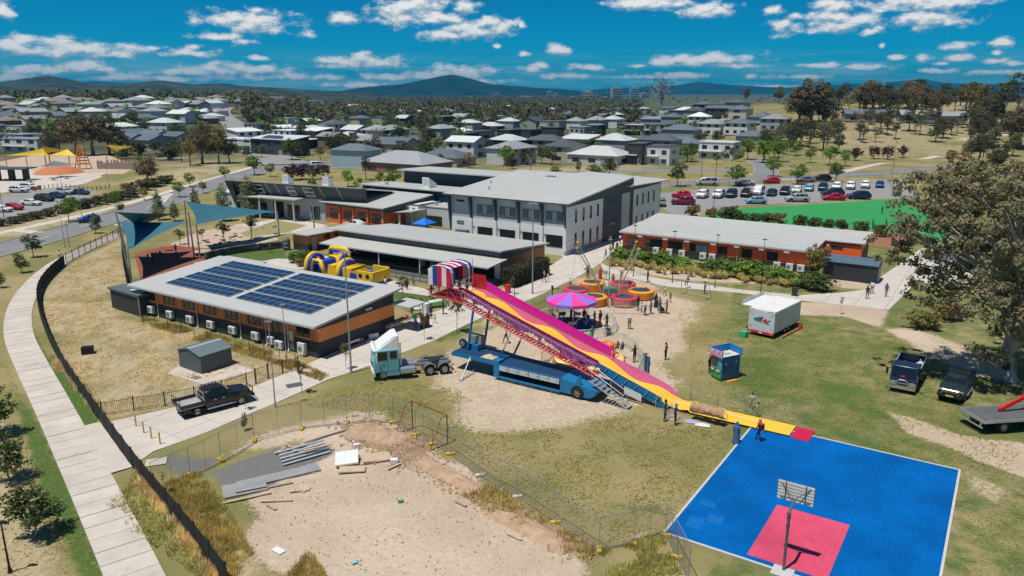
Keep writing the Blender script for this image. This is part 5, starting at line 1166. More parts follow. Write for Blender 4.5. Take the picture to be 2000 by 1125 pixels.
def ute(px,py,rz,label,paint,name='utility_truck',canopy=False):
 """dual cab utility, nose towards -x"""
 x,y = G(px,py); t = T(name,label,'ute',(x,y,.02),rz+180)
 st = [(-2.6,.5,.92,.95,.72,.6),(-2.45,.42,1.05,1.10,.9,.74),(-1.5,.38,1.16,1.20,.95,.84),(-1.1,.38,1.2,1.24,.95,.84),(-.45,.38,1.22,1.76,.95,.70),(.5,.38,1.22,1.82,.95,.70),(.95,.38,1.22,1.72,.95,.70),(1.08,.40,1.2,1.24,.94,.8)]
 rings = []
 for (X,zl,zb,zt,hw,ht) in st:
  half = [(0,zl),(hw*.88,zl),(hw*.98,zl+.15),(hw,(zl+zb)/2),(hw*.98,zb-.02),(hw*.95,zb+.02),((hw*.95+ht)/2+.01,(zb+zt)/2),(ht,max(zt-.05,zb+.03)),(ht*.86,zt),(0,zt+.015)]
  rings.append([(X,a,b) for a,b in half]+[(X,-a,b) for a,b in half[-2:0:-1]])
 MB().loft(rings).build('body',CARPAINT[paint],t,smooth=50)
 MB().face((-1.12,-.77,1.27),(-1.12,.77,1.27),(-.47,.64,1.73),(-.47,-.64,1.73)).build('windscreen',M_CGLASS,t)
 MB().face((1.05,.7,1.28),(1.05,-.7,1.28),(.97,-.62,1.68),(.97,.62,1.68)).build('rear_window',M_CGLASS,t)
 for s in (1,-1):
  for a in ([(-.85,.93,1.27),(-.08,.93,1.27),(-.08,.735,1.70),(-.42,.735,1.70)],[(.0,.93,1.27),(.9,.92,1.27),(.8,.735,1.68),(.0,.735,1.72)]):
   p = [(q[0],q[1]*s,q[2]) for q in a]; MB().face(*(p[::-1] if s > 0 else p)).build('side_window',M_CGLASS,t)
  MB().cbox((-2.42,s*.68,.95),(.25,.34,.18),rz=-s*.3).build('headlight',M_HEAD,t); MB().cbox((-.75,s*1.06,1.3),(.14,.2,.16)).build('mirror',M_PLASTIC,t)
  MB().box(-1.2,s*.96-.1,.38,1.,s*.96+.1,.46).build('side_step',M_STEEL,t); MB().cbox((.35,s*.965,1.02),(.18,.03,.05)).build('door_handle',M_CHROME,t); MB().cbox((-.3,s*.965,1.02),(.18,.03,.05)).build('door_handle',M_CHROME,t)
  MB().cbox((2.9,s*.7,.75),(.08,.3,.14)).build('tail_light',M_TAIL,t)
 for X in (-1.65,1.75):
  for s in (1,-1): wheel(t,X,s*.80,.39,.26)
 for i in range(5): MB().box(-.3+i*.26,-.66,1.84,-.22+i*.26,.66,1.87).build('roof_slat',M_PLASTIC,t)
 for s in (1,-1): MB().tube((-.4,s*.66,1.86),(.9,s*.66,1.86),.025).build('rack_rail',M_PLASTIC,t)
 # bull bar
 MB().box(-2.78,-.9,.5,-2.62,.9,.72).build('bumper',M_PLASTIC,t)
 b = MB(); b.path([(-2.72,-.6,.7),(-2.78,-.55,1.1),(-2.78,.55,1.1),(-2.72,.6,.7)],.04);
 b.build('bull_bar',M_PLASTIC if not canopy else M_CHROME,t)
 if canopy:
  for k in range(4): MB().box(-2.66,-.55,.82+k*.09,-2.58,.55,.86+k*.09).build('grille_bar',M_CHROME,t)
  MB().box(-2.8,-.28,.56,-2.785,.28,.68).build('number_plate',M_PLATE,t); MB().lathe([(.09,0),(.09,.03),(.001,.03)],10).build('badge',M_CHROME,t,loc=(-2.68,0,1.0)).rotation_euler = (0,-math.pi/2,0)
  MB().box(1.1,-.9,.6,2.85,.9,1.25).build('tub',CARPAINT[paint],t); MB().box(1.12,-.86,1.25,2.83,.86,1.3).build('tub_cover',M_PLASTIC,t)
 else:
  MB().box(1.15,-.98,.78,3.0,.98,.86).build('tray_floor',mat('tray_floor_grey',(.34,.35,.34),.8,0,.25,4,dirt=.4),t)
  for a in ((1.15,-.98,.86,3.0,-.93,1.14),(1.15,.93,.86,3.0,.98,1.14),(2.95,-.93,.86,3.0,.93,1.14)): MB().box(*a).build('tray_side',CARPAINT[paint],t)
  h = MB(); h.path([(1.18,-.9,.86),(1.18,-.85,1.72),(1.18,.85,1.72),(1.18,.9,.86)],.035).tube((1.18,-.85,1.3),(1.18,.85,1.3),.02); h.build('headboard_frame',M_ALU,t)
  h = MB(); h.path([(2.96,-.95,.9),(2.96,-.93,1.55),(2.96,.93,1.55),(2.96,.95,.9)],.03); h.build('rear_hoop',M_PLASTIC,t)
  for s in (1,-1): MB().box(1.3,s*.93-.12,.35,2.3,s*.93+.02,.45).cbox((2.45,s*.85,.6),(.5,.2,.3)).build('mudguard',M_PLASTIC,t)
 MB().box(-2.3,-.7,.3,2.8,.7,.42).build('chassis',M_PLASTIC,t)
 return t
ute(423,795,41,'black dual cab utility with open tray parked on the concrete driveway','black')
ute(1866,768,-130,'dark green grey dual cab utility parked nose forward near the huge gum','darkteal',canopy=True)
def prime_mover():
 x,y = G(806,728); t = T('prime_mover','teal and white prime mover truck parked left of the giant slide','truck',(x,y,0),180+17)
 TE,WH = CARPAINT['teal'],M_WHITE      # nose towards +x
 MB().exty([(1.3,.75),(3.42,.75),(3.5,1.1),(3.46,1.75),(3.25,2.75),(1.3,2.75)],-1.22,1.22).build('cab',TE,t,smooth=30)
 bevel(t.children[-1],.08,3)
 MB().raw([(1.3,-1.15,2.72),(1.3,1.15,2.72),(3.2,1.12,2.72),(3.2,-1.12,2.72),(1.3,-1.05,3.95),(1.3,1.05,3.95),(1.7,1.0,3.9),(1.7,-1.0,3.9),(3.12,.9,2.95),(3.12,-.9,2.95)],
  [(0,3,9,7,4),(1,5,6,8,2),(4,7,6,5),(7,9,8,6),(9,3,2,8),(0,4,5,1)]).build('roof_fairing',WH,t); bevel(t.children[-1],.1,3)
 MB().raw([(1.28,-1.0,2.8),(1.28,1.0,2.8),(1.28,.9,3.8),(1.28,-.9,3.8)],[(0,3,2,1)]).build('fairing_hollow',M_DARKIN,t)
 MB().face((3.44,-1.08,1.85),(3.44,1.08,1.85),(3.26,1.04,2.66),(3.26,-1.04,2.66)).build('windscreen',M_CGLASS,t)
 MB().box(3.2,-1.15,2.64,3.5,1.15,2.72).build('sun_visor',WH,t)
 for s in (1,-1):
  p = [(2.35,s*1.235,1.85),(3.25,s*1.235,1.85),(3.12,s*1.235,2.6),(2.35,s*1.235,2.6)]; MB().face(*(p if s < 0 else p[::-1])).build('side_window',M_CGLASS,t)
  o = MB().box(1.5,s*1.23-.01,1.95,2.1,s*1.23+.01,2.6).build('sleeper_window',M_CGLASS,t);
  MB().box(2.28,s*1.225-.012,.95,2.3,s*1.225+.012,2.7).build('door_gap',M_PLASTIC,t)
  MB().box(3.2,s*1.45-.1,1.75,3.3,s*1.45+.1,2.5).tube((3.25,s*1.2,2.5),(3.25,s*1.45,2.45),.025).build('mirror',WH if s > 0 else M_PLASTIC,t)
  MB().cbox((3.46,s*.9,.95),(.12,.42,.26)).build('headlight',M_HEAD,t)
  MB().cbox((2.65,s*1.235,1.45),(.22,.03,.05)).build('door_handle',M_PLASTIC,t)
 MB().box(3.38,-1.2,.42,3.58,1.2,.82).build('bumper',WH,t); MB().box(3.44,-.7,1.05,3.53,.7,1.65).build('grille',TE,t); MB().box(3.5,-.65,1.1,3.55,.65,1.5).build('grille_mesh',M_PLASTIC,t)
 MB().box(-3.4,-.45,.72,2.0,-.3,.98).box(-3.4,.3,.72,2.0,.45,.98).box(-3.4,-.3,.75,-3.25,.3,.95).box(.6,-.3,.75,.75,.3,.95).build('chassis_rails',mat('chassis_grey',(.30,.31,.31),.6,.2),t)
 MB().box(-.4,-.44,.985,1.2,.44,1.03).build('deck_plate',M_STEEL,t)
 MB().lathe([(.001,.06),(.5,.06),(.55,0),(.5,-.06)],18).build('fifth_wheel',M_PLASTIC,t,loc=(-1.9,0,1.12))
 o = MB().lathe([(.32,-.65),(.36,-.62),(.36,.62),(.32,.65),(.001,.65)],14).build('fuel_tank',M_CHROME,t,smooth=40,loc=(.6,1.0,.72)); o.rotation_euler = (0,math.pi/2,0)
 MB().box(-.2,-1.2,.45,1.1,-.65,1.0).build('fuel_tank',M_ALU,t)
 for s in (1,-1):
  MB().box(1.3,s*1.15-.06,.4,2.4,s*1.15+.06,.75).build('step',TE,t)
  wheel(t,2.7,s*1.02,.5,.32,.58)
  for X in (-1.35,-2.65):
   wheel(t,X,s*.95,.5,.55,.58)
   a = MB(); n = 10
   a.loft([[(.56*math.cos(u),.3,.56*math.sin(u)),(.56*math.cos(u),-.3,.56*math.sin(u)),(.59*math.cos(u),-.3,.59*math.sin(u)),(.59*math.cos(u),.3,.59*math.sin(u))] for u in [math.pi*(.08+.84*i/n) for i in range(n+1)]])
   a.build('mudguard',mat('mudguard_grey',(.12,.125,.13),.5),t,loc=(X,s*.95,.5))
  MB().cbox((-3.45,s*.85,.75),(.08,.3,.14)).build('tail_light',M_TAIL,t)
 MB().path([(1.15,.9,.9),(1.15,.95,2.6),(1.15,.95,3.2)],.08,8).build('exhaust_stack',M_CHROME,t)
prime_mover()
def tipper():
 x,y = G(1770,748); t = T('tipper_truck','dark blue small truck with bull bar and open steel tray','truck',(x,y,0),-125)
 NV = CARPAINT['navy']               # nose +x
 MB().exty([(1.0,.6),(2.62,.6),(2.7,1.05),(2.62,1.3),(2.3,2.2),(1.0,2.25)],-.98,.98).build('cab',NV,t,smooth=30); bevel(t.children[-1],.07,3)
 for i in range(8): MB().box(1.05,-.8+i*.21,2.24,2.25,-.74+i*.21,2.27).build('roof_rib',NV,t)
 MB().face((2.64,-.88,1.36),(2.64,.88,1.36),(2.34,.84,2.12),(2.34,-.84,2.12)).build('windscreen',M_CGLASS,t)
 MB().cbox((2.60,-.05,1.42),(.1,.3,.1)).build('dash_cloth',mat('dash_red',(.6,.04,.05),.6),t)
 for s in (1,-1):
  p = [(1.3,s*.99,1.4),(2.4,s*.99,1.4),(2.2,s*.99,2.08),(1.3,s*.99,2.08)]; MB().face(*(p if s < 0 else p[::-1])).build('side_window',M_CGLASS,t)
  MB().box(2.3,s*1.28-.09,1.35,2.38,s*1.28+.09,1.9).tube((2.3,s*.95,1.9),(2.34,s*1.28,1.85),.02).build('mirror',M_PLASTIC,t)
  MB().cbox((2.68,s*.7,.85),(.14,.38,.22)).build('headlight',M_HEAD,t)
  wheel(t,1.75,s*.86,.4,.26); wheel(t,-1.3,s*.82,.4,.42)
 MB().box(2.62,-1.0,.38,2.86,1.0,.66).build('bumper',M_CHROME,t)
 b = MB(); b.path([(2.84,-.5,.6),(2.9,-.4,1.05),(2.9,-.2,1.18),(2.9,.2,1.18),(2.9,.4,1.05),(2.84,.5,.6)],.05); b.tube((2.88,-.42,.9),(2.88,.42,.9),.03).build('bull_bar',M_CHROME,t)
 for s in (1,-1): MB().box(2.84,s*.75-.25,.7,2.9,s*.75+.25,1.0).build('bar_side',M_CHROME,t)
 MB().box(2.7,-.25,.72,2.76,.25,.86).build('number_plate',mat('plate_blue',(.1,.15,.5),.4),t)
 MB().box(-2.9,-1.05,.95,.9,1.05,1.05).build('tray_floor',mat('tray_steel',(.36,.36,.37),.7,.1,.2,3,dirt=.4),t)
 for a in ((-2.9,-1.05,1.05,.9,-1.0,1.75),(-2.9,1.0,1.05,.9,1.05,1.75),(-2.9,-1.0,1.05,-2.85,1.0,1.75),(.85,-1.0,1.05,.9,1.0,2.1)): MB().box(*a).build('tray_side',CARPAINT['navy'],t)
 for a in ((-2.92,-1.07,1.75,.9,-.98,1.8),(-2.92,.98,1.75,.9,1.07,1.8),(-2.92,-.98,1.75,-2.83,.98,1.8)): MB().box(*a).build('tray_rim',M_ALU,t)
 MB().box(-2.8,-.35,.6,2.3,.35,.85).build('chassis',M_PLASTIC,t)
 for nm,lb,col,lx,ly,s in (('folded_tarp','crumpled red tarp lying in the tray of the dark blue truck',(.55,.03,.06),-.3,.1,.55),('load_sack','pale green sack in the tray of the dark blue truck',(.35,.45,.15),-.9,-.6,.4),('wire_coil','white tangled sheeting in the tray of the dark blue truck',(.6,.62,.62),-2.1,.6,.5)):
  rr = random.Random(nm); th = math.radians(-125); wx,wy = x+lx*math.cos(th)-ly*math.sin(th),y+lx*math.sin(th)+ly*math.cos(th)
  o = MB().grid(lambda u,v: ((u-.5)*2*s,(v-.5)*1.4*s,.06+(1.3*s*math.sin(math.pi*u)*math.sin(math.pi*v)*(.7+.5*mnoise.noise(Vector((u*4,v*4,s*9)))))),10,8).build(nm,mat(nm+'_cloth',col,.7),None,smooth=True,loc=(wx,wy,1.05),rz=-125); prop(o,lb,'load')
tipper()
def crane_truck():
 x,y = G(1965,832); t = T('crane_truck','flatbed truck with red folding crane cut by the right edge','truck',(x,y,0),8)
 # tail towards -x
 MB().box(-2.9,-1.2,1.0,6.5,1.2,1.08).build('deck',mat('deck_chequer',(.14,.145,.15),.55,.2,.25,2,dirt=.5),t)
 for a in ((-2.98,-1.28,.92,6.5,-1.2,1.12),(-2.98,1.2,.92,6.5,1.28,1.12),(-3.0,-1.2,.92,-2.9,1.2,1.12)): MB().box(*a).build('deck_edge',M_ALU,t)
 MB().box(-2.8,-.4,.65,6.5,.4,.9).build('chassis',M_PLASTIC,t)
 MB().box(-3.02,-1.15,.5,-2.94,1.15,.58).box(-3.,-1.0,.58,-2.95,-.9,.92).box(-3.,.9,.58,-2.95,1.0,.92).build('rear_bar',M_ALU,t)
 for X in (-1.2,5.4):
  for s in (1,-1): wheel(t,X,s*.92,.46,.45); MB().box(X-.55,s*.95-.25,.94,X+.55,s*.95+.25,.97).build('mudguard',M_PLASTIC,t)
 MB().box(1.3,-1.25,.45,2.6,-.6,.9).build('tool_box',M_ALU,t)
 R = mat('crane_red',(.62,.016,.020),.4,0,.08,2)
 a = MB();
 def beam(p,q,w,h):
  p,q = Vector(p),Vector(q); d = q-p; M = Matrix.Translation((p+q)/2) @ d.to_track_quat('X','Z').to_matrix().to_4x4(); L_ = d.length/2
  return MB().box(-L_,-w/2,-h/2,L_,w/2,h/2,M)
 beam((-.6,.25,1.2),(1.6,.25,2.25),.2,.24).build('jib',R,t); beam((1.4,.25,2.2),(5.2,.25,3.7),.28,.34).build('boom',R,t)
 MB().cbox((1.5,.25,2.15),(.4,.34,.34)).build('knuckle',R,t)
 MB().box(3.9,-.35,1.08,4.6,.75,2.4).build('crane_base',R,t); MB().tube((4.2,.25,2.3),(4.6,.25,3.4),.18).build('crane_post',R,t)
 MB().box(2.3,-1.15,1.08,3.0,-.3,1.9).build('hydraulic_tank',M_PLASTIC,t); MB().tube((2.3,-1.,1.9),(2.1,-.6,2.3),.03).tube((2.3,-.4,1.9),(2.4,-.9,2.4),.03).build('hose_frame',M_ALU,t)
crane_truck()
# ------------------------------------------------------------------ fair rides
def C(n,c,r=.5,**k): return mat(n,c,r,**k)
M_YEL = C('slide_yellow',(.85,.50,.045),.3,var=.08,scale=.6); M_PINK = C('slide_pink',(.72,.17,.48),.4,var=.10,scale=.5); M_MAG = C('slide_magenta',(.66,.008,.40),.45,var=.06,scale=.5)
M_RTR = C('truss_red',(.56,.035,.035),.5); M_BLU = C('ride_blue',(.010,.165,.36),.45,dirt=.1); M_NAVY = C('deck_navy',(.010,.045,.115),.6,var=.2,scale=1.2); M_ORG = C('ride_orange',(.75,.30,.03),.5); M_REDP = C('ride_red',(.60,.03,.05),.5)
M_MATB = C('trampoline_mat',(.045,.062,.085),.8); M_PURP = C('panel_purple',(.20,.12,.40),.5,var=.6,scale=4); M_COTTON = C('burlap',(.42,.26,.14),.9,var=.25,scale=4,bump=.02)
def zline(s):
 pts = [(-29.5,7.05),(-28.4,6.86),(-25.88,5.98),(-22.69,4.98),(-16.24,3.0),(-14.14,2.34),(-11.09,1.36),(-9.6,.86),(-8.4,.5),(-7.2,.3),(0,.16)]
 for (a,za),(b,zb) in zip(pts,pts[1:]):
  if a <= s <= b: return za+(zb-za)*(s-a)/(b-a)
 return pts[0][1] if s < pts[0][0] else .16
def zbed(s):
 if s > -7.5: return .13
 w = smooth01(-7.6,-9.6,s) if False else max(0.,min(1.,(-7.6-s)/2.2))
 return zline(s)-.06-w*(.56+.27*math.cos(2*math.pi*(s+28.6)/5.2)-.30*(s < -28))
def PT(s):
 p = zline(s)-.10+.30*smooth01(-17,-11.5,s); e = max(0.,min(1.,(-9.2-s)/1.1)); return zbed(s)-.05+(p-zbed(s)+.05)*math.sqrt(1-(1-e)**2)
def giant_slide():
 t = T('giant_slide','giant inclined pink and yellow fairground slide mounted on a blue trailer','slide',(19.91,49.85,0),-33); Wd = 2.08
 N = 150
 lanes = 4
 for k in range(lanes):
  y0,y1 = .06+k*(Wd-.12)/lanes,.06+(k+1)*(Wd-.12)/lanes
  def fn(u,v,y0=y0,y1=y1):
   s = -29.2+29.1*u; e = .035*abs(2*v-1)**6
   return (s,y0+(y1-y0)*v,max(zbed(s),.05)+e)
  MB().grid(fn,N,6).build('slide_lane',M_YEL,t,smooth=True)
 ss = [-29.2+i*.2 for i in range(int((29.2-9.2)/.2)+1)]
 MB().loft([[(s,Wd-.02,zbed(s)-.1),(s,Wd-.02,PT(s)),(s,Wd+.03,PT(s)),(s,Wd+.03,zbed(s)-.1)] for s in ss]).build('pink_wall',M_PINK,t)
 ss2 = [-29.2+i*.2 for i in range(int((29.2-15.)/.2)+1)]
 MB().loft([[(s,Wd+.0,PT(s)+.04),(s,Wd+.0,zline(s)+.72),(s,Wd+.04,zline(s)+.72),(s,Wd+.04,PT(s)+.04)] for s in ss2]).build('magenta_wall',M_MAG,t)
 MB().path([(s,Wd-.01,PT(s)+.02) for s in ss2],.03,6).build('wall_rail',M_BLACK,t)
 MB().tube((-15.,Wd,zline(-15)-.2),(-15.,Wd,zline(-15)+.7),.05).build('wall_post',C('post_magenta',(.3,.01,.14)),t)
 for a,b,m,nm in ((-29.2,-15.3,M_PURP,'upper_side'),(-15.3,-9.8,M_BLU,'lower_side')):
  ss = [a+(b-a)*i/60 for i in range(61)]; MB().loft([[(s,0,zbed(s)-.12),(s,0,zline(s)-.05),(s,.06,zline(s)-.05),(s,.06,zbed(s)-.12)] for s in ss]).build(nm,m,t); MB().path([(s,.03,zline(s)-.03) for s in ss],.05,6).build('side_rail',M_RTR if b < -15 else M_YEL,t)
 MB().loft([[(s,.02,zline(s)-.9),(s,.02,zline(s)-.35),(s,.05,zline(s)-.35),(s,.05,zline(s)-.9)] for s in [-15.2+i*.4 for i in range(15)]]).build('side_skirt',M_BLU,t)
 for s in (-8.,-6,-4,-2): MB().box(s,.0,0,s+.08,Wd,.06).build('lane_bearer',M_STEEL,t)
 MB().box(.02,.0,.02,1.25,2.1,.09).build('end_mat',C('mat_crimson',(.55,.008,.055),.6),t)
 # stair box with red lattice
 y0,y1 = -.85,-.05; zt = lambda s: zline(s)+.12; zb = lambda s: zline(s)-1.02
 for y in (y0,y1):
  for nm,zz,r in (('top_chord',zt,.05),('bottom_chord',zb,.06)): MB().path([(s,y,zz(s)) for s in (-30.,-28.4,-25.9,-22.7,-19,-15.3)],r,6).build(nm,M_RTR,t)
 n = 14
 for i in range(n+1):
  s = -30+14.7*i/n
  MB().tube((s,y0,zb(s)),(s,y0,zt(s)),.035).build('lattice_post',M_RTR,t)
  if i < n:
   s2 = -30+14.7*(i+1)/n; MB().tube((s,y0,zb(s)),(s2,y0,zt(s2)),.022).build('lattice_brace',M_RTR,t); MB().tube((s,y0,zt(s)),(s2,y0,zb(s2)),.022).build('lattice_brace',C('brace_pink',(.62,.18,.30)),t)
   if i > 1: MB().face((s+.1,-.03,zb(s+.1)+.35),(s2-.1,-.03,zb(s2-.1)+.35),(s2-.1,-.03,zt(s2-.1)-.16),(s+.1,-.03,zt(s+.1)-.16)).build('graphic_panel',M_PURP,t)
 for i in range(46):
  s = -29.6+14.1*i/45; MB().box(s-.14,y0+.04,zb(s)+.04,s+.14,y1-.04,zb(s)+.07).build('stair_tread',C('tread_maroon',(.28,.02,.03)),t)
 # platform and striped cover
 MB().box(-32.1,-.85,6.08,-29.2,2.1,6.18).build('platform',M_RTR,t)
 for x in (-32.05,-31.1,-30.15):
  for y in (-.82,2.07): MB().tube((x,y,6.15),(x,y,7.5),.035).build('rail_post',M_RTR,t)
 for y in (-.4,.5,1.3): MB().tube((-32.05,y,6.15),(-32.05,y,7.3),.025).build('rail_post',M_RTR,t)
 for z in (6.6,7.1):
  for y in (-.82,2.07): MB().tube((-32.05,y,z),(-29.6,y,z),.025).build('rail',M_RTR,t)
  MB().tube((-32.05,-.82,z),(-32.05,2.07,z),.025).build('rail',M_RTR,t)
 MB().box(-29.5,2.05,6.6,-27.9,2.1,7.9).build('red_side_panel',C('panel_mesh_red',(.42,.02,.03)),t)
 W_,B_,R_ = C('stripe_white',(.72,.72,.70),.6),C('stripe_blue',(.012,.06,.30),.6),C('stripe_red',(.62,.008,.05),.6)
 prof = [(-32.15,7.15),(-32.15,8.55),(-31.9,8.85),(-31.2,9.02),(-30.3,9.02),(-29.7,8.85),(-29.55,8.5),(-29.5,7.4)]
 cols = [W_,B_,R_,W_,R_,W_,B_,R_,W_,B_]; yy = [-.95,-.66,-.36,-.08,.2,.55,.9,1.25,1.55,1.85,2.2]
 for k in range(10):
  m = MB(); p = prof[:6] if 1 < k < 8 else prof
  for (xa,za),(xb,zb_) in zip(p,p[1:]): m.face((xa,yy[k],za),(xa,yy[k+1],za),(xb,yy[k+1],zb_),(xb,yy[k],zb_))
  m.build('cover_stripe',cols[k],t)
 for y,c in ((-.95,0),(2.2,1)):
  xs = [-32.15,-31.65,-31.1,-30.6,-30.1,-29.6]
  for i in range(5):
   h = lambda x: 8.55+.45*math.sin(math.pi*(x+32.3)/2.9)
   MB().face((xs[i],y,7.15),(xs[i+1],y,7.15),(xs[i+1],y,h(xs[i+1])),(xs[i],y,h(xs[i]))).build('cover_side_stripe',(W_,B_,R_,W_,R_)[i],t)
 MB().tube((-29.4,2.1,6.2),(-29.4,2.1,9.3),.04).build('flag_pole',M_ALU,t)
 for y in (.4,1.0,1.6): MB().path([(-29.3,y-.25,6.9),(-29.2,y-.25,7.7),(-29.2,y+.25,7.7),(-29.3,y+.25,6.9)],.025).build('entry_hoop',M_ALU,t)
 # legs
 for y in (-.75,1.9):
  MB().tube((-27.3,y,5.5),(-28.1,y,.9),.11,n=8).build('leg',M_BLU,t); MB().tube((-27.9,y,2.1),(-28.9,y,.9),.07).build('leg_brace',M_BLU,t)
  MB().tube((-23.4,y,4.0),(-24.1,y,2.4),.05).build('ram_rod',M_CHROME,t); MB().tube((-24.1,y,2.4),(-24.8,y,.95),.09).build('ram_cylinder',M_BLU,t)
 MB().tube((-26.8,-2.,1.5),(-26.5,-3.75,.03),.06).build('outrigger',M_STEEL,t); MB().tube((-26.5,-1.9,.4),(-26.5,-3.7,.05),.02).build('outrigger_stay',M_STEEL,t); MB().cbox((-26.5,-3.75,.03),(.35,.35,.05)).build('outrigger_foot',M_STEEL,t)
 # trailer
 MB().box(-28.9,-1.9,1.25,-24.0,.7,1.6).build('gooseneck',M_BLU,t); MB().box(-24.0,-1.95,1.15,-17.8,.75,1.45).build('trailer_deck',M_NAVY,t)
 MB().box(-28.8,-1.85,1.6,-24.1,.65,1.61).build('gooseneck_deck',M_NAVY,t); MB().box(-24.35,-1.98,.2,-23.8,-1.2,1.7).build('neck_post',M_BLU,t)
 MB().box(-23.9,-2.,.2,-17.8,-1.82,.34).build('bottom_rail',M_BLU,t); MB().box(-23.8,-1.7,.3,-17.9,.6,.4).build('belly',M_BLACK,t)
 MB().box(-23.9,-1.99,1.37,-17.8,-1.93,1.48).build('deck_edge',M_BLU,t)
 for i in range(6): x = -23.75+i*.99; o = MB().box(x,-2.0,.92,x+.93,-1.95,1.35).build('locker_door',C('locker_pale',(.46,.52,.54),.5),t); MB().cbox((x+.75,-2.01,1.14),(.07,.03,.07)).build('door_latch',M_BLACK,o)
 MB().exty([(-17.8,.25),(-15.1,.25),(-14.6,.6),(-14.5,1.0),(-15.9,1.2),(-17.8,1.47)],-1.95,.75).build('trailer_rear',M_BLU,t); MB().exty([(-16.5,1.05),(-15.9,1.05),(-15.95,2.0),(-16.1,2.0)],-1.9,-1.8).build('rear_bracket',M_BLU,t)
 for y in (-1.83,.65):
  for x in (-16.2,): wheel(t,x,y,.5,.34,.6)
 MB().lathe([(.6,0),(.6,.02),(.001,.02)],20).build('wheel_recess',M_BLACK,t,loc=(-16.2,-1.955,.52)).rotation_euler = (math.pi/2,0,0)
 MB().box(-28.4,-.6,1.61,-27.0,.6,2.15).build('engine_box',M_BLU,t); MB().box(-28.3,-.2,2.15,-26.9,.5,2.85).build('radiator',C('radiator_grey',(.24,.27,.27),.6),t)
 wheel(t,-28.6,-.6,.42,.22,.6).location.z = 2.1
 for x,y in ((-20.6,.4),(-19.9,.45)): MB().path([(x,y,1.45),(x,y,1.75),(x+.45,y,1.75),(x+.45,y,1.45)],.03).build('deck_hoop',M_STEEL,t)
 MB().grid(lambda u,v: (-25.9+1.3*u,-1.75+.9*v,1.63+.22*math.sin(math.pi*u)*math.sin(math.pi*v)*(1+.5*mnoise.noise(Vector((u*5,v*5,2))))),12,10).build('rope_heap',C('rope_cream',(.55,.42,.30),.9,var=.5,scale=5),t,smooth=True)
 # aluminium access stair
 for y in (-1.75,-.95): MB().path([(-15.3,y,1.75),(-11.9,y,.05)],.05,4).build('stair_stringer',M_ALU,t)
 for i in range(9): q = i/8; x,z = -15.1+3.0*q,1.66-1.5*q; MB().box(x,-1.72,z,x+.3,-.98,z+.04).build('stair_step',M_ALU,t)
 for y in (-1.75,-.95):
  MB().path([(-15.4,y,2.7),(-12.2,y,1.1)],.025).build('stair_handrail',M_ALU,t)
  for q in (.1,.5,.95): MB().tube((-15.3+3.3*q,y,1.75-1.65*q),(-15.4+3.2*q,y,2.7-1.6*q),.02).build('handrail_post',M_ALU,t)
 for i in range(7): s = -15.+i*.9; MB().tube((s,-.05,zline(s)-.9),(s+.5,-.05,zline(s+.5)-.1),.025).build('side_strut',M_ALU,t)
 MB().face((-12.9,-.2,.6),(-11.4,-.2,.25),(-11.4,-.2,.85),(-12.9,-.2,1.25)).build('rules_board',M_WHITE,t)
 for s in (-10.2,-8.9): MB().tube((s,-.1,0),(s,-.1,zline(s)),.04).build('support_post',M_ALU,t)
 MB().path([(-9.2,-.35,1.0),(-4.5,-.35,.95),(-1.8,-.35,.9)],.02).build('lane_rope',M_STEEL,t)
 for s in (-6.8,-4.5,-1.8): MB().tube((s,-.35,0),(s,-.35,.95),.025).build('rope_post',M_STEEL,t)
 return t
giant_slide()
SL = Matrix.Translation((19.91,49.85,0)) @ Matrix.Rotation(math.radians(-33),4,'Z')
def SP(s,y,z=0): v = SL @ Vector((s,y,z)); return (v.x,v.y,v.z)
o = MB().grid(lambda u,v: (-2.6+2.6*u,-.1-.55*math.sin(math.pi*v)+.16*mnoise.noise(Vector((u*8,v*3,1))),.95-.38*math.cos(math.pi*v)+.14*mnoise.noise(Vector((u*9,v*4,5)))),26,10).build('burlap_mats',M_COTTON,None,smooth=True,loc=SP(-4.6,-.25,-.05),rz=-33); prop(o,'roll of brown burlap mats hung on the rail beside the slide lane','mats')
o = MB().lathe([(.42,0),(.42,.05),(.40,.05),(.40,0)],20,(0,0,.9)).lathe([(.42,0),(.42,.05),(.40,.05),(.40,0)],20,(0,0,.1));
t = T('operator_barrier','white round barrier hoop standing beside the slide operators','barrier',SP(-8.3,-1.5)); o.build('hoop',M_WHITE,t)
for k in range(5): MB().tube((.41*math.cos(k*1.26),.41*math.sin(k*1.26),0),(.41*math.cos(k*1.26),.41*math.sin(k*1.26),.95),.025).build('upright',M_WHITE,t)
for k,(s,y,c) in enumerate(((-6.9,-1.2,(.30,.36,.46)),(-6.0,-1.3,(.62,.62,.62)))): prop(MB().grid(lambda u,v: ((u-.5)*1.1,(v-.5)*.6,.04+.16*math.sin(math.pi*u)*math.sin(math.pi*v)*(1+.6*mnoise.noise(Vector((u*4,v*4,k))))),8,6).build('ground_bag',C('bag_%d' % k,c,.7),None,smooth=True,loc=SP(s,y),rz=-20),('blue grey' if k == 0 else 'pale')+' bag lying on the grass beside the slide lane','bag')
t = T('lane_barrier','thin wire barrier with posts on the grass side of the slide lane','barrier',SP(-4,3.0),-33)
for i in range(5): MB().tube((-4.5+i*2.2,0,0),(-4.5+i*2.2,0,1.05),.03).build('post',M_STEEL,t)
for z in (1.0,.5): MB().path([(-4.5+i*1.1,0,z-.12*(i % 2)) for i in range(9)],.012,4).build('wire',M_STEEL,t)
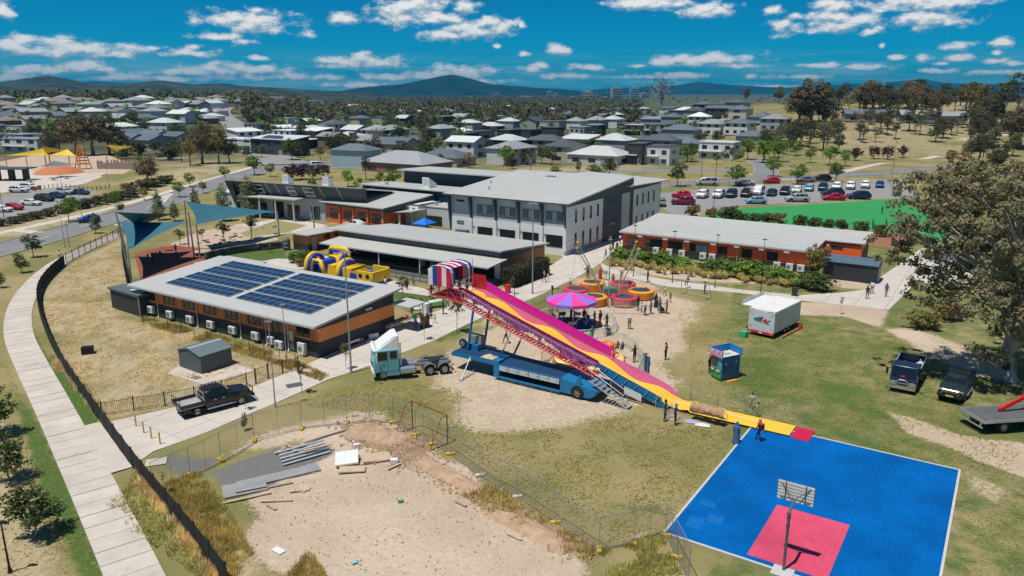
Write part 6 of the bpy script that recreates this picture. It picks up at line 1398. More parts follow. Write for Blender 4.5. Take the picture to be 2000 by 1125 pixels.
# carousel
def carousel():
 x,y = G(1115,637); t = T('carousel','small carousel with pink and purple striped canopy inside a white fence','carousel',(x,y,0),15)
 P1,P2 = C('canopy_pink',(.85,.055,.33),.6),C('canopy_purple',(.27,.17,.66),.6); n = 10; R = 2.75
 for k in range(n):
  a,b = 2*math.pi*k/n,2*math.pi*(k+1)/n; ca,sa,cb,sb = math.cos(a),math.sin(a),math.cos(b),math.sin(b)
  MB().face((0,0,3.75),(R*ca,R*sa,2.95),(R*cb,R*sb,2.95)).face((R*ca,R*sa,2.95),(R*ca*1.0,R*sa,2.6),(R*cb,R*sb,2.6),(R*cb,R*sb,2.95)).build('canopy_panel',P1 if k % 2 else P2,t)
 MB().tube((0,0,0),(0,0,3.7),.14,n=10).build('mast',M_NAVY,t); MB().lathe([(.001,.28),(2.5,.28),(2.5,.12),(2.4,.02),(.001,.02)],28).build('deck',M_NAVY,t)
 for k in range(7):
  a = 2*math.pi*k/7; ca,sa = math.cos(a),math.sin(a)
  MB().tube((.1*ca,.1*sa,2.2),(R*.95*ca,R*.95*sa,2.93),.03).build('canopy_strut',M_BLACK,t); MB().tube((1.85*ca,1.85*sa,.28),(1.85*ca,1.85*sa,2.75),.025).build('pole',M_CHROME,t)
  o = MB().loft([[(px,w*math.cos(u),pz+h*math.sin(u)) for u in [i*math.pi/4 for i in range(8)]] for px,w,pz,h in ((-.5,.05,.95,.08),(-.38,.16,.92,.18),(0,.17,.88,.17),(.3,.15,.95,.18),(.45,.09,1.2,.1),(.52,.07,1.4,.08),(.75,.05,1.32,.06))]).build('ride_horse',C('horse_white',(.5,.48,.5),.4) if k % 2 else C('horse_blue',(.05,.12,.4),.4),t,smooth=True,loc=(1.85*ca,1.85*sa,0)); o.rotation_euler = (0,0,a+math.pi/2)
  for dx in (-.3,.28): MB().path([(dx,.08,.8),(dx+.06,.1,.5),(dx-.05,.1,.3)],[.06,.045,.03],5).path([(dx,-.08,.8),(dx+.1,-.1,.5),(dx,-.1,.3)],[.06,.045,.03],5).build('horse_legs',C('horse_blue',(.05,.12,.4),.4),o)
 f = T('ring_fence','low white picket ring fence around the small carousel','fence',(x+.4,y-.2,0)); Rf = 4.4; n = 22
 for k in range(n):
  a,b = 2*math.pi*k/n,2*math.pi*(k+1)/n; p,q = (Rf*math.cos(a),Rf*math.sin(a)),(Rf*math.cos(b),Rf*math.sin(b))
  m = MB().tube((*p,1.0),(*q,1.0),.03).tube((*p,.15),(*q,.15),.025).tube((*p,0),(*p,1.05),.03)
  for i in range(1,9): u = i/9; m.tube((p[0]+(q[0]-p[0])*u,p[1]+(q[1]-p[1])*u,.15),(p[0]+(q[0]-p[0])*u,p[1]+(q[1]-p[1])*u,1.0),.014,n=4)
  m.build('fence_panel',M_WHITE,f)
 t = T('speaker_pole','dark lamp pole standing left of the small carousel canopy','pole',G(1078,625)); MB().tube((0,0,0),(0,0,3.6),.06).build('shaft',M_NAVY,t); MB().cbox((0,0,3.7),(.25,.25,.3)).build('head',M_NAVY,t)
carousel()
# tea cup ride
def teacups():
 x,y = G(1150,705); t = T('teacup_ride','tea cup ride with yellow platform and red cups behind the slide','ride',(x,y,0),10)
 MB().lathe([(.001,.42),(2.9,.42),(3.2,.36),(3.25,.2),(3.2,.05),(.001,.05)],32).build('platform',C('platform_yellow',(.72,.60,.20),.5,var=.15),t,smooth=40)
 MB().lathe([(3.25,.3),(3.3,.3),(3.3,.03),(3.25,.03)],32).build('skirt',M_REDP,t)
 for k in range(5):
  a = 2*math.pi*k/5+.35; cx_,cy_ = 2.1*math.cos(a),2.1*math.sin(a); col = (M_REDP,M_ORG)[k % 2]
  o = MB().lathe([(.001,.1),(.5,.1),(.62,.4),(.7,.85),(.66,.86),(.55,.4),(.4,.3),(.001,.3)],18,(0,0,.52)).build('cup',C('cup_red',(.70,.045,.02),.4) if k % 2 else C('cup_orange',(.78,.13,.02),.4),t,smooth=True,loc=(cx_,cy_,0))
  MB().lathe([(.001,.0),(.75,.0),(.85,.08),(.8,.12),(.001,.1)],18,(0,0,.45)).build('saucer',C('saucer_blue',(.03,.06,.35),.4) if k != 2 else M_REDP,o,smooth=True)
  MB().path([(.68,0,1.25),(.95,0,1.2),(.95,0,.85),(.62,0,.8)],.05).build('cup_handle',col,o); MB().tube((0,0,.8),(0,0,1.25),.04).lathe([(.2,0),(.2,.03),(.001,.03)],12,(0,0,1.25)).build('hand_wheel',M_ALU,o)
 MB().lathe([(.5,.42),(.4,.9),(.15,1.2),(.001,1.25)],14).build('centre_pot',M_YEL,t,smooth=True)
 f = []
 for k,(a,b) in enumerate((((1058,712),(1090,690)),((1182,668),(1218,673)),((1218,673),(1240,690)),((1240,690),(1258,715)),((1258,715),(1245,742)),((1090,690),(1120,672)))):
  (ax,ay),(bx,by) = G(*a),G(*b); L_ = math.hypot(bx-ax,by-ay); q = T('crowd_barrier',None,'barrier',(ax,ay,0),math.degrees(math.atan2(by-ay,bx-ax)),'barriers around the tea cup ride')
  MB().tube((0,0,.12),(0,0,1.15),.025).tube((L_,0,.12),(L_,0,1.15),.025).tube((0,0,1.15),(L_,0,1.15),.025).tube((0,0,.12),(L_,0,.12),.025).build('frame',C('barrier_blue',(.22,.42,.48),.5),q)
  m = MB(); n = int(L_/.14)
  for i in range(1,n): m.tube((L_*i/n,0,.12),(L_*i/n,0,1.15),.009,n=4)
  m.build('bars',M_ALU,q,kind='stuff'); f.append(q)
 order_labels(f,'blue grey crowd barrier round the tea cup ride, {}')
 q = T('banner_flag','leaning bright blue feather banner right of the tea cup ride','banner',G(1262,742),-60); MB().tube((0,0,0),(.15,0,2.2),.025).build('pole',M_ALU,q); MB().box(.02,-.3,.3,.05,.3,2.1).build('cloth',M_BLU,q)
teacups()
# bungee trampolines
def trampolines():
 tr = [('yellow',1157,551),('red',1126,564),('yellow',1160,579),('red',1217,553),('yellow',1252,567),('red',1219,580)]; out = []
 for c,px,py in tr:
  x,y = G(px,py,.95); m = C('pad_amber',(.78,.33,.035),.5) if c == 'yellow' else C('pad_red',(.58,.05,.09),.5)
  t = T('trampoline',None,'trampoline',(x,y,0),0,'bungee trampolines beside the carousel')
  MB().lathe([(1.12,1.0),(1.15,1.06),(1.45,1.06),(1.58,.98),(1.6,.85)],28).build('pad',m,t,smooth=40); MB().lathe([(.001,.99),(1.14,.99)],28).build('jump_mat',M_MATB,t)
  MB().lathe([(1.6,.85),(1.58,.12),(1.55,.1)],28).build('skirt',C('skirt_amber',(.62,.24,.03),.6) if c == 'yellow' else C('skirt_patch',(.48,.22,.18),.6,var=.5,scale=2),t)
  for k in range(6): a = k*math.pi/3; MB().tube((1.5*math.cos(a),1.5*math.sin(a),0),(1.5*math.cos(a),1.5*math.sin(a),.9),.04).build('leg',M_STEEL,t)
  out.append(t)
 for o,w in zip(out,('back left amber','left red','front left amber','back right red','right amber','front right red')): o['label'] = w+' round trampoline of the bungee ride'
 x,y = G(1190,578); t = T('bungee_frame','central bungee rig with steel poles leaning outwards over the trampolines','ride frame',(x,y,0))
 MB().box(-1.2,-1.0,0,1.2,1.0,.5).build('base',C('base_maroon',(.35,.03,.05),.6),t); MB().box(-.8,-.7,.5,.8,.5,1.1).build('winch_housing',C('winch_green',(.06,.22,.16),.6),t)
 for (px,py,h),b in zip(((1128,473,7.0),(1126,484,6.4),(1243,472,7.0),(1248,486,6.3)),((-.8,.6),(-.9,-.4),(.8,.6),(.9,-.4))):
  gx,gy = G(px,py,h); top = (gx-x,gy-y,h); MB().path([(b[0],b[1],.5),top],[.08,.055],8).build('pole',M_ALU,t)
  MB().cbox(top,(.3,.3,.14)).build('pulley',M_YEL,t)
  for d in (-.9,.9): MB().tube(top,(top[0]*.9+d,top[1]*.7,2.0),.012,n=4).build('bungee_cord',M_WHITE,t)
 for px,py in ((1178,590),(1208,592)): gx,gy = G(px,py); MB().tube((gx-x,gy-y,0),(gx-x,gy-y,3.),.05).build('yellow_post',M_YEL,t)
trampolines()
t = T('ride_barrier','low steel barrier in front of the red trampoline','barrier',G(1190,612),-8)
for i in range(9): MB().tube((i*.55,0,0),(i*.55,0,.9),.02).build('upright',M_ALU,t)
for z in (.12,.9): MB().tube((0,0,z),(4.4,0,z),.022).build('rail',M_ALU,t)
# inflatable obstacle course
def inflatable():
 x,y = -27.2,101.3; t = T('inflatable_course','yellow and blue inflatable obstacle course with arches','inflatable',(x,y,0),-31)
 Y,B = C('vinyl_yellow',(.80,.50,.02),.4,var=.06),C('vinyl_blue',(.012,.055,.42),.4,var=.06)
 def arch(x,y0,y1,h,r,m,name='arch',dx=0.):
  n = 12; MB().path([(x+dx*math.sin(math.pi*i/n),(y0+y1)/2-(y1-y0)/2*math.cos(math.pi*i/n),.15+h*math.sin(math.pi*i/n)**.6) for i in range(n+1)],r,10).build(name,m,t,smooth=True)
 MB().box(-.6,-1.8,0,12.2,1.9,.35).build('base',B,t); bevel(t.children[-1],.15,3)
 for xx in (.2,): arch(xx,-1.6,1.6,2.6,.30,Y); arch(xx+.45,-1.5,1.5,2.45,.22,B)
 MB().path([(1.2,-1.6,.3),(1.9,-1.6,2.3),(3.0,-1.6,2.3),(3.7,-1.6,.3)],.30,10).build('ramp_tube',Y,t,smooth=True); MB().path([(1.2,1.5,.3),(1.9,1.5,2.3),(3.0,1.5,2.3),(3.7,1.5,.3)],.30,10).build('ramp_tube',Y,t,smooth=True)
 MB().exty([(1.3,.3),(1.9,2.1),(3.0,2.1),(3.6,.3)],-1.45,1.4).build('ramp',B,t); MB().path([(1.7,-1.75,.5),(2.05,-1.75,1.9),(2.9,-1.75,1.9),(3.3,-1.75,.5)],.16,8).build('trim',B,t,smooth=True)
 MB().path([(1.4,1.9,.2),(1.4,1.9,3.0),(1.7,1.9,3.4),(4.4,1.9,3.4),(4.7,1.9,3.0),(4.7,1.9,.2)],.36,10).build('tall_arch',Y,t,smooth=True); MB().path([(1.75,1.7,.2),(1.75,1.7,2.8),(2.,1.7,3.05),(4.2,1.7,3.05),(4.4,1.7,2.8),(4.4,1.7,.2)],.26,10).build('tall_arch_inner',B,t,smooth=True)
 MB().exty([(3.9,.3),(4.3,1.9),(5.2,1.9),(5.9,.3)],-1.5,1.3).build('climb_wall',Y,t); arch(6.1,-1.7,1.6,2.3,.34,Y); arch(6.5,-1.6,1.5,2.15,.26,B); arch(4.8,-.2,1.7,2.9,.3,Y); arch(5.1,-.2,1.6,2.75,.22,B)
 MB().exty([(6.4,.3),(6.6,1.7),(8.2,1.7),(8.8,.3)],-1.5,1.4).build('hump',Y,t); MB().exty([(8.0,.3),(8.2,1.35),(9.4,1.2),(9.8,.3)],-1.62,-1.5).build('hump_side',B,t)
 for i in range(4): MB().path([(6.9+i*.42,-1.5,1.75),(6.9+i*.42,1.4,1.75)],.1,6).build('rung',Y,t,smooth=True)
 MB().box(9.4,-1.7,.35,12.1,-1.4,1.75).build('wall',Y,t); MB().box(9.4,1.4,.35,12.1,1.7,1.9).build('wall',Y,t); MB().box(11.8,-1.4,.35,12.1,1.4,1.75).build('wall',Y,t); MB().box(9.4,-1.4,.35,11.8,1.4,1.1).build('floor',B,t)
 for xx in (10.,11.2):
  o = MB().lathe([(.32,0),(.32,.02),(.001,.02)],16).build('porthole',C('porthole_dark',(.01,.02,.08),.6),t,loc=(xx,-1.70,1.15)); o.rotation_euler = (math.pi/2,0,0)
inflatable()
# ticket booth
def booth():
 x,y = G(1388,735); t = T('ticket_booth','blue painted ticket booth with stars and a pink sign','booth',(17.3,62.1,0),-63)
 W,D = 1.35,2.0; BL = C('booth_blue',(.012,.075,.20),.5,var=.35,scale=1.5); BL2 = C('booth_sky',(.01,.22,.50),.5)
 MB().box(0,.04,.08,W,D,2.1).build('body',BL,t); MB().box(.02,.02,.1,W-.02,.04,.95).build('front_lower',C('booth_green',(.03,.25,.06),.5,var=.4,scale=4),t)
 MB().box(.02,.0,.95,W-.02,.04,2.1).build('front_upper',C('booth_cyan',(.05,.35,.50),.5),t); MB().box(.12,-.03,1.1,.8,.0,1.95).build('window',C('booth_window',(.05,.06,.05),.2),t); MB().box(.08,-.04,1.02,.85,-.03,1.1).build('window_sill',M_ORG,t)
 for a in (.25,.95): MB().lathe([(.22,0),(.22,.05),(.001,.05)],14,a0=math.pi,a1=2*math.pi).build('counter_tray',M_WHITE,t,loc=(a,-.02,.95)).rotation_euler = (math.pi/2,0,0)
 for i in range(4): MB().box(.1+i*.32,.012,.12,.18+i*.32,.02,.92).build('stripe',C('stripe_lime',(.12,.5,.06),.5),t)
 MB().box(.03,.06,2.1,W-.03,D-.03,2.14).build('roof',C('booth_roof',(.55,.56,.52),.7,var=.3,scale=4),t); MB().box(.35,.6,2.14,.95,1.3,2.22).box(.5,.1,2.14,.9,.4,2.18).build('roof_hatch',C('hatch_grey',(.42,.44,.42),.7),t)
 for a in ((-.12,-.12,2.02,W+.12,-.06,2.72),(-.12,-.06,2.02,-.06,D+.1,2.72),(-.06,D+.04,2.05,W+.12,D+.1,2.72)): MB().box(*a).build('parapet',BL2,t)
 MB().box(-.08,-.14,2.06,W+.08,-.122,2.68).build('sign_board',C('sign_pink',(.80,.30,.50),.5),t); MB().box(.0,-.152,2.36,W,-.142,2.62).build('sign_band',C('sign_lilac',(.55,.50,.62),.5),t)
 for i in range(4):     # worn block letters
  a = .1+i*.3; m = MB().box(a,-.16,2.4,a+.06,-.153,2.58).box(a,-.16,2.54,a+.2,-.153,2.58)
  if i % 2: m.box(a+.14,-.16,2.4,a+.2,-.153,2.54)
  else: m.box(a+.06,-.16,2.46,a+.16,-.153,2.50)
  m.build('sign_letter',C('letter_grey',(.18,.2,.24),.5) if i % 2 else M_WHITE,t)
 for i in range(6): MB().box(.02+i*.22,-.155,2.12,.16+i*.22,-.143,2.26).build('sign_block',C('sign_rose',(.85,.16,.32),.5),t)
 def star(cx,cz,r):
  p = [(r*(1 if i % 2 == 0 else .42)*math.sin(i*math.pi/5),r*(1 if i % 2 == 0 else .42)*math.cos(i*math.pi/5)) for i in range(10)]
  MB().raw([(W+.006,cx+a,cz+b) for a,b in p]+[(W+.006,cx,cz)],[(i,(i+1) % 10,10) for i in range(10)]).build('star',C('star_gold',(.42,.34,.06),.5),t)
 star(.42,1.45,.2); star(1.6,1.55,.15); MB().box(.2,-.02,0,W-.05,.02,.08).build('skirt',M_BLACK,t)
 MB().cbox((W+.35,.9,.03),(.3,1.1,.05)).build('step_plate',M_ORG,t); MB().box(-.3,-.35,2.05,-.12,.25,2.1).build('awning_flap',C('flap_lilac',(.6,.42,.6),.6),t)
booth()
# white food trailer
def food_trailer():
 t = T('food_trailer','white boxy food trailer with a painted rose on its end wall','trailer',(24.15,74.1,0),-43)
 W,L_ = 2.75,6.3; BW = C('van_white',(.60,.63,.64),.45,dirt=.08)
 MB().box(0,0,.55,W,L_,2.75).build('body',BW,t); bevel(t.children[-1],.03); MB().box(.02,.02,2.752,W-.02,L_-.02,2.80).build('roof',C('van_roof',(.72,.71,.68),.5,dirt=.1),t)
 MB().box(.0,-.05,.34,W,.02,.60).build('bumper',M_REDP,t);
 for a in (.12,W-.35): MB().box(a,-.07,.42,a+.22,-.05,.52).build('tail_light',M_ORG,t)
 MB().raw([(W/2-.2,-.06,.36),(W/2+.2,-.06,.36),(W/2+.14,-.06,.5),(W/2,-.06,.56),(W/2-.14,-.06,.5)],[(0,1,2,3,4)]).build('plate_badge',M_WHITE,t)
 # rose, leaves and corner scrolls painted on the end wall
 def blob(cx,cz,r,sx,sz,m,n=14,k=.2,name='painted_petal',y=-.006,rot=0.):
  p = [(r*(1+k*math.sin(5*a+cx*7))*sx*math.cos(a),r*(1+k*math.sin(5*a+cx*7))*sz*math.sin(a)) for a in [2*math.pi*i/n for i in range(n)]]
  p = [(cx+a*math.cos(rot)-b*math.sin(rot),cz+a*math.sin(rot)+b*math.cos(rot)) for a,b in p]; MB().raw([(a,y,b) for a,b in p],[tuple(range(n))]).build(name,m,t)
 TL,TL2,RS,RS2 = C('leaf_teal',(.03,.22,.25),.5),C('leaf_dark_teal',(.01,.07,.12),.5),C('rose_red',(.50,.03,.04),.5),C('rose_pink',(.72,.34,.34),.5)
 for cx_,cz,r,sx,sz,rt in ((1.05,1.85,.24,1.5,.7,.2),(.78,1.68,.2,1.5,.7,-.3),(1.25,1.65,.2,1.,1.,0),(1.95,1.55,.2,1.5,.6,-.6),(2.15,1.75,.16,1.4,.6,.5)): blob(cx_,cz,r,sx,sz,TL,name='painted_leaf',rot=rt)
 blob(1.42,1.9,.2,1,1,TL2,name='painted_leaf',y=-.009); blob(1.72,1.72,.3,1,1.1,RS2,y=-.010); blob(1.75,1.72,.2,1,1,RS,y=-.013); blob(1.66,1.9,.12,1,.8,M_WHITE,y=-.013); blob(1.9,1.55,.1,1,.7,RS,y=-.013)
 SC_ = C('scroll_grey',(.24,.25,.27),.6)
 for cx_,cz,sx,sz in ((.25,2.5,1,-1),(W-.25,2.5,-1,-1),(.25,.85,1,1),(W-.25,.85,-1,1)):
  MB().path([(cx_+sx*(.03+.5*q*math.cos(6*q)),-.006,cz+sz*(.02+.42*q*math.sin(6*q))) for q in [i/16 for i in range(17)]],.012,4).path([(cx_+sx*.25*q,-.006,cz+sz*(.45*q*(1-q)+.3*q)) for q in [i/8 for i in range(9)]],.012,4).build('painted_scroll',SC_,t)
 # side awning hatch held open on the far side
 MB().box(-1.25,.9,2.70,0,5.9,2.75).build('awning_hatch',M_WHITE,t); MB().box(-1.28,.9,2.7,-1.25,5.9,3.15).build('hatch_upstand',C('hatch_pale',(.55,.60,.62),.5),t); MB().tube((-1.24,3.0,2.75),(-1.24,3.0,3.15),.02).build('hatch_strut',M_STEEL,t)
 MB().box(-.02,.9,1.3,.01,5.9,2.65).build('serving_hatch',M_DARKIN,t); MB().box(-.4,.9,1.25,0,5.9,1.3).build('counter',M_ALU,t)
 for y in (2.7,3.6):
  for s,xx in ((1,W-.12),(-1,.12)): o = wheel(t,xx,y,.34,.24); o.rotation_euler = ((-1 if xx > 1 else 1)*math.pi/2*0+math.pi/2,0,math.pi/2 if xx > 1 else -math.pi/2)
 MB().box(.2,.2,.4,W-.2,L_-.2,.55).build('chassis',M_BLACK,t); MB().path([(W*.3,L_,.45),(W/2,L_+1.1,.45),(W*.7,L_,.45)],.05).build('drawbar',M_STEEL,t)
 MB().tube((W+.55,.9,.12),(W+.55,5.2,.12),.06).build('awning_roll',C('roll_red',(.45,.05,.04),.6),t); MB().cbox((W+.5,5.4,.2),(.35,.35,.4)).build('gas_bottle',M_REDP,t)
food_trailer()
o = MB().box(-.35,-.35,0,.35,.35,.62).build('step_box',C('box_green',(.03,.42,.20),.5),None,loc=(*G(1452,658),0),rz=-43); bevel(o,.03); prop(o,'bright green step box beside the white food trailer','box')
# stalls by the solar classroom
def table(px,py,rz,label,goods,L_=1.8,W=.75,name='stall_table',cloth=None):
 x,y = G(px,py); t = T(name,label,'table',(x,y,0),rz); MB().box(-L_/2,-W/2,.72,L_/2,W/2,.76).build('top',cloth or M_WHITE,t)
 for a in (-1,1):
  for b in (-1,1): MB().tube((a*(L_/2-.12),b*(W/2-.08),0),(a*(L_/2-.12),b*(W/2-.08),.72),.022).build('leg',M_STEEL,t)
 rg = random.Random(px); cols = goods
 for i in range(9):
  u,v = rg.uniform(-.42,.42)*L_,rg.uniform(-.36,.36)*W; w = rg.uniform(.1,.22); a = math.radians(rz); c = rg.choice(cols)
  o = MB().box(-w,-w*.8,0,w,w*.8,rg.uniform(.06,.22)).build('stall_item',c,None,loc=(x+u*math.cos(a)-v*math.sin(a),y+u*math.sin(a)+v*math.cos(a),.762),rz=rg.uniform(0,90)); bevel(o,.03)
  prop(o,'','goods','goods laid out on the stall tables'); STALL.append(o)
STALL = []
GD = [C('good_pink',(.62,.22,.22),.7),C('good_cream',(.6,.5,.38),.7),C('good_orange',(.6,.25,.08),.7),C('good_red',(.5,.05,.05),.7),M_WHITE]
table(789,635,57,'long stall table heaped with pink goods beside the solar classroom',GD,2.4,.9,cloth=C('cloth_pink',(.60,.33,.30),.8,var=.3,scale=4)); table(770,648,57,'low table of orange and cream goods behind the prime mover',GD,2.0,.6)
table(822,612,57,'white table covered with small things beside the white fridge',[M_WHITE,C('good_grey',(.4,.4,.42),.7)],1.9,.8); table(852,600,20,'white table on the lawn with large white tubs',[M_WHITE],1.7,.8)
order_labels(STALL,'small packet or tray on the stall tables, {} of the stall goods')
t = T('fridge','white upright fridge standing between two stall tables','fridge',G(832,618),57); MB().box(-.35,-.35,.04,.35,.35,1.55).build('cabinet',M_WHITE,t); bevel(t.children[-1],.03); MB().box(-.33,-.38,.1,.33,-.35,1.5).build('door',C('fridge_door',(.58,.60,.60),.4),t); MB().box(.24,-.42,.7,.28,-.38,1.1).build('handle',M_STEEL,t)
t = T('cool_box','white cool box with dark lid on the path behind the prime mover','cool box',G(727,660),40); MB().box(-.55,-.4,0,.55,.4,.55).build('tub',M_WHITE,t); bevel(t.children[-1],.05); MB().box(-.45,-.3,.55,.45,.3,.6).build('lid',C('lid_grey',(.16,.17,.18),.6),t)
t = T('folding_chair','dark green folding chair leaning near the cool box','chair',G(737,652),30); MB().box(-.3,-.05,.35,.3,.5,.42).build('seat',C('canvas_green',(.02,.14,.11),.7),t); MB().cbox((0,.55,.75),(.62,.06,.7),rx=-.25).build('backrest',C('canvas_green',(.02,.14,.11),.7),t)
for a in (-.28,.28): MB().tube((a,0,0),(a,.45,.4),.02).tube((a,.5,0),(a,.0,.4),.02).build('leg',M_ALU,t)
o = MB().box(-.4,-.3,0,.4,.3,.45).build('cardboard_box',C('cardboard',(.38,.22,.11),.85),None,loc=(*G(701,668),0),rz=35); prop(o,'open cardboard box beside the solar classroom end wall','box')
for k,(px,py) in enumerate(((706,662),(722,668))): prop(MB().grid(lambda u,v: ((u-.5)*.8,(v-.5)*.5,.02+(.22*math.sin(math.pi*u)*math.sin(math.pi*v))),6,6).build('plastic_bag',M_WHITE,None,smooth=True,loc=(*G(px,py),.46 if k == 0 else 0)),('white plastic bag on the cardboard box' if k == 0 else 'white plastic bag lying on the path near the cool box'),'bag')
# bins, drum, strollers
def bin_(px,py,col,label,h=1.05,w=.29,lid=None):
 t = T('wheelie_bin',label,'bin',G(px,py),RND.uniform(0,90)); MB().loft([[(-w*.8,-w*.8,.06),(w*.8,-w*.8,.06),(w*.8,w*.9,.06),(-w*.8,w*.9,.06)],[(-w,-w,h-.08),(w,-w,h-.08),(w,w*1.15,h-.08),(-w,w*1.15,h-.08)]]).build('body',col,t)
 MB().box(-w*1.1,-w*1.15,h-.08,w*1.1,w*1.25,h).build('lid',lid or col,t)
 for s in (-1,1): MB().lathe([(.1,-.03),(.1,.03),(.001,.03)],10).build('wheel',M_TYRE,t,loc=(s*w*.8,w*.95,.1)).rotation_euler = (0,math.pi/2,0)
bin_(1552,578,C('bin_charcoal',(.035,.04,.045),.6),'charcoal wheelie bin standing on the cross path'); bin_(1148,675,C('bin_green',(.01,.30,.12),.5),'green wheelie bin by the white ring fence',1.1)
bin_(66,372,C('bin_orange',(.7,.09,.02),.5),'orange bin left of the plaza bin pair'); bin_(78,370,C('bin_orange',(.7,.09,.02),.5),'orange bin right of the plaza bin pair'); bin_(992,572,C('bin_red',(.6,.02,.03),.5),'red bin at the end of the veranda classroom')
t = T('plastic_drum','blue plastic drum behind the magenta slide wall','drum',G(1175,690)); MB().lathe([(.001,0),(.4,0),(.44,.05),(.45,.9),(.40,.9),(.38,.2),(.001,.18)],18).build('shell',C('drum_blue',(.02,.10,.38),.5),t,smooth=30)
for k,(px,py,rz,lb) in enumerate(((1188,655,30,'black stroller near the white ring fence'),(1262,712,60,'tall black double stroller right of the tea cup ride'),(1293,611,10,'grey stroller in front of the person in crimson'))):
 t = T('stroller',lb,'stroller',G(px,py),rz); dk = M_PLASTIC; MB().path([(-.45,0,1.05),(-.3,0,.75),(.3,0,.15)],.025).path([(.4,0,.2),(-.1,0,.6)],.025).build('frame',M_STEEL,t)
 MB().loft([[(-.2,-.22,.5),(-.2,.22,.5),(-.35,.22,.95),(-.35,-.22,.95)],[(.25,-.22,.42),(.25,.22,.42),(.2,.22,.55),(.2,-.22,.55)]]).build('seat',dk,t); MB().lathe([(.3,-.2),(.3,.2)],10,a0=.5,a1=2.8).build('hood',dk,t,loc=(-.2,0,.85)).rotation_euler = (math.pi/2,0,0)
 for a,b in ((-.3,-.28),(-.3,.28),(.38,-.2),(.38,.2)): MB().lathe([(.12,-.02),(.12,.02),(.09,.02),(.09,-.02)],12).build('wheel',M_TYRE,t,loc=(a,b,.12)).rotation_euler = (math.pi/2,0,0)
 MB().box(-.25,-.2,.2,.2,.2,.34).build('basket',dk,t)
# court
def court():
 T0 = (18.2,52.3); t = T('basketball_court','blue tiled basketball half court with a red key in front','court',(*T0,0),-33.4)
 m = bpy.data.materials.new('court_tile_blue'); m.use_nodes = True; k = NT(m.node_tree); k.n.clear(); o = k.node('ShaderNodeOutputMaterial'); b = k.node('ShaderNodeBsdfPrincipled'); k.l.new(b.outputs[0],o.inputs[0])
 def tile(m,k,b,c1,c2,mortar):
  tc = k.node('ShaderNodeTexCoord'); br = k.node('ShaderNodeTexBrick',offset=0.0,squash=1.0); k.l.new(tc.outputs['Object'],br.inputs['Vector'])
  for nm,v in (('Scale',1.0),('Brick Width',.305),('Row Height',.305),('Mortar Size',.011),('Bias',0.)): br.inputs[nm].default_value = v
  br.inputs['Color1'].default_value = (*c1,1); br.inputs['Color2'].default_value = (*c2,1); br.inputs['Mortar'].default_value = (*mortar,1)
  n = k.noise(tc.outputs['Object'],.25,4,.6); f = k.rng(n,.3,.7,.74,1.22,'LINEAR')
  k.l.new(k.vmath('MULTIPLY',br.outputs['Color'],f),b.inputs['Base Color']); b.inputs['Roughness'].default_value = .55; b.inputs['Specular IOR Level'].default_value = .12
 tile(m,k,b,(.0,.098,.345),(.0,.112,.380),(.0,.070,.26))
 m2 = bpy.data.materials.new('court_tile_red'); m2.use_nodes = True; k2 = NT(m2.node_tree); k2.n.clear(); o2 = k2.node('ShaderNodeOutputMaterial'); b2 = k2.node('ShaderNodeBsdfPrincipled'); k2.l.new(b2.outputs[0],o2.inputs[0]); tile(m2,k2,b2,(.60,.075,.135),(.64,.085,.15),(.50,.055,.11))
 MB().box(0,-17.35,0,13.2,0,.055).build('tile_field',m,t)
 MB().box(4.45,-16.95,.02,8.5,-10.92,.060).build('key',m2,t)
 for a in ((-.14,-17.5,0,0,.14,.07),(13.2,-17.5,0,13.34,.14,.07),(0,0,0,13.2,.14,.07),(0,-17.5,0,13.2,-17.35,.07)): MB().box(*a).build('edge_strip',C('edge_concrete',(.50,.49,.47),.8),t)
 lt = C('tile_cyan',(.0,.125,.41),.6)
 for a in ((.5,-13.4,1.42,-12.8),(1.4,-15.,2.3,-14.1),(.6,-16.1,1.5,-14.9),(10.4,-16.4,11.3,-15.5)): MB().box(a[0],a[1],.05,a[2],a[3],.058).build('replaced_tiles',lt,t)
 MB().box(5.9,-17.9,0,6.95,-17.0,.066).build('footing',C('edge_concrete',(.50,.49,.47),.8),t)
 # hoop
 h = T('basketball_hoop','steel basketball hoop with slatted backboard seen from behind on the blue court','hoop',(*G(1530,1115),.06),-33.4)
 PO = C('pole_grey',(.15,.16,.18),.45,metal=.4)
 MB().tube((0,0,0),(0,0,3.3),.075,n=10).build('pole',PO,h); MB().lathe([(.1,0),(.1,.12)],12,(0,0,2.5)).lathe([(.1,0),(.1,.12)],12,(0,0,2.95)).lathe([(.1,0),(.1,.1)],12,(0,0,3.2)).build('pole_collar',PO,h); MB().path([(0,0,3.25),(0,.25,3.4),(0,.95,3.62)],.075,8).build('arm',PO,h)
 by = 1.08
 for i in range(6): MB().box(-.9,by,3.38+i*.18,.9,by+.035,3.51+i*.18).build('backboard_slat',C('slat_pale',(.70,.71,.69),.5),h)
 MB().box(-.92,by+.036,3.36,.92,by+.05,4.44).build('backboard',C('board_grey',(.12,.125,.13),.5),h)
 for s in (-1,1):
  MB().tube((0,.9,3.6),(s*.75,by,4.32),.02).build('brace',PO,h); MB().tube((0,.9,3.6),(s*.75,by,3.5),.02).build('brace',PO,h); MB().box(s*.5-.03,by-.03,3.38,s*.5+.03,by,4.42).build('batten',PO,h)
 MB().path([(.22*math.cos(a),by+.3+.22*math.sin(a),3.53) for a in [i*math.pi/10 for i in range(21)]],.012,5).build('ring',M_RTR,h); MB().box(-.08,by+.04,3.48,.08,by+.14,3.56).build('ring_bracket',M_RTR,h)
court()
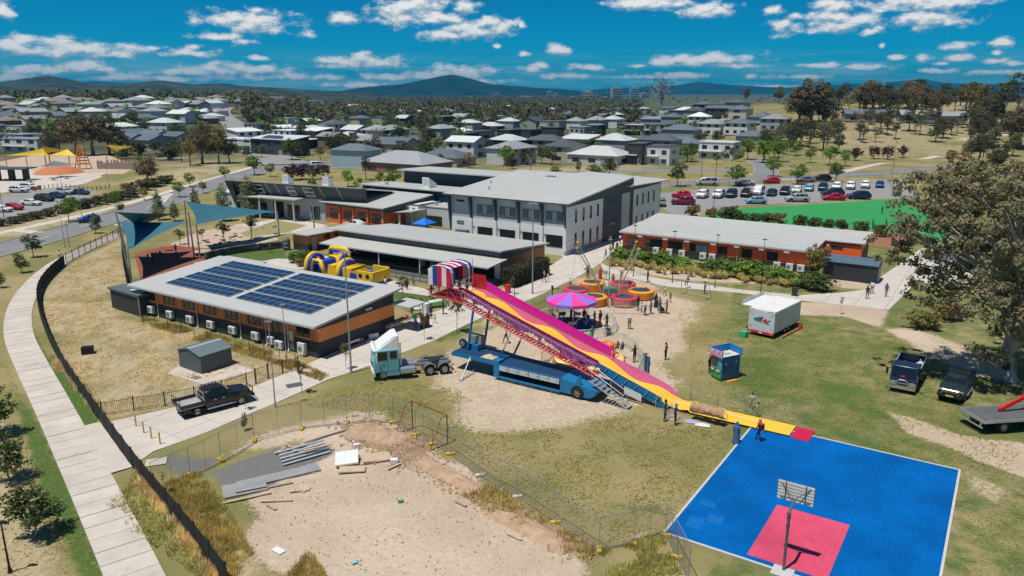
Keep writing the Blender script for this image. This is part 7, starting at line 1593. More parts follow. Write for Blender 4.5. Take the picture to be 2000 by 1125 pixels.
# ------------------------------------------------------------------ fences, poles, sails, small things on the site
def line_fence(name,label,pts,h,seg,post,panel,m_post,m_panel,z0=.05,extra=None,cat='fence'):
 """fence along ground points: every post and every bay is a part"""
 P = resample(smooth_line(pts,2),seg); t = T(name,label,cat,(P[0].x,P[0].y,0)); O = P[0]
 for i,p in enumerate(P):
  q = p-O; MB().box(q.x-post,q.y-post,0,q.x+post,q.y+post,h+.08).build('post',m_post,t)
  if i+1 < len(P): panel(t,q,P[i+1]-O,h,m_panel)
 return t
def screen_bay(t,a,b,h,m):
 d = (b-a); n = Vector((-d.y,d.x,0)).normalized()*.012; f = MB(); top = []
 for k in range(7):      # slack cloth,tied at the posts
  u = k/6; c = a+d*u; s = .05*math.sin(math.pi*u)*RND.uniform(.6,1.4); top.append((c+n*2*s/.05,h-.02-.03*math.sin(math.pi*u)))
 f.loft([[(c.x-n.x,c.y-n.y,.04),(c.x-n.x,c.y-n.y,z),(c.x+n.x,c.y+n.y,z),(c.x+n.x,c.y+n.y,.04)] for c,z in top]).build('screen_bay',m,t)
def picket_bay(t,a,b,h,m):
 f = MB(); d = b-a; n = max(4,int(d.length/.13))
 for z in (.15,h-.08): f.tube((a.x,a.y,z),(b.x,b.y,z),.02,n=4)
 for k in range(1,n): c = a+d*k/n; f.tube((c.x,c.y,.08),(c.x,c.y,h),.011,n=4)
 f.build('picket_bay',m,t,kind='stuff')
M_SCREEN = mat('shade_cloth_black',(.013,.014,.015),.9,0,.3,1.5)
FEN = pg((445,1150),(380,1062),(325,995),(270,928),(222,862),(175,795),(130,730),(98,672),(78,618),(74,590),(80,566),(100,540),(130,515))
line_fence('screened_fence','long black screened fence curving beside the left footpath',FEN,1.5,2.35,.03,screen_bay,M_BLACK,M_SCREEN)
line_fence('railing_fence','open black railing fence at the top of the dry paddock',pg((130,515),(165,497),(205,476),(245,458),(262,450)),1.5,2.3,.04,picket_bay,M_BLACK,M_BLACK)
line_fence('picket_fence','low black picket fence between the driveway and the dry paddock',pg((200,813),(270,801),(345,790),(420,774),(500,749)),1.15,2.2,.035,picket_bay,M_BLACK,M_BLACK)
line_fence('picket_gate','tall black picket gate between the ridged shed and the driveway',pg((500,749),(532,735),(592,722)),1.3,1.4,.05,picket_bay,M_BLACK,M_BLACK,cat='gate')
line_fence('wall_fence','thin dark fence along the front of the solar classroom',pg((280,630),(400,662),(500,692),(600,722)),1.2,2.2,.02,lambda t,a,b,h,m: MB().tube((a.x,a.y,h),(b.x,b.y,h),.008,n=4).build('wire',m,t),M_BLACK,M_BLACK)
line_fence('yard_fence','black yard fence beside the red softfall pad',pg((250,560),(244,535),(240,505),(238,478)),1.6,2.2,.03,screen_bay,M_BLACK,M_SCREEN)
line_fence('car_park_fence','wire fence between the right car park and the street',pg((1290,372),(1400,362),(1560,354),(1700,347),(1790,340)),1.7,3.4,.04,lambda t,a,b,h,m: MB().tube((a.x,a.y,h),(b.x,b.y,h),.02,n=4).tube((a.x,a.y,h*.5),(b.x,b.y,h*.5),.015,n=4).build('rail',m,t),M_STEEL,M_STEEL)
# temporary mesh fence: panels and concrete-filled feet
pane = MB(); Wp,Hp = 2.4,2.05
pane.tube((0,0,.12),(0,0,Hp),.02).tube((Wp,0,.12),(Wp,0,Hp),.02).tube((0,0,Hp),(Wp,0,Hp),.02).tube((0,0,.15),(Wp,0,.15),.02).tube((Wp/2,0,.15),(Wp/2,0,Hp),.014)
PF = pane.mesh('fence_frame',M_STEEL); mw = MB()
for i in range(1,32): mw.box(Wp*i/32-.002,-.002,.15,Wp*i/32+.002,.002,Hp)
for i in range(1,14): mw.box(0,-.002,.15+i*.136-.002,Wp,.002,.15+i*.136+.002)
PM = mw.mesh('fence_mesh',mat('mesh_wire',(.22,.23,.23),.6,.3))
ft = MB().box(-.3,-.12,0,.3,.12,.16); FY,FW = ft.mesh('foot_y',mat('foot_yellow',(.62,.40,.03),.7,0,.2,4)),ft.mesh('foot_w',mat('foot_white',(.58,.58,.55),.7,0,.2,4))
TF = pg((300,962),(372,930),(432,900),(497,862),(590,838),(677,828),(768,826),(812,850),(880,888),(937,930),(1010,972),(1085,1022),(1170,1076),(1238,1062),(1300,1047),(1322,1090),(1345,1135)); pl,fl = [],[]
for i,(a,b) in enumerate(zip(TF,TF[1:])):
 L_ = math.hypot(b[0]-a[0],b[1]-a[1]); rz = math.degrees(math.atan2(b[1]-a[1],b[0]-a[0])); n = max(1,round(L_/2.5))
 for k in range(n):
  o = T('mesh_barrier',None,'barrier',(a[0]+(b[0]-a[0])*k/n,a[1]+(b[1]-a[1])*k/n),rz,'temporary mesh fence panels'); o.scale = (L_/n/Wp,1,1); link('frame',PF,o); w = link('wire_mesh',PM,o); w['kind'] = 'stuff'; pl.append(o)
  q = prop(link('barrier_block',FW if i in (9,10) else FY,None,(o.location.x,o.location.y,0),(0,0,math.radians(rz+70))),None,'block','feet of the temporary mesh fence'); fl.append(q)
order_labels(pl,'temporary mesh fence panel round the bare ground, {}'); order_labels(fl,'block foot under the temporary mesh fence, {}')
# bollards
bl = []
for px,py in ((266,833),(281,846),(296,857),(313,868)): o = T('bollard',None,'bollard',G(px,py),0,'yellow bollards on the driveway'); MB().tube((0,0,0),(0,0,.9),.055,n=10).build('tube',mat('bollard_yellow',(.66,.44,.06),.5),o); MB().lathe([(.056,0),(.05,.03),(.001,.04)],10,(0,0,.9)).build('cap',mat('bollard_yellow',(.66,.44,.06),.5),o); bl.append(o)
order_labels(bl,'yellow bollard across the driveway entrance, {}')
# lamp poles
def lamp(px,py,top,label,m=None,r=.09,arm=.0,flood=False,group=None):
 x,y,z = PG(px,py); h = HT(px,py,top,(x,y,z)); t = T('lamp_pole',label,'lamp pole',(x,y,z),0,group); m = m or M_STEEL
 MB().path([(0,0,0),(0,0,h)],[r,r*.6],8).build('shaft',m,t); MB().lathe([(r*2,0),(r*2,.04),(r*1.2,.3)],10).build('base_plate',m,t)
 if flood:
  for s in (-1,1): MB().cbox((s*.3,0,h+.05),(.42,.35,.16),ry=s*.35).build('floodlight',M_ALU,t)
  MB().tube((-.35,0,h-.02),(.35,0,h-.02),.04).build('cross_arm',m,t)
 else: MB().cbox((arm*.5,0,h),(max(.5,abs(arm)),.2,.09)).build('luminaire',m,t)
 return t
lamp(686,728,494,'tall grey floodlight pole beside the solar classroom end',flood=True); lamp(1040,574,398,'tall grey lamp pole at the end of the veranda classroom',flood=True); lamp(538,796,628,'slim grey pole between the black utility and the mesh fence',r=.06); lamp(560,705,595,'thin grey pole against the solar classroom front',r=.05)
lamp(1188,600,468,'grey speaker pole in the middle of the trampolines',r=.08)
BP = 'thin black poles along the cross path'
for px,py,tp,w in ((1237,540,440,'first'),(1313,552,452,'second'),(1396,562,459,'third'),(1485,576,468,'fourth')): lamp(px,py,tp,w+' thin black pole from the left along the cross path',M_BLACK,.05,group=BP)
for px,py,tp,lb in ((1368,372,264,'black lamp post at the left end of the right car park'),(1394,406,298,'black lamp post at the turf corner'),(1742,348,276,'black lamp post on the right street near the huge gum'),(127,483,410,'grey lamp post on the near verge of the left road'),(160,422,370,'grey lamp post on the far verge of the left road'),(213,372,318,'slim lamp post at the edge of the playground'),(122,375,342,'slim lamp post in the left car park'),(8,425,360,'dark lamp post at the left photo edge'),(510,335,285,'grey lamp post at the bend of the left road'),(605,352,300,'grey lamp post behind the office roof'),(1115,330,283,'tall lamp post on the back street'),(1258,338,280,'lamp post before the modern white house'),(20,1118,1020,'short dark sign post in the bottom left verge'),(1012,335,285,'tall thin lamp post behind the two storey roof'),(136,482,440,'short post next to the near verge lamp')): lamp(px,py,tp,lb,M_BLACK if 'black' in lb or 'dark' in lb else M_STEEL,.06)
lamp(838,580,565,'short black garden lamp near the slide top',M_BLACK,.04); lamp(1005,596,548,'black garden lamp beside the path below the hedge',M_BLACK,.05)
# shade sails
M_SAIL = mat('sail_teal',(.035,.135,.185),.7,0,.08,.3); M_SAILY = mat('sail_yellow',(.72,.52,.03),.7,0,.08,.3)
def top_of(b,t_):
 bx,by = G(*b); best = min(((G(*t_,h)[0]-bx)**2+(G(*t_,h)[1]-by)**2,h) for h in [i*.1 for i in range(20,130)])[1]; return (bx,by),(*G(*t_,best),best)
def sail(label,corners,m,droop=.35,edge=.14):
 A,B,Cc = [Vector(c) for c in corners]; cen = (A+B+Cc)/3; n = 10; t = T('shade_sail',label,'shade sail',(cen.x,cen.y,cen.z))
 def pt(i,j):
  a,b,c = 1-(i+j)/n,i/n,j/n; p = A*a+B*b+Cc*c; q = 27*a*b*c; e = 4*(a*b+b*c+c*a)-q*1.1; p = p.lerp(cen,edge*max(0,e)*.75); p.z -= droop*q*.6; return p-cen
 mb = MB(); idx = {}
 for i in range(n+1):
  for j in range(n+1-i): idx[i,j] = len(mb.v); mb.v.append(tuple(pt(i,j)))
 for i in range(n):
  for j in range(n-i):
   mb.f.append((idx[i,j],idx[i+1,j],idx[i,j+1])); mb.m.append(0)
   if i+j < n-1: mb.f.append((idx[i+1,j],idx[i+1,j+1],idx[i,j+1])); mb.m.append(0)
 mb.build('fabric',m,t,smooth=True)
 for a in (A,B,Cc): MB().lathe([(.06,-.05),(.06,.05)],6).build('corner_ring',M_STEEL,t,loc=a-cen)
 return t
poles = {}
for k,b,tp,lb in (('A',(254,545),(226,414),'tall leaning steel post of the left shade sails, leftmost'),('B',(247,505),(233,432),'shorter steel post beside the leftmost sail post'),('C',(257,548),(249,490),'short steel post in front of the left shade sails'),('D',(369,483),(360,393),'tallest steel post of the right shade sail'),('E',(380,505),(368,414),'middle steel post of the right shade sail'),('F',(391,505),(383,438),'short front steel post of the right shade sail'),('H',(545,459),(542,413),'steel post at the pointed right tip of the right sail'),('I',(614,450),(611,401),'lone steel post before the orange brick classroom')):
 (bx,by),tp3 = top_of(b,tp); poles[k] = tp3; t = T('sail_post',lb,'post',(bx,by,0)); MB().path([(0,0,0),(tp3[0]-bx,tp3[1]-by,tp3[2])],[.13,.10],10).build('tube',M_STEEL,t); MB().lathe([(.22,0),(.22,.03),(.001,.03)],10).build('foot_plate',M_STEEL,t)
pE = poles['E']; mid = Vector(poles['A']).lerp(Vector(poles['D']),.8)
sail('upper teal shade sail on the left over the softfall pad',(poles['A'],(mid.x,mid.y,mid.z-1.6),(poles['B'][0]+1.,poles['B'][1]+3,4.2)),M_SAIL); sail('lower teal shade sail on the left over the softfall pad',(poles['B'],(pE[0]-.3,pE[1],pE[2]-1.4),poles['C']),M_SAIL); sail('large pointed teal shade sail on the right over the play sand',(poles['D'],poles['H'],poles['F']),M_SAIL)
# retaining wall, round deck, play rails
W = resample(smooth_line(pg((402,508),(430,500),(480,492),(530,487),(562,484)),2),.9); t = T('stone_retaining_wall','curved dark stone retaining wall above the small lawn','wall',(W[0].x,W[0].y,0)); RKM = [mat('wall_stone_%d' % k,c,.9,0,.2,3,.02) for k,c in enumerate(((.085,.080,.078),(.115,.108,.102),(.06,.058,.058)))]
for a,b in zip(W,W[1:]):
 for r_ in range(3):
  c = (a+b)/2-W[0]; d = b-a; MB().cbox((c.x+RND.uniform(-.05,.05),c.y,.2+r_*.38),(d.length*.95,.5+RND.uniform(-.08,.08),.36),rz=math.atan2(d.y,d.x)+RND.uniform(-.04,.04)).build('stone',RND.choice(RKM),t); bevel(t.children[-1],.05)
x,y = G(397,497); t = T('round_deck','round tan timber deck at the foot of the sail posts','deck',(x,y,0)); MB().lathe([(.001,.55),(1.35,.55),(1.38,.5),(1.35,.4),(.001,.4)],24).build('top',mat('deck_tan',(.42,.33,.24),.8,0,.15,2),t)
for k in range(5): MB().tube((math.cos(k*1.26),math.sin(k*1.26),0),(math.cos(k*1.26),math.sin(k*1.26),.42),.06).build('leg',M_BARKD,t)
rk = []
for i in range(26): px,py = RND.uniform(360,540),0; py = 478-(px-360)*.12+RND.uniform(-14,8); s = RND.uniform(.2,.5); o = MB().lathe([(.001,0),(.9,.05),(1,.35),(.7,.75),(.001,.85)],8,rfun=lambda a,z: 1+.25*math.sin(3*a+i)).build('boulder',RND.choice(RKM+[mat('boulder_tan',(.36,.29,.23),.9)]),None,loc=(*G(px,py),0),rz=RND.uniform(0,360)); o.scale = (s,s*.8,s*.7); prop(o,None,'rock','rocks on the play sand'); rk.append(o)
order_labels(rk,'loose rock on the play sand under the sails, {}')
t = T('play_table','orange framed play table under the left sails','table',G(328,490)); MB().box(-.6,-.4,.7,.6,.4,.76).build('top',mat('play_orange',(.65,.14,.03),.5),t)
for a,b in ((-.55,-.35),(.55,-.35),(.55,.35),(-.55,.35)): MB().tube((a,b,0),(a,b,.72),.03).build('leg',mat('play_orange',(.65,.14,.03),.5),t)
# goals
def goal(px,py,px2,py2,h,d,m,label,net=True):
 (ax,ay),(bx,by) = G(px,py),G(px2,py2); L_ = math.hypot(bx-ax,by-ay); t = T('football_goal',label,'goal',(ax,ay,0),math.degrees(math.atan2(by-ay,bx-ax)))
 for x in (0,L_): MB().tube((x,0,0),(x,0,h),.045).build('post',m,t); MB().path([(x,0,h),(x,d*.35,h-.05),(x,d,.05)],.03).build('stay',m,t); MB().tube((x,0,.03),(x,d,.03),.035).build('ground_bar',m,t)
 MB().tube((0,0,h),(L_,0,h),.045).build('crossbar',m,t); MB().tube((0,d,.04),(L_,d,.04),.035).build('rear_bar',m,t)
goal(806,836,874,866,2.15,-1.6,mat('goal_rust',(.25,.055,.035),.6,0,.3,2),'rusty portable football goal behind the mesh fence'); goal(1330,575,1378,586,1.9,1.3,mat('goal_pale',(.44,.45,.43),.5),'pale small football goal on the grass by the cross path')
# building waste on the bare ground
WD,WD2,SHM,SLB = mat('timber_pale',(.50,.38,.26),.85,0,.2,5),mat('timber_grey',(.36,.30,.25),.9,0,.2,5),mat('steel_sheet',(.50,.52,.53),.5,.3,.1,3,rib=(.2,1,.03)),mat('slab_grey',(.27,.275,.28),.85,0,.15,1)
def junk(name,label,px,py,sz,rz,m,z=.0,tilt=(0,0),cat='debris'):
 o = MB().box(-sz[0]/2,-sz[1]/2,0,sz[0]/2,sz[1]/2,sz[2]).build(name,m,None,loc=(*G(px,py),z+.02)); o.rotation_euler = (math.radians(tilt[0]),math.radians(tilt[1]),math.radians(rz)); return prop(o,label,cat)
PWL = []
for i,(px,py,L_,rz,z) in enumerate(((640,852,3.6,40,.05),(572,875,1.6,8,.05),(552,880,1.4,60,.05),(575,883,1.3,-20,.1),(720,893,2.,28,.1),(730,905,2.1,22,.05),(517,955,3.4,24,.03),(480,975,3.,26,.03),(540,980,1.9,4,.03),(530,992,.9,-40,.02),(770,913,1.1,48,.05),(1005,1050,1.,-40,.02),(900,985,.9,-40,.02),(622,885,2.,30,.4),(585,960,1.2,12,.02),(860,910,.7,50,.02))): PWL.append(junk('timber_plank','',px,py,(L_,.16,.06),rz,WD if i % 3 else WD2,z))
for o in PWL: o['group'] = 'loose planks on the bare ground'
order_labels(PWL,'loose timber plank on the bare ground, {}')
for i in range(5): o = junk('steel_channel','%s long steel channel in the stacked bundle on the bare ground' % ('lowest','second','third','fourth','topmost')[i],600-i*3,897-i*5,(3.3,.22,.06),36,SHM,.05+i*.03)
junk('white_sheet','large white sheet panel lying on the waste heap',678,903,(1.5,1.7,.12),12,M_WHITE,.25,(4,-3)); junk('timber_sheet','pale timber board leaning under the white sheet panel',688,920,(1.7,.8,.07),6,WD,.08); junk('board_sheet','broad tan board right of the white sheet panel',735,897,(2.0,1.1,.06),25,WD,.12,(3,5)); junk('concrete_beam','long grey concrete slab strip along the gravel',545,932,(5.2,1.0,.10),29,SLB,.0); junk('concrete_slab','broken grey concrete slab at the end of the strip',478,955,(2.6,1.6,.09),25,SLB,.0)
junk('foam_block','small white block right of the tan board',770,905,(.5,.35,.3),5,M_WHITE); junk('paper_sheet','white sheet lying on the bare ground near the bottom',544,1076,(.75,.4,.03),-35,M_WHITE); junk('tan_square','square tan board on the bare ground',592,955,(.8,.7,.04),-30,WD); junk('green_square','small dark green tile on the pale bare ground',783,980,(.36,.28,.03),20,mat('tile_green',(.01,.20,.11),.5)); junk('blue_scrap','crumpled pale blue scrap near the bottom',692,1100,(.3,.25,.08),40,mat('scrap_blue',(.25,.5,.55),.6)); junk('white_offcut','small white offcut beside the heap of soil',696,872,(.4,.3,.18),20,M_WHITE)
junk('drain_cover','dark metal drain cover set in the driveway',575,753,(1.3,.9,.012),30,mat('cover_dark',(.09,.095,.10),.6),.02); junk('pit_lid','dark pit lid in the shed pad',383,738,(.8,.6,.02),-35,mat('lid_brown',(.19,.16,.14),.7),.01); junk('black_crate','black plastic crate lying in the dry paddock grass',172,690,(1.0,.7,.65),20,M_BLACK); junk('concrete_disc','pale flat concrete lid near the gate',305,903,(1.3,1.0,.04),20,M_CONC2)
# rubble and clods along the edge of the bare ground
rng = np.random.default_rng(4); mb = MB()
for k in range(5200):
 u = rng.random(); sel = rng.random()
 if sel < .5: px,py = 700+u*120+rng.normal()*22,838+u*50+rng.normal()*14
 elif sel < .85: px,py = 780+u*380+rng.normal()*14,880+u*205+rng.normal()*11
 else: px,py = 470+u*640,900+rng.random()*220
 x,y = G(px,py); s = (.035+.10*rng.random()**2)*(1.3 if sel < .5 else 1 if sel < .85 else .55); a = rng.random()*6.28
 p = [(x+s*math.cos(a+i*1.57)*(.7+.6*rng.random()),y+s*math.sin(a+i*1.57)*(.7+.6*rng.random()),0.) for i in range(4)]; mb.raw(p+[(x+rng.normal()*s*.3,y+rng.normal()*s*.3,s*1.1)],[(0,1,4),(1,2,4),(2,3,4),(3,0,4)])
prop(mb.build('rubble',mat('clod_tan',(.40,.28,.185),.95,0,.35,.8)),'scattered soil clods and small rubble on the bare ground','rubble',kind='stuff')
def mound(px,py,L_,w,h,rz,label,seed):
 o = MB().grid(lambda u,v: ((u-.5)*L_,(v-.5)*w,-.05+h*(math.sin(math.pi*u)*math.sin(math.pi*v))**.7*(.6+.8*abs(fbm(u*5,v*4,seed,4)))),40,24).build('soil_mound',mat('mound_soil',(.42,.29,.19),.95,0,.25,1.5,.06,7),None,smooth=True,loc=(*G(px,py),0),rz=rz); return prop(o,label,'soil')
mound(735,850,5.,2.6,.7,-25,'low heap of loose brown soil inside the mesh fence corner',1); mound(870,925,7.,1.5,.35,-45,'long low soil bank along the mesh fence',2); mound(1030,1030,6.5,1.6,.3,-42,'low soil bank near the court end of the mesh fence',3)
# far-left playground
def playground():
 YO,OR = M_SAILY,mat('play_orange',(.65,.14,.03),.5)
 t = T('climbing_tower','orange and yellow climbing tower in the left playground','play tower',PG(163,330)); H = HT(163,330,283)
 for a,b in ((-1.6,-1.2),(1.6,-1.2),(1.6,1.2),(-1.6,1.2)): MB().tube((a*1.2,b*1.2,0),(a*.35,b*.35,H),.16).build('leg',mat('tower_yellow',(.75,.33,.03),.5),t)
 for k in range(6): q = .2+k*.13; s = 1.2-.85*q; MB().box(-1.6*s,-1.25*s,H*q,1.6*s,1.25*s,H*q+.22).build('rung_deck',OR,t)
 def ysail(label,pts,zs):
  C3 = [(*G(px,py,z),z) for (px,py),z in zip(pts,zs)]; t = sail(label,C3,YO,.6,.10)
  for k,c in enumerate(C3): p = T('sail_post','orange post under the '+label.split(' over')[0]+', '+('left','middle','right')[k]+' corner','post',(c[0],c[1],0)); MB().tube((0,0,0),(0,0,c[2]),.14).build('tube',OR,p)
 ysail('left yellow shade sail over the playground',((10,304),(85,290),(95,303)),(5,7,5.)); ysail('peaked yellow shade sail over the playground',((50,303),(85,286),(132,294)),(5,7.5,5.5)); ysail('low yellow shade sail over the playground',((96,303),(132,291),(150,305)),(5,6.5,4.5)); ysail('separate yellow shade sail right of the climbing tower',((205,283),(228,296),(258,286)),(7,5,7))
 C3 = [(*G(px,py,z),z) for (px,py),z in (((76,326),3.5),((105,314),4.5),((150,321),3.5))]; sail('grey blue shade sail before the climbing tower',C3,mat('sail_grey',(.11,.17,.22),.7),.5,.1)
 t = T('picnic_shelter','dark flat roofed picnic shelter at the left edge','shelter',PG(22,352)); MB().box(-5,-3,3.2,6,3,3.5).build('roof',M_SLATE,t)
 for a in (-4,0,4): MB().box(a,-1,0,a+1.3,.2,3.2).build('pillar',M_DARK,t)
 t = T('timber_palisade','pale timber palisade wall behind the playground','wall',PG(190,330),-8)
 for k in range(46): MB().box(k*.42,0,0,k*.42+.33,.25,RND.uniform(1.8,3.2)).build('log',mat('palisade_log',(.36,.28,.24),.9,0,.2,2),t)
 t = T('slide_mound','orange play mound in the left playground','play mound',PG(115,338)); MB().lathe([(7,0),(5,1.2),(2.5,2.2),(.01,2.4)],18).build('surface',mat('mound_orange',(.48,.17,.07),.8),t,smooth=True)
 for k,(px,py) in enumerate(((105,352),(130,349),(60,356))): t = T('picnic_table',('left','middle','right')[(1,2,0)[k]]+' small picnic table on the plaza','table',G(px,py),20); MB().box(-.9,-.4,.7,.9,.4,.76).build('top',M_STEEL,t); MB().box(-.9,-.9,.42,.9,-.6,.47).build('bench',M_STEEL,t); MB().box(-.9,.6,.42,.9,.9,.47).build('bench',M_STEEL,t); MB().box(-.1,-.7,0,.1,.7,.7).build('leg',M_STEEL,t)
 b = []
 for k in range(18): px,py = 70+k*8.5,374-k*.6-6*math.sin(k*.35); o = T('timber_bollard',None,'bollard',G(px,py),0,'timber bollards round the left car park'); MB().tube((0,0,0),(0,0,.9),.1,n=6).build('post',M_BARKD,o); b.append(o)
 order_labels(b,'short timber bollard between plaza and left car park, {}')
playground()
# ------------------------------------------------------------------ people
import bmesh
J0 = dict(pel=(0,0,.95),spi=(0,-.01,1.13),che=(0,0,1.32),nec=(0,.005,1.47),hb=(0,.02,1.55),ht=(0,.03,1.67),sl=(.165,0,1.40),el=(.225,-.03,1.13),wl=(.24,.05,.90),hl=(.24,.08,.83),sr=(-.165,0,1.40),er=(-.225,-.03,1.13),wr=(-.24,.05,.90),hr=(-.24,.08,.83),
  pl=(.09,0,.91),kl=(.10,.03,.50),al=(.10,-.02,.09),tl=(.11,.13,.035),pr=(-.09,0,.91),kr=(-.10,.03,.50),ar=(-.10,-.02,.09),tr=(-.11,.13,.035))
EDG = 'pel-spi spi-che che-nec nec-hb hb-ht che-sl sl-el el-wl wl-hl che-sr sr-er er-wr wr-hr pel-pl pl-kl kl-al al-tl pel-pr pr-kr kr-ar ar-tr'.split()
RAD = dict(pel=(.155,.11),spi=(.135,.10),che=(.155,.11),nec=(.055,.055),hb=(.075,.085),ht=(.075,.085),s=(.062,.062),e=(.045,.045),w=(.032,.032),h=(.035,.022),p=(.085,.085),k=(.06,.06),a=(.042,.042),t=(.04,.03))
REG = dict(nec=0,hb=0,ht=0)
def body_proto(name,over):
 J = dict(J0); J.update(over); ks = list(J); bm = bmesh.new(); lay = bm.verts.layers.skin.verify(); vs = {}
 for k in ks:
  v = bm.verts.new(J[k]); vs[k] = v; r = RAD.get(k) or RAD[k[0]]; v[lay].radius = r; v[lay].use_root = (k == 'pel')
 for e in EDG: a,b = e.split('-'); bm.edges.new((vs[a],vs[b]))
 me = bpy.data.meshes.new(name); bm.to_mesh(me); bm.free(); o = bpy.data.objects.new(name,me); COL.objects.link(o)
 o.modifiers.new('skin','SKIN'); s = o.modifiers.new('sub','SUBSURF'); s.levels = 1; s.render_levels = 1
 dg = bpy.context.evaluated_depsgraph_get(); dg.update(); m2 = bpy.data.meshes.new_from_object(o.evaluated_get(dg)); bpy.data.objects.remove(o)
 V = [tuple(v.co) for v in m2.vertices]; Fc = [tuple(p.vertices) for p in m2.polygons]; segs = []
 for e in EDG:
  a,b = e.split('-'); k = b
  reg = 0 if k in ('nec','hb','ht') or k[0] in 'h' or (k[0] == 'w') else 1 if k in ('spi','che','sl','sr','el','er') else 3 if k[0] == 't' and k != 'ht' else 2
  segs.append((Vector(J[a]),Vector(J[b]),reg))
 mb = MB(); mb.v = V; mb.f = Fc
 for f in Fc:
  c = sum((Vector(V[i]) for i in f),Vector())/len(f); best = 1e9; rg = 1
  for a,b,r in segs:
   d = b-a; t = max(0,min(1,(c-a).dot(d)/d.dot(d))); q = (c-(a+d*t)).length
   if q < best: best = q; rg = r
  if rg == 0 and c.z < 1.40 and abs(c.x) < .12: rg = 1
  mb.m.append(rg)
 hb = Vector(J['hb']); mb.cm = 0; mb.tube(hb+Vector((0,.08,.05)),hb+Vector((0,.125,.03)),.012,.018,n=5)
 for s in (1,-1):
  mb.cm = 0; mb.tube(hb+Vector((s*.075,.0,.06)),hb+Vector((s*.095,-.01,.05)),.02,.012,n=5)
  mb.cm = 3; mb.cbox(hb+Vector((s*.032,.096,.068)),(.02,.012,.012))
  w,h = Vector(J['wl' if s > 0 else 'wr']),Vector(J['hl' if s > 0 else 'hr']); d = (h-w).normalized(); sd = d.cross(Vector((0,1,0))); sd = sd.normalized() if sd.length > .1 else Vector((1,0,0)); mb.cm = 0
  for k in range(4): a = h+sd*(.012*(k-1.5))*1.4; mb.path([a-d*.01,a+d*(.05-.006*abs(k-1.5)),a+d*(.075-.008*abs(k-1.5))+Vector((0,.012,0))],[.009,.008,.006],4)
  mb.path([h-d*.03+Vector((0,.02,0)),h+Vector((0,.04,0)),h+d*.03+Vector((0,.045,0))],[.011,.009,.007],4)
 mb.cm = 3; mb.cbox(hb+Vector((0,.105,-.005)),(.04,.01,.008))
 return mb.mesh(name,[mat('skin_base',(.36,.21,.14),.6),mat('shirt_base',(.5,.5,.5),.8),mat('trouser_base',(.05,.05,.06),.8),mat('shoe_base',(.03,.03,.03),.6)],True),J
WALK = dict(kl=(.10,.22,.55),al=(.10,.28,.12),tl=(.11,.42,.08),kr=(-.10,-.06,.50),ar=(-.10,-.30,.14),tr=(-.11,-.18,.035),el=(.22,-.14,1.15),wl=(.23,-.12,.90),hl=(.23,-.10,.83),er=(-.22,.08,1.15),wr=(-.22,.24,.98),hr=(-.22,.29,.93))
SIT = dict(kl=(.14,.42,.92),al=(.14,.40,.50),tl=(.15,.53,.45),kr=(-.14,.42,.92),ar=(-.14,.40,.50),tr=(-.15,.53,.45),el=(.22,.06,1.14),wl=(.16,.30,1.05),hl=(.14,.36,1.04),er=(-.22,.06,1.14),wr=(-.16,.30,1.05),hr=(-.14,.36,1.04))
REACH = dict(el=(.24,.10,1.18),wl=(.18,.32,1.16),hl=(.16,.38,1.17),er=(-.24,.08,1.16),wr=(-.18,.30,1.08),hr=(-.16,.36,1.07),kl=(.11,.05,.50),al=(.12,.02,.09),tl=(.13,.17,.035))
ARMS = dict(el=(.36,.0,1.50),wl=(.38,.04,1.75),hl=(.37,.05,1.83),er=(-.36,.0,1.50),wr=(-.38,.04,1.75),hr=(-.37,.05,1.83),kl=(.13,.14,.56),al=(.12,-.05,.20),tl=(.13,.08,.12),kr=(-.13,.14,.56),ar=(-.12,-.05,.20),tr=(-.13,.08,.12))
BODY = {k: body_proto('body_'+k,v) for k,v in dict(stand={},walk=WALK,sit=SIT,reach=REACH,jump=ARMS).items()}
hair_m = mat('hair_base',(.02,.016,.013),.7)
def cap_mesh(name,low,r,m): return MB().lathe([(.001,.125*r),(.06*r,.112*r),(.095*r,.07*r),(.108*r,.01*r),(.104*r,-low)],12,rfun=lambda a,z: 1.0 if math.sin(a) < .35 or z > .05 else .80).mesh(name,m,True)
HAIR = cap_mesh('hair',.06,1.0,hair_m)
SCARF = MB().lathe([(.001,.135),(.07,.12),(.105,.07),(.12,.0),(.11,-.08),(.15,-.17),(.19,-.25)],12,rfun=lambda a,z: .82 if (math.sin(a) > .75 and -.06 < z < .08) else 1.).mesh('headscarf',mat('scarf_base',(.5,.5,.5),.8),True)
ROBE = MB().lathe([(.10,1.47),(.17,1.42),(.20,1.25),(.19,1.05),(.22,.8),(.25,.45),(.29,.12),(.30,.07)],16,rfun=lambda a,z: (1+.05*math.sin(5*a))*(1 if abs(math.cos(a)) > .3 else .82)).mesh('robe',mat('robe_base',(.5,.5,.5),.85),True)
CAPM = MB().lathe([(.001,.13),(.07,.12),(.105,.08),(.112,.045)],12).raw([(-.07,.09,.05),(.07,.09,.05),(.05,.19,.035),(-.05,.19,.035)],[(0,1,2,3)]).mesh('cap',mat('cap_base',(.02,.04,.2),.8),True)
def cm(c): return mat('cloth_%02x%02x%02x' % tuple(int(min(x,1)*255) for x in c),c,.85,0,.12,4)
SK = [mat('skin_%d' % i,c,.6) for i,c in enumerate(((.40,.24,.16),(.22,.12,.075),(.10,.055,.035),(.50,.32,.23)))]
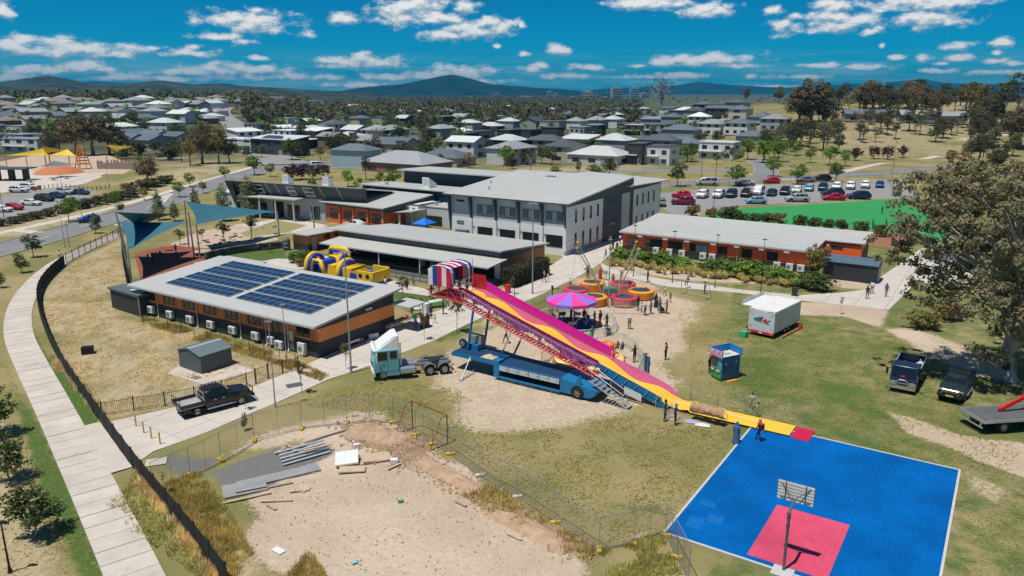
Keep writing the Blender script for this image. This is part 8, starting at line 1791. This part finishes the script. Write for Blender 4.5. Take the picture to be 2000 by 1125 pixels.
def person(px,py,face,pose,label,top,bot,h=1.7,skin=0,head='hair',hc=(.02,.016,.013),robe=None,at=None,group=None):
 me,J = BODY[pose]; loc = at or (*G(px,py),0.); s = h/1.72
 if pose == 'sit' and not at: loc = (loc[0],loc[1],-.02)
 o = link('person',me,None,loc,(0,0,math.radians(face-90)),(s,s,s)); prop(o,label,'person',group)
 mp = {0: SK[skin],1: cm(top),2: cm(bot),3: MATS['shoe_base']}
 for i,sl in enumerate(o.material_slots): sl.link = 'OBJECT'; sl.material = mp[i]
 hd = Vector(J['hb'])+Vector((0,.005,.055)); mesh = {'hair': HAIR,'scarf': SCARF,'cap': CAPM}[head]
 c = link({'hair': 'hair','scarf': 'headscarf','cap': 'cap'}[head],mesh,o,hd); c.material_slots[0].link = 'OBJECT'; c.material_slots[0].material = cm(hc)
 if robe: r = link('robe',ROBE,o); r.material_slots[0].link = 'OBJECT'; r.material_slots[0].material = cm(robe)
 return o
K,W_,G_,N_ = (.018,.018,.02),(.66,.66,.64),(.20,.21,.22),(.03,.05,.10); JEAN = (.07,.12,.20)
PPL = [
 (1300,703,140,'stand','person in brown jacket and black trousers standing alone on the dirt',(.30,.13,.06),K),
 (1229,643,250,'stand','person with white headscarf, pale top and black skirt on the dirt',(.55,.48,.46),K,1.62,0,'scarf',W_,None),
 (1260,616,210,'reach','person in bright blue top and white headscarf near the red trampoline',(.02,.22,.55),K,1.6,0,'scarf',W_),
 (1271,613,200,'stand','person in grey top and jeans beside the one in bright blue',G_,JEAN,1.7,1),
 (1246,607,120,'reach','person in dark top and jeans leaning at the trampoline barrier',K,JEAN,1.75,1),
 (1281,600,190,'stand','person in a full black robe near the amber trampoline',K,K,1.65,0,'scarf',K,K),
 (1302,613,190,'reach','person in crimson top holding the grey stroller',(.5,.03,.07),JEAN,1.65,1),
 (1309,591,250,'stand','child in grey top running on the grass by the dirt edge',G_,G_,1.25,1),(1298,578,200,'walk','child in white on the grass beyond the dirt edge',W_,G_,1.25,0),
 (1265,551,200,'stand','person in dark clothes standing alone near the cross path',K,K,1.6,1),(1343,562,230,'sit','person sitting on the grass edge near the pale goal',G_,K,1.6,1,'scarf',G_),
 (1376,574,180,'stand','person in dark top standing at the pale goal',N_,K,1.6,1),(1148,543,90,'stand','person in black watching behind the back left trampoline',K,K,1.75,1),(1172,545,200,'stand','person in a red robe behind the trampolines',(.45,.03,.05),K,1.65,1,'scarf',(.5,.1,.1),(.45,.03,.05)),
 (1113,562,30,'walk','child in white and black walking by the left red trampoline',W_,K,1.3,2),(1183,547,240,'stand','person in pale clothes between the back trampolines',W_,W_,1.6,0,'scarf',W_),
 (1172,637,130,'stand','person in dark top and red shorts at the ring fence',K,(.4,.05,.06),1.75,1),(1161,634,120,'reach','person in grey leaning on the ring fence',G_,K,1.5,1),(1185,643,220,'reach','person in black pushing the black stroller',K,K,1.65,1,'scarf',K),
 (1073,615,0,'stand','person in white top left of the carousel',W_,K,1.6,1),(1156,668,300,'stand','person in green shirt beside the green bin',(.02,.3,.12),G_,1.7,0,'cap',(.02,.08,.3)),(1122,628,90,'stand','child in white inside the ring fence',W_,G_,1.2,0),
 (1298,823,320,'stand','person in grey shirt and jeans at the bottom of the slide',(.10,.13,.17),JEAN,1.78,0),(1318,830,330,'reach','person in navy vest and blue cap sorting the burlap mats',N_,K,1.7,0,'cap',(.03,.14,.35)),
 (1437,866,60,'stand','person in a long blue robe beside the slide lane',(.05,.13,.26),K,1.65,0,'scarf',(.05,.13,.26),(.05,.13,.26)),(1482,862,130,'walk','person in black with red headscarf standing on the blue court',K,K,1.7,1,'scarf',(.62,.10,.07)),
 (1468,797,120,'walk','child in white shirt on the grass beyond the slide lane',W_,G_,1.3,1),(1479,814,300,'walk','child in pale clothes next to the lane barrier',(.5,.46,.44),G_,1.2,1),
 (989,671,200,'walk','person in pale top and dark trousers walking behind the trailer',(.4,.36,.34),K,1.7,2),(812,642,90,'reach','person in teal top shopping at the pink stall',(.06,.38,.42),K,1.65,0,'scarf',(.06,.38,.42)),
 (826,642,100,'stand','person in a maroon robe at the pink stall',(.05,.02,.03),K,1.65,1,'scarf',(.03,.012,.02),(.05,.02,.03)),(835,640,110,'stand','person in a black robe right of the maroon robe at the stall',K,K,1.62,1,'scarf',K,K),(805,617,270,'stand','person in white serving behind the pink stall',W_,K,1.6,0),
 (842,623,120,'stand','person in dark blue beside the white fridge',N_,K,1.72,1),(823,608,270,'reach','person in black serving behind the white table',K,K,1.6,0),(866,614,200,'stand','slim person in black beside the lawn table',K,K,1.68,2),(843,584,330,'walk','person in black walking across the lawn',K,K,1.75,1),(850,632,200,'walk','child in pale blue by the driveway sapling',(.25,.35,.42),(.5,.5,.5),1.1,0),
 (1693,584,60,'walk','person in black walking on the right concrete path',K,K,1.68,1),(1702,574,60,'walk','person in white top and black trousers on the right concrete path',W_,K,1.7,1),(1730,580,70,'walk','person in blue top and jeans on the right concrete path',(.02,.09,.25),JEAN,1.7,1),
 (1691,448,0,'stand','person in white on the turf edge',W_,G_,1.65,1),(1704,446,0,'stand','person in dark clothes on the turf edge beside the one in white',K,K,1.65,1),(1730,444,0,'stand','person in black by the last mulch shrub',K,K,1.6,1),(1722,418,0,'stand','person in dark blue out on the turf',N_,K,1.7,1),
 (1197,491,230,'walk','person in black leading the group beside the two storey block',K,K,1.65,1,'scarf',K),(1205,493,230,'stand','person in a black robe in the group beside the two storey block',K,K,1.62,0,'scarf',K,K),(1192,478,230,'stand','person in grey in the group beside the two storey block',G_,K,1.65,1),(1211,476,230,'stand','person in white top at the back of the group beside the two storey block',W_,K,1.6,1),(1183,506,200,'walk','person in dark top alone on the path by the two storey block',(.15,.12,.11),K,1.6,1),
 (1063,552,220,'walk','person in pink top walking on the path near the hedge',(.45,.2,.22),K,1.6,1,'scarf',(.4,.2,.2)),(1070,550,220,'walk','child in white walking on the path near the hedge',W_,W_,1.2,1),(118,510,100,'stand','person in white shirt by the railing fence corner',W_,G_,1.7,2),
 (290,512,90,'sit','child in blue sitting under the left sails, leftmost',N_,JEAN,1.3,1),(299,509,80,'stand','child in dark blue under the left sails, second',N_,N_,1.25,1),(307,507,100,'stand','child in pale blue under the left sails, third',(.2,.26,.38),JEAN,1.25,1),(314,505,100,'stand','child in navy under the left sails, fourth',N_,K,1.3,1),(344,496,90,'stand','person in light blue near the orange play table',(.3,.38,.48),JEAN,1.6,1),
 (528,494,200,'stand','person in grey and black on the small lawn',G_,K,1.65,1),(726,563,90,'reach','child in green shirt at the inflatable wall',(.02,.38,.22),K,1.2,1),(753,565,60,'walk','person in white beside the inflatable end',W_,K,1.65,1),(795,566,90,'stand','person in dark clothes on the lawn edge by the ramp',K,K,1.6,1),(808,560,90,'walk','child in grey at the ramp below the veranda',G_,K,1.3,1),(1239,708,120,'reach','person in black leaning on the tea cup barriers',K,K,1.68,1),(1253,610,160,'stand','child in white beside the person in bright blue',W_,JEAN,1.2,1),(1288,606,200,'stand','person in grey robe behind the person in crimson',G_,K,1.6,0,'scarf',G_,G_),(1140,632,60,'stand','person in navy at the front of the ring fence',N_,JEAN,1.65,1),(1197,560,260,'stand','attendant in grey among the trampolines',G_,K,1.7,1),(875,604,200,'walk','person in white top walking past the lawn table',W_,JEAN,1.65,1),(1386,729,300,'stand','person in black standing at the ticket booth window',K,K,1.65,2)]
for p in PPL: person(*p)
for s,y,z,pose,lb,c,hh,f in ((-30.4,.2,6.18,'stand','attendant in black at the top of the giant slide',K,1.7,60),(-30.0,.9,6.18,'stand','child in grey waiting at the top of the giant slide',G_,1.25,-33),(-29.6,1.5,6.18,'stand','child in white waiting at the top of the giant slide',W_,1.25,-33),(-20.6,-.45,zline(-20.6)-.95,'walk','child in pink climbing the giant slide stairs',(.5,.2,.2),1.25,147),(-28.6,-.45,zline(-28.6)-.95,'walk','child in pale top near the top of the slide stairs',(.5,.4,.4),1.25,147),(-27.4,-.45,zline(-27.4)-.95,'walk','child in white second from the top of the slide stairs',W_,1.2,147)): person(0,0,f,pose,lb,c,K,hh,1,at=SP(s,y,z))
for k,(px,py,c,lb) in enumerate(((1207,672,(.5,.03,.03),'rider in red sitting in the far tea cup'),(1216,674,N_,'rider in navy sitting in the far tea cup'))): x,y = G(px,py,1.3); person(0,0,100,'sit',lb,c,K,1.35,1,at=(x,y,.25))
for px,py,c,lb in ((1150,575,(.55,.25,.25),'child in pink jumping on the front left trampoline'),(1213,545,(.25,.3,.4),'child in pale blue jumping on the back right trampoline'),(1230,566,K,'child in black jumping on the right amber trampoline')): x,y = G(px,py,1.1); person(0,0,260,'jump',lb,c,G_,1.25,1,at=(x,y,1.0))
t = T('backpack','dark backpack worn by the person in red headscarf on the court','backpack',(*G(1482,862),0),40); o = MB().box(-.16,-.28,.95,.16,-.12,1.38).build('bag',cm((.1,.02,.03)),t); bevel(o,.05)
for s in (-1,1): MB().path([(s*.1,-.13,1.36),(s*.1,.0,1.44),(s*.1,.1,1.3)],.018,5).build('strap',cm(K),t)
# ------------------------------------------------------------------ suburb, woods, hills, city, haze
HW = {k: mat('house_'+k,c,.75,0,.08,.3,objvar=.12) for k,c in dict(white=(.60,.60,.58),cream=(.46,.41,.34),grey=(.30,.31,.32),dark=(.045,.050,.055),brick=(.22,.13,.095),blue=(.30,.40,.44)).items()}
HR = {k: mat('houseroof_'+k,c,.5,0,.08,.3,objvar=.15) for k,c in dict(pale=(.56,.58,.57),grey=(.28,.295,.305),dark=(.085,.092,.10),slate=(.12,.145,.17),tile=(.24,.21,.19),white=(.68,.69,.68),red=(.30,.12,.075)).items()}
HOUSES = []
def house(px,py,w,d,h,kind,wall,roof,rz=-33,label=None,group=None,solar=False,detail=None,cat='house'):
 x,y,z = PG(px,py); t = T('house',label,cat,(x,y,z-.15),rz+RND.choice((0,0,180)) if kind in ('hip','gable') else rz,group); HOUSES.append((x,y)); near = y < 480 if detail is None else detail
 MB().box(-w/2,-d/2,0,w/2,d/2,h+.15).build('wall',HW[wall],t); e = .6; X,Y = w/2+e,d/2+e; rh = min(w,d)*.22
 if kind == 'hip':
  r = max(0,(w-d)/2); r2 = max(0,(d-w)/2); MB().raw([(-X,-Y,h),(X,-Y,h),(X,Y,h),(-X,Y,h),(-r-.05,-r2,h+rh),(r+.05,-r2-.0,h+rh),(r+.05,r2,h+rh),(-r-.05,r2,h+rh)],[(0,1,5,4),(1,2,6,5),(2,3,7,6),(3,0,4,7),(4,5,6,7),(3,2,1,0)]).build('roof',HR[roof],t)
 elif kind == 'gable': MB().extx([(-Y,h),(0,h+rh),(Y,h),(Y,h+.15),(0,h+rh+.15),(-Y,h+.15)],-X,X).build('roof',HR[roof],t); MB().raw([(-w/2,-d/2,h),(-w/2,d/2,h),(-w/2,0,h+rh),(w/2,-d/2,h),(w/2,d/2,h),(w/2,0,h+rh)],[(0,1,2),(3,5,4)]).build('gable',HW[wall],t)
 elif kind == 'skill': MB().prism(rect(-X,-Y,X,Y),lambda a,b: h+.1+.12*(b+Y),lambda a,b: h+.3+.12*(b+Y)).build('roof',HR[roof],t); MB().raw([(-w/2,d/2,h),(w/2,d/2,h),(w/2,d/2,h+.1+.12*(d/2+Y)),(-w/2,d/2,h+.1+.12*(d/2+Y)),(-w/2,-d/2,h),(w/2,-d/2,h)],[(0,1,2,3),(4,3,0),(5,1,2)]).build('gable',HW[wall],t)
 else: MB().box(-X+.4,-Y+.4,h+.15,X-.4,Y-.4,h+.45).build('roof',HR[roof],t); MB().box(-w*.5-.03,-d/2-.9,h*.48,w*.18,-d/2,h*.52).build('balcony',HW['white'],t)
 if near:
  for s in range(2 if h > 4 else 1):
   for k in range(3):
    a = -w/2+w*(k+.3)/3; MB().box(a,-d/2-.06,.8+s*3,a+w*.14,-d/2,2.2+s*3).build('window',M_GLASS,t)
   MB().box(w/2,-d*.2,.8+s*3,w/2+.06,d*.15,2.1+s*3).build('window',M_GLASS,t)
  MB().box(w*.18,-d/2-.05,0,w*.42,-d/2,2.3).build('garage_door',HW['grey'],t)
  if solar: MB().raw([(-w*.25,-Y*.8,h+rh*.25+.12),(w*.25,-Y*.8,h+rh*.25+.12),(w*.2,-Y*.3,h+rh*.72+.12),(-w*.2,-Y*.3,h+rh*.72+.12)],[(0,1,2,3)]).build('solar_panel',M_SOLAR,t)
 return t
for r in ((697,324,14,9,5.6,'hip','blue','slate',-25,'white two storey house with blue grey hip roof behind the office block'),(795,334,24,15,3.2,'hip','brick','grey',-33,'broad single storey house with large dark grey hip roof behind the school'),(912,306,13,9,6,'gable','white','white',-33,'white gabled two storey house behind the two storey school block'),(872,322,17,11,3.1,'hip','cream','slate',-33,'slate roofed house just above the tall slate hall'),
 (1172,318,19,13,3.3,'hip','white','pale',-33,'pale roofed house with rooftop solar left of the modern white house'),(1284,320,12,9,6.2,'flat','white','dark',-33,'modern white two storey house with balcony and dark roof'),(1250,320,5,9,7,'flat','dark','dark',-33,'dark tower section beside the modern white house'),(1405,309,13,10,6,'flat','white','white',-33,'white boxy two storey house with flat white roof'),(1335,292,15,11,3.2,'hip','grey','slate',-33,'slate roofed house behind the white boxy house',None,True),(1330,275,16,11,5.5,'hip','grey','slate',-33,'blue grey roofed house with rooftop solar above the white boxy house',None,True),
 (548,302,24,9,6.2,'skill','dark','white',-33,'dark commercial building with solar on its pale roof by the left road',None,True),(478,292,24,10,4.5,'flat','white','pale',-33,'long white flat roofed building beside the left road',None),(60,296,20,9,5.2,'flat','white','grey',-20,'white modern building left of the dark gum mass',None),(720,300,12,8,5.5,'gable','white','grey',-33,'white gabled house with two chimneys left of the dark roofed house',None),(650,290,10,8,5.4,'gable','brick','grey',-33,'red brick gabled house among the middle gums',None),(700,220,22,12,7,'gable','white','white',10,'large white shed among the distant trees',None),(1480,280,18,10,3.4,'hip','grey','slate',-20,'slate roofed house on the side street corner',None),
 (1690,236,20,9,3.4,'gable','grey','slate',-10,'long slate roofed house among the park gums',None),(1790,238,16,9,3.4,'gable','grey','grey',-10,'grey roofed house right of the long slate roofed house',None),(1850,240,14,9,3.4,'gable','cream','grey',-10,'rightmost house among the park gums',None),(500,205,60,25,7,'flat','white','white',0,'long pale commercial block on the horizon at left of centre',None),(560,208,70,20,6,'flat','grey','pale',0,'long grey warehouse on the horizon left of centre',None)): house(*r[:9],label=r[9],group=r[10] if len(r) > 10 else None,solar=len(r) > 11)
def rows(spec,fmt,group,kinds,walls,roofs,h=(3.,3.2,5.6),size=(11,16),rz=-33):
 out = []
 for xa,ya,xb,yb,step in spec:
  n = int(abs(xb-xa)/step)+1
  for i in range(n):
   u = (i+RND.uniform(-.2,.2))/max(1,n-1); px,py = xa+(xb-xa)*u,ya+(yb-ya)*u+RND.uniform(-1.5,1.5); x,y,z = PG(px,py)
   if any((x-a)**2+(y-b)**2 < 150 for a,b in HOUSES): continue
   out.append(house(px,py,RND.uniform(*size),RND.uniform(9,12),RND.choice(h),RND.choice(kinds),RND.choice(walls),RND.choice(roofs),rz+RND.choice((0,90,0))+RND.uniform(-8,8),group=group))
 order_labels(out,fmt)
rows([(915,286,1190,268,27)],'dark two storey townhouse with flat roof, {} of the townhouse row','dark townhouses behind the school',('flat',),('dark','dark','grey'),('grey','dark'),(6.2,6.6),(7,9))
rows([(256,284,345,286,22),(262,274,350,276,22)],'blue grey roofed house right of the dark gum mass, {}','blue grey roofs beside the gum mass',('gable',),('white','grey'),('slate',),(3.,),(10,13))
rows([(-30,205,420,203,22),(-30,211,430,210,23),(-30,218,440,217,25)],'small house on the far left hillside, {} of the upper rows','houses on the far left hill',('hip','hip','gable'),('cream','white','grey'),('tile','grey','pale','tile'))
rows([(-30,227,430,226,28),(-30,235,420,234,30),(-30,244,100,244,34),(240,240,400,238,36)],'house on the left hillside, {} of the middle rows','houses on the left hill',('hip','hip','gable'),('cream','white','brick'),('grey','pale','tile','slate'))
rows([(-20,256,95,256,40),(-20,275,95,276,48),(240,258,330,258,40)],'house left of the playground gums, {}','houses by the left playground',('hip','skill','flat'),('white','grey','cream'),('grey','pale','slate'))
rows([(470,278,620,276,38),(600,288,680,290,40),(510,262,600,262,40)],'low roofed building near the left road bend, {}','buildings near the left road bend',('flat','skill'),('white','grey','dark'),('white','pale','dark'),(3.5,5.5))
rows([(690,276,900,268,36),(740,292,900,288,46),(780,308,850,306,46)],'grey roofed house behind the school, {} of the middle rows','grey roofed houses behind the school',('hip','gable','hip'),('white','cream','grey'),('grey','slate','pale'),(3.2,5.6))
rows([(880,256,1200,250,36),(560,246,860,244,34),(600,262,690,262,40),(560,232,820,230,34),(900,242,1230,236,30),(880,230,1260,224,29),(900,220,1240,214,27)],'house in the centre suburb, {} of the rows above the townhouses','houses above the townhouses',('hip','hip','flat','gable'),('white','grey','dark','cream'),('grey','slate','dark','pale'),(3.2,5.6,6.))
rows([(1200,300,1330,304,42),(1190,284,1300,280,40),(1205,266,1330,262,38),(1000,318,1110,314,50),(1000,300,1180,298,46),(1230,250,1400,246,36),(1250,236,1440,232,34),(1270,224,1440,220,34)],'house on the lower right slope, {} of the slope rows','houses on the right slope',('hip','flat','hip','skill'),('white','grey','cream','dark'),('grey','slate','dark','pale','white'),(3.2,5.6,6.))
rows([(1340,262,1400,262,34),(1440,262,1560,250,40),(1440,244,1530,236,38)],'house beside the park trees, {}','houses beside the park',('hip','hip'),('white','grey','cream'),('slate','grey','dark'),(3.2,5.4))
def scatter(n,x0,x1,y0,y1,kinds,hs,fmt,group,seed,avoid=9.,cond=None):
 rg = random.Random(seed); out = []
 while len(out) < n:
  px,py = rg.uniform(x0,x1),rg.uniform(y0,y1)
  if cond and not cond(px,py): continue
  x,y,z = PG(px,py)
  if any((x-a)**2+(y-b)**2 < avoid**2 for a,b in HOUSES): n -= .2; continue
  out.append(place_tree(rg.choice(kinds),x,y,z,rg.uniform(*hs),group=group,wide=rg.uniform(.9,1.3)))
 order_labels(out,fmt)
EU = ('euc_a','euc_b','euc_c','euc_d','euc_e','euc_f'); SU = ('round_d','round_g','euc_b','euc_e','euc_a','round_d')
plant_list([('euc_e',118,302,238,1.1),('euc_c',150,304,226,1.1),('euc_c',182,303,221,1.15),('euc_e',214,302,232,1.1),('euc_e',238,303,256,1.0),('euc_e',100,300,262,1.1)],'tall brown gum in the dark mass behind the playground, {}','gum mass behind the playground')
plant_list([('euc_f',372,324,268,.9),('euc_c',396,320,246,1.0),('euc_f',428,320,242,1.0),('euc_e',448,318,272,1.0),('euc_b',355,316,276,1.)],'tall gum by the left road, {}','gums by the left road')
plant_list([('bare_gum',738,302,245,1.2),('euc_a',668,296,262),('euc_e',690,300,258),('euc_a',862,326,300),('euc_f',915,328,298),('bare_gum',1036,336,296),('round_d',980,320,280,1.2),('round_g',990,324,282,1.2),('round_d',1058,320,280,1.),('round_d',1078,322,284,1.),('euc_e',1030,322,290),('round_g',1085,345,322,1.4),('round_g',1165,350,318,1.7),('euc_e',1190,346,308,1.1),('round_o',1130,344,310,.6),('plum',1000,330,305)],'tree standing between the school and the houses, {}','trees between school and houses')
plant_list([('bare_gum',1292,214,148,1.5),('euc_c',1583,250,154,1.15),('euc_c',1560,246,172,1.),('euc_e',1605,250,176,1.1),('euc_b',1985,236,142,1.5),('euc_b',1955,250,166,1.3),('euc_c',1990,290,200,1.2)],'large landmark gum on the park skyline, {}','large gums on the park skyline')
scatter(58,1150,1570,186,204,('euc_b','euc_d','euc_e','euc_a'),(7,13),'gum on the grassy ridge skyline, {}','gums on the ridge',1)
scatter(60,1600,1940,192,228,('euc_c','euc_e','euc_f','euc_b'),(9,15),'brown gum in the park bank on the right, {}','gums in the park bank',2)
scatter(95,1490,1990,236,318,('euc_a','euc_b','euc_d','euc_e','euc_b'),(6.5,11),'park gum on the right slope, {}','park gums on the right slope',3,cond=lambda a,b: b < 318-abs(a-1640)*.0 and not (1640 < a < 1880 and b > 282))
scatter(16,1850,1995,300,345,('round_d','bush_e','euc_b','round_g'),(3,6),'tree by the park path behind the huge gum, {}','trees by the park path',4)
scatter(70,-20,560,214,275,SU,(4.5,8.5),'garden tree in the left suburb, {}','garden trees in the left suburb',5,cond=lambda a,b: not (430 < a < 500))
scatter(70,560,900,226,318,SU,(5,9.5),'garden tree in the middle suburb, {}','garden trees in the middle suburb',6)
scatter(90,880,1450,212,318,SU,(4,7.5),'garden tree in the right suburb, {}','garden trees in the right suburb',7)
scatter(26,230,560,292,330,('round_g','round_d','bush_e','bush_d','round_o'),(2.5,6),'small tree near the left road bend, {}','small trees near the left road bend',8,cond=lambda a,b: b < 345-a*.06 and (b < 305 or a < 330 or a > 470))
# far woods: thousands of crowns that read as one mass
def woods(name,label,n,cond,leaf,seed,hs=(6,11),q=16):
 rng = np.random.default_rng(seed); P = []; S = []
 while len(P) < n*q:
  px,py = rng.uniform(-150,2150),186+abs(rng.normal())*34
  if not cond(px,py): continue
  x,y,z = PG(px,py,4)
  if y > 6000 or y < 330 or any(abs(x-a) < 11 and abs(y-b) < 11 for a,b in HOUSES): continue
  h = rng.uniform(*hs); w = h*.42*(1+min(y,4000)/2500); c = rng.normal(size=(q,3))*np.array([w*.45,w*.45,h*.2])+np.array([x,y,z+h*.6]); P += list(c); S += [w*.36]*q
 P = np.array(P); N = rng.normal(size=P.shape)*.7+np.array([0,-.3,.8])
 return prop(link(name,quads_mesh(name,P,N,np.array(S)*(.6+.8*rng.random(len(P))),LF[leaf],.8,rng)),label,'woodland',kind='stuff')
NOROAD = lambda a,b: not (415 < a < 500 and b > 206)
woods('far_woodland','dark band of distant woodland across the plain',4200,lambda a,b: a < 1170 and (b < 232 if a > 480 else b < 203) and NOROAD(a,b),'eucdark',1)
woods('mid_woodland','green distant tree canopy between the far houses',2400,lambda a,b: b < 250 and 480 < a < 1250,'eucdark',2)
woods('brown_woodland','brownish distant gum canopy right of centre',900,lambda a,b: b < 240 and 560 < a < 1150,'eucbrown',3)
woods('suburb_canopy','mixed garden canopy of the distant suburbs',1000,lambda a,b: b < 300 and a < 1450 and NOROAD(a,b),'green',4,(4,7))
# hills
def hill(name,prof,dist,depth,col,seed,tree=.5):
 xs = np.array([p[0] for p in prof],float); ys = np.array([p[1] for p in prof],float); n = 130; nv = 26
 def fn(u,v):
  px = xs[0]+(xs[-1]-xs[0])*u; py = np.interp(px,xs,ys); el = (180-py)/F_PX; x = (px-1000)/F_PX*dist*1.033; h = CAM_H+el*dist*1.033+8
  e = min(1,u*9,(1-u)*9); b = math.cos(math.pi/2*(v*2-1)); r = fbm(u*9,v*3,seed,5); y = dist+(v-.5)*depth
  return (x*(y/dist),y,-9+max(0,h*e*(b**.8)*(1+.22*r*(1-b*.65)))+2.5*fbm(u*80,v*30,seed,2)*b)
 m = mat(name+'_cover',col,.95,0,.85,.0035 if dist > 6000 else .007,spec=0.)
 return prop(MB().grid(fn,n,nv).build(name,m,None,smooth=True),kind='structure')
hill('hill_left',[(-200,175),(-60,166),(0,167),(60,163),(110,157),(150,152),(190,157),(230,166),(300,164),(360,160),(420,165),(470,163),(520,169),(600,175),(690,178),(760,184),(850,192)],4200,2200,(.046,.050,.036),1.3,.75)
hill('hill_back_left',[(-200,175),(0,172),(100,168),(180,166),(240,160),(300,163),(360,169),(420,175),(520,180),(620,184)],9000,2500,(.02,.03,.024),2.2)
hill('hill_centre',[(560,190),(640,184),(690,177),(740,170),(790,166),(830,160),(860,154),(890,151),(920,155),(960,166),(1000,170),(1040,172),(1100,175),(1160,181),(1230,190)],7600,3000,(.016,.026,.018),3.7)
hill('hill_right',[(1020,188),(1100,181),(1170,174),(1220,171),(1300,168),(1340,162),(1400,167),(1500,172),(1600,167),(1650,164),(1700,162),(1750,158),(1790,164),(1850,167),(1900,164),(1940,161),(2000,168),(2100,172),(2200,180)],11500,2500,(.016,.024,.02),4.9)
# city towers
tw = []
for px0,px1,top in ((962,983,183),(986,1000,191),(1014,1040,188),(1064,1074,179),(1076,1085,183),(1102,1118,189),(1127,1150,179),(1152,1160,183),(1162,1176,189),(1182,1200,172),(1216,1232,172),(1042,1052,190),(915,935,190),(1235,1250,182)):
 y = 3300+RND.uniform(-150,150); sc = y/F_PX*1.033; x0,x1 = (px0-1000)*sc,(px1-1000)*sc; H = CAM_H+(180-top)*sc+6; t = T('city_tower',None,'tower',((x0+x1)/2,y,-6),RND.uniform(-10,10),'towers of the distant city'); w = (x1-x0)/2
 MB().box(-w,-w*.8,0,w,w*.8,H).build('shaft',RND.choice((HW['grey'],HW['cream'],HW['blue'])),t); MB().box(-w*.4,-w*.4,H,w*.4,w*.4,H+4).build('plant_room',HW['grey'],t)
 for k in range(int(H/7)): MB().box(-w-.3,-w*.8-.3,5+k*7,w+.3,-w*.8,8+k*7).build('window_band',M_GLASS,t)
 tw.append(t)
order_labels(tw,'pale tower block of the distant city, {}')
t = T('radio_mast','thin radio mast on the distant right hill','mast',(4930,10400,60)); MB().tube((0,0,0),(0,0,175),9,3).build('shaft',HW['white'],t); MB().lathe([(9,60),(16,66),(9,72)],10).build('deck',HW['white'],t)
# air
hz = bpy.data.materials.new('haze_air'); hz.use_nodes = True; k = NT(hz.node_tree); k.n.clear(); o = k.node('ShaderNodeOutputMaterial'); v = k.node('ShaderNodeVolumePrincipled'); v.inputs['Color'].default_value = (.03,.44,.78,1); v.inputs['Density'].default_value = 8.0e-5; v.inputs['Anisotropy'].default_value = .2; k.l.new(v.outputs[0],o.inputs['Volume'])
prop(MB().box(-9400,-70,-26,9400,14600,330).build('haze',hz),'thin blue haze in the air over the plain','haze',kind='stuff')
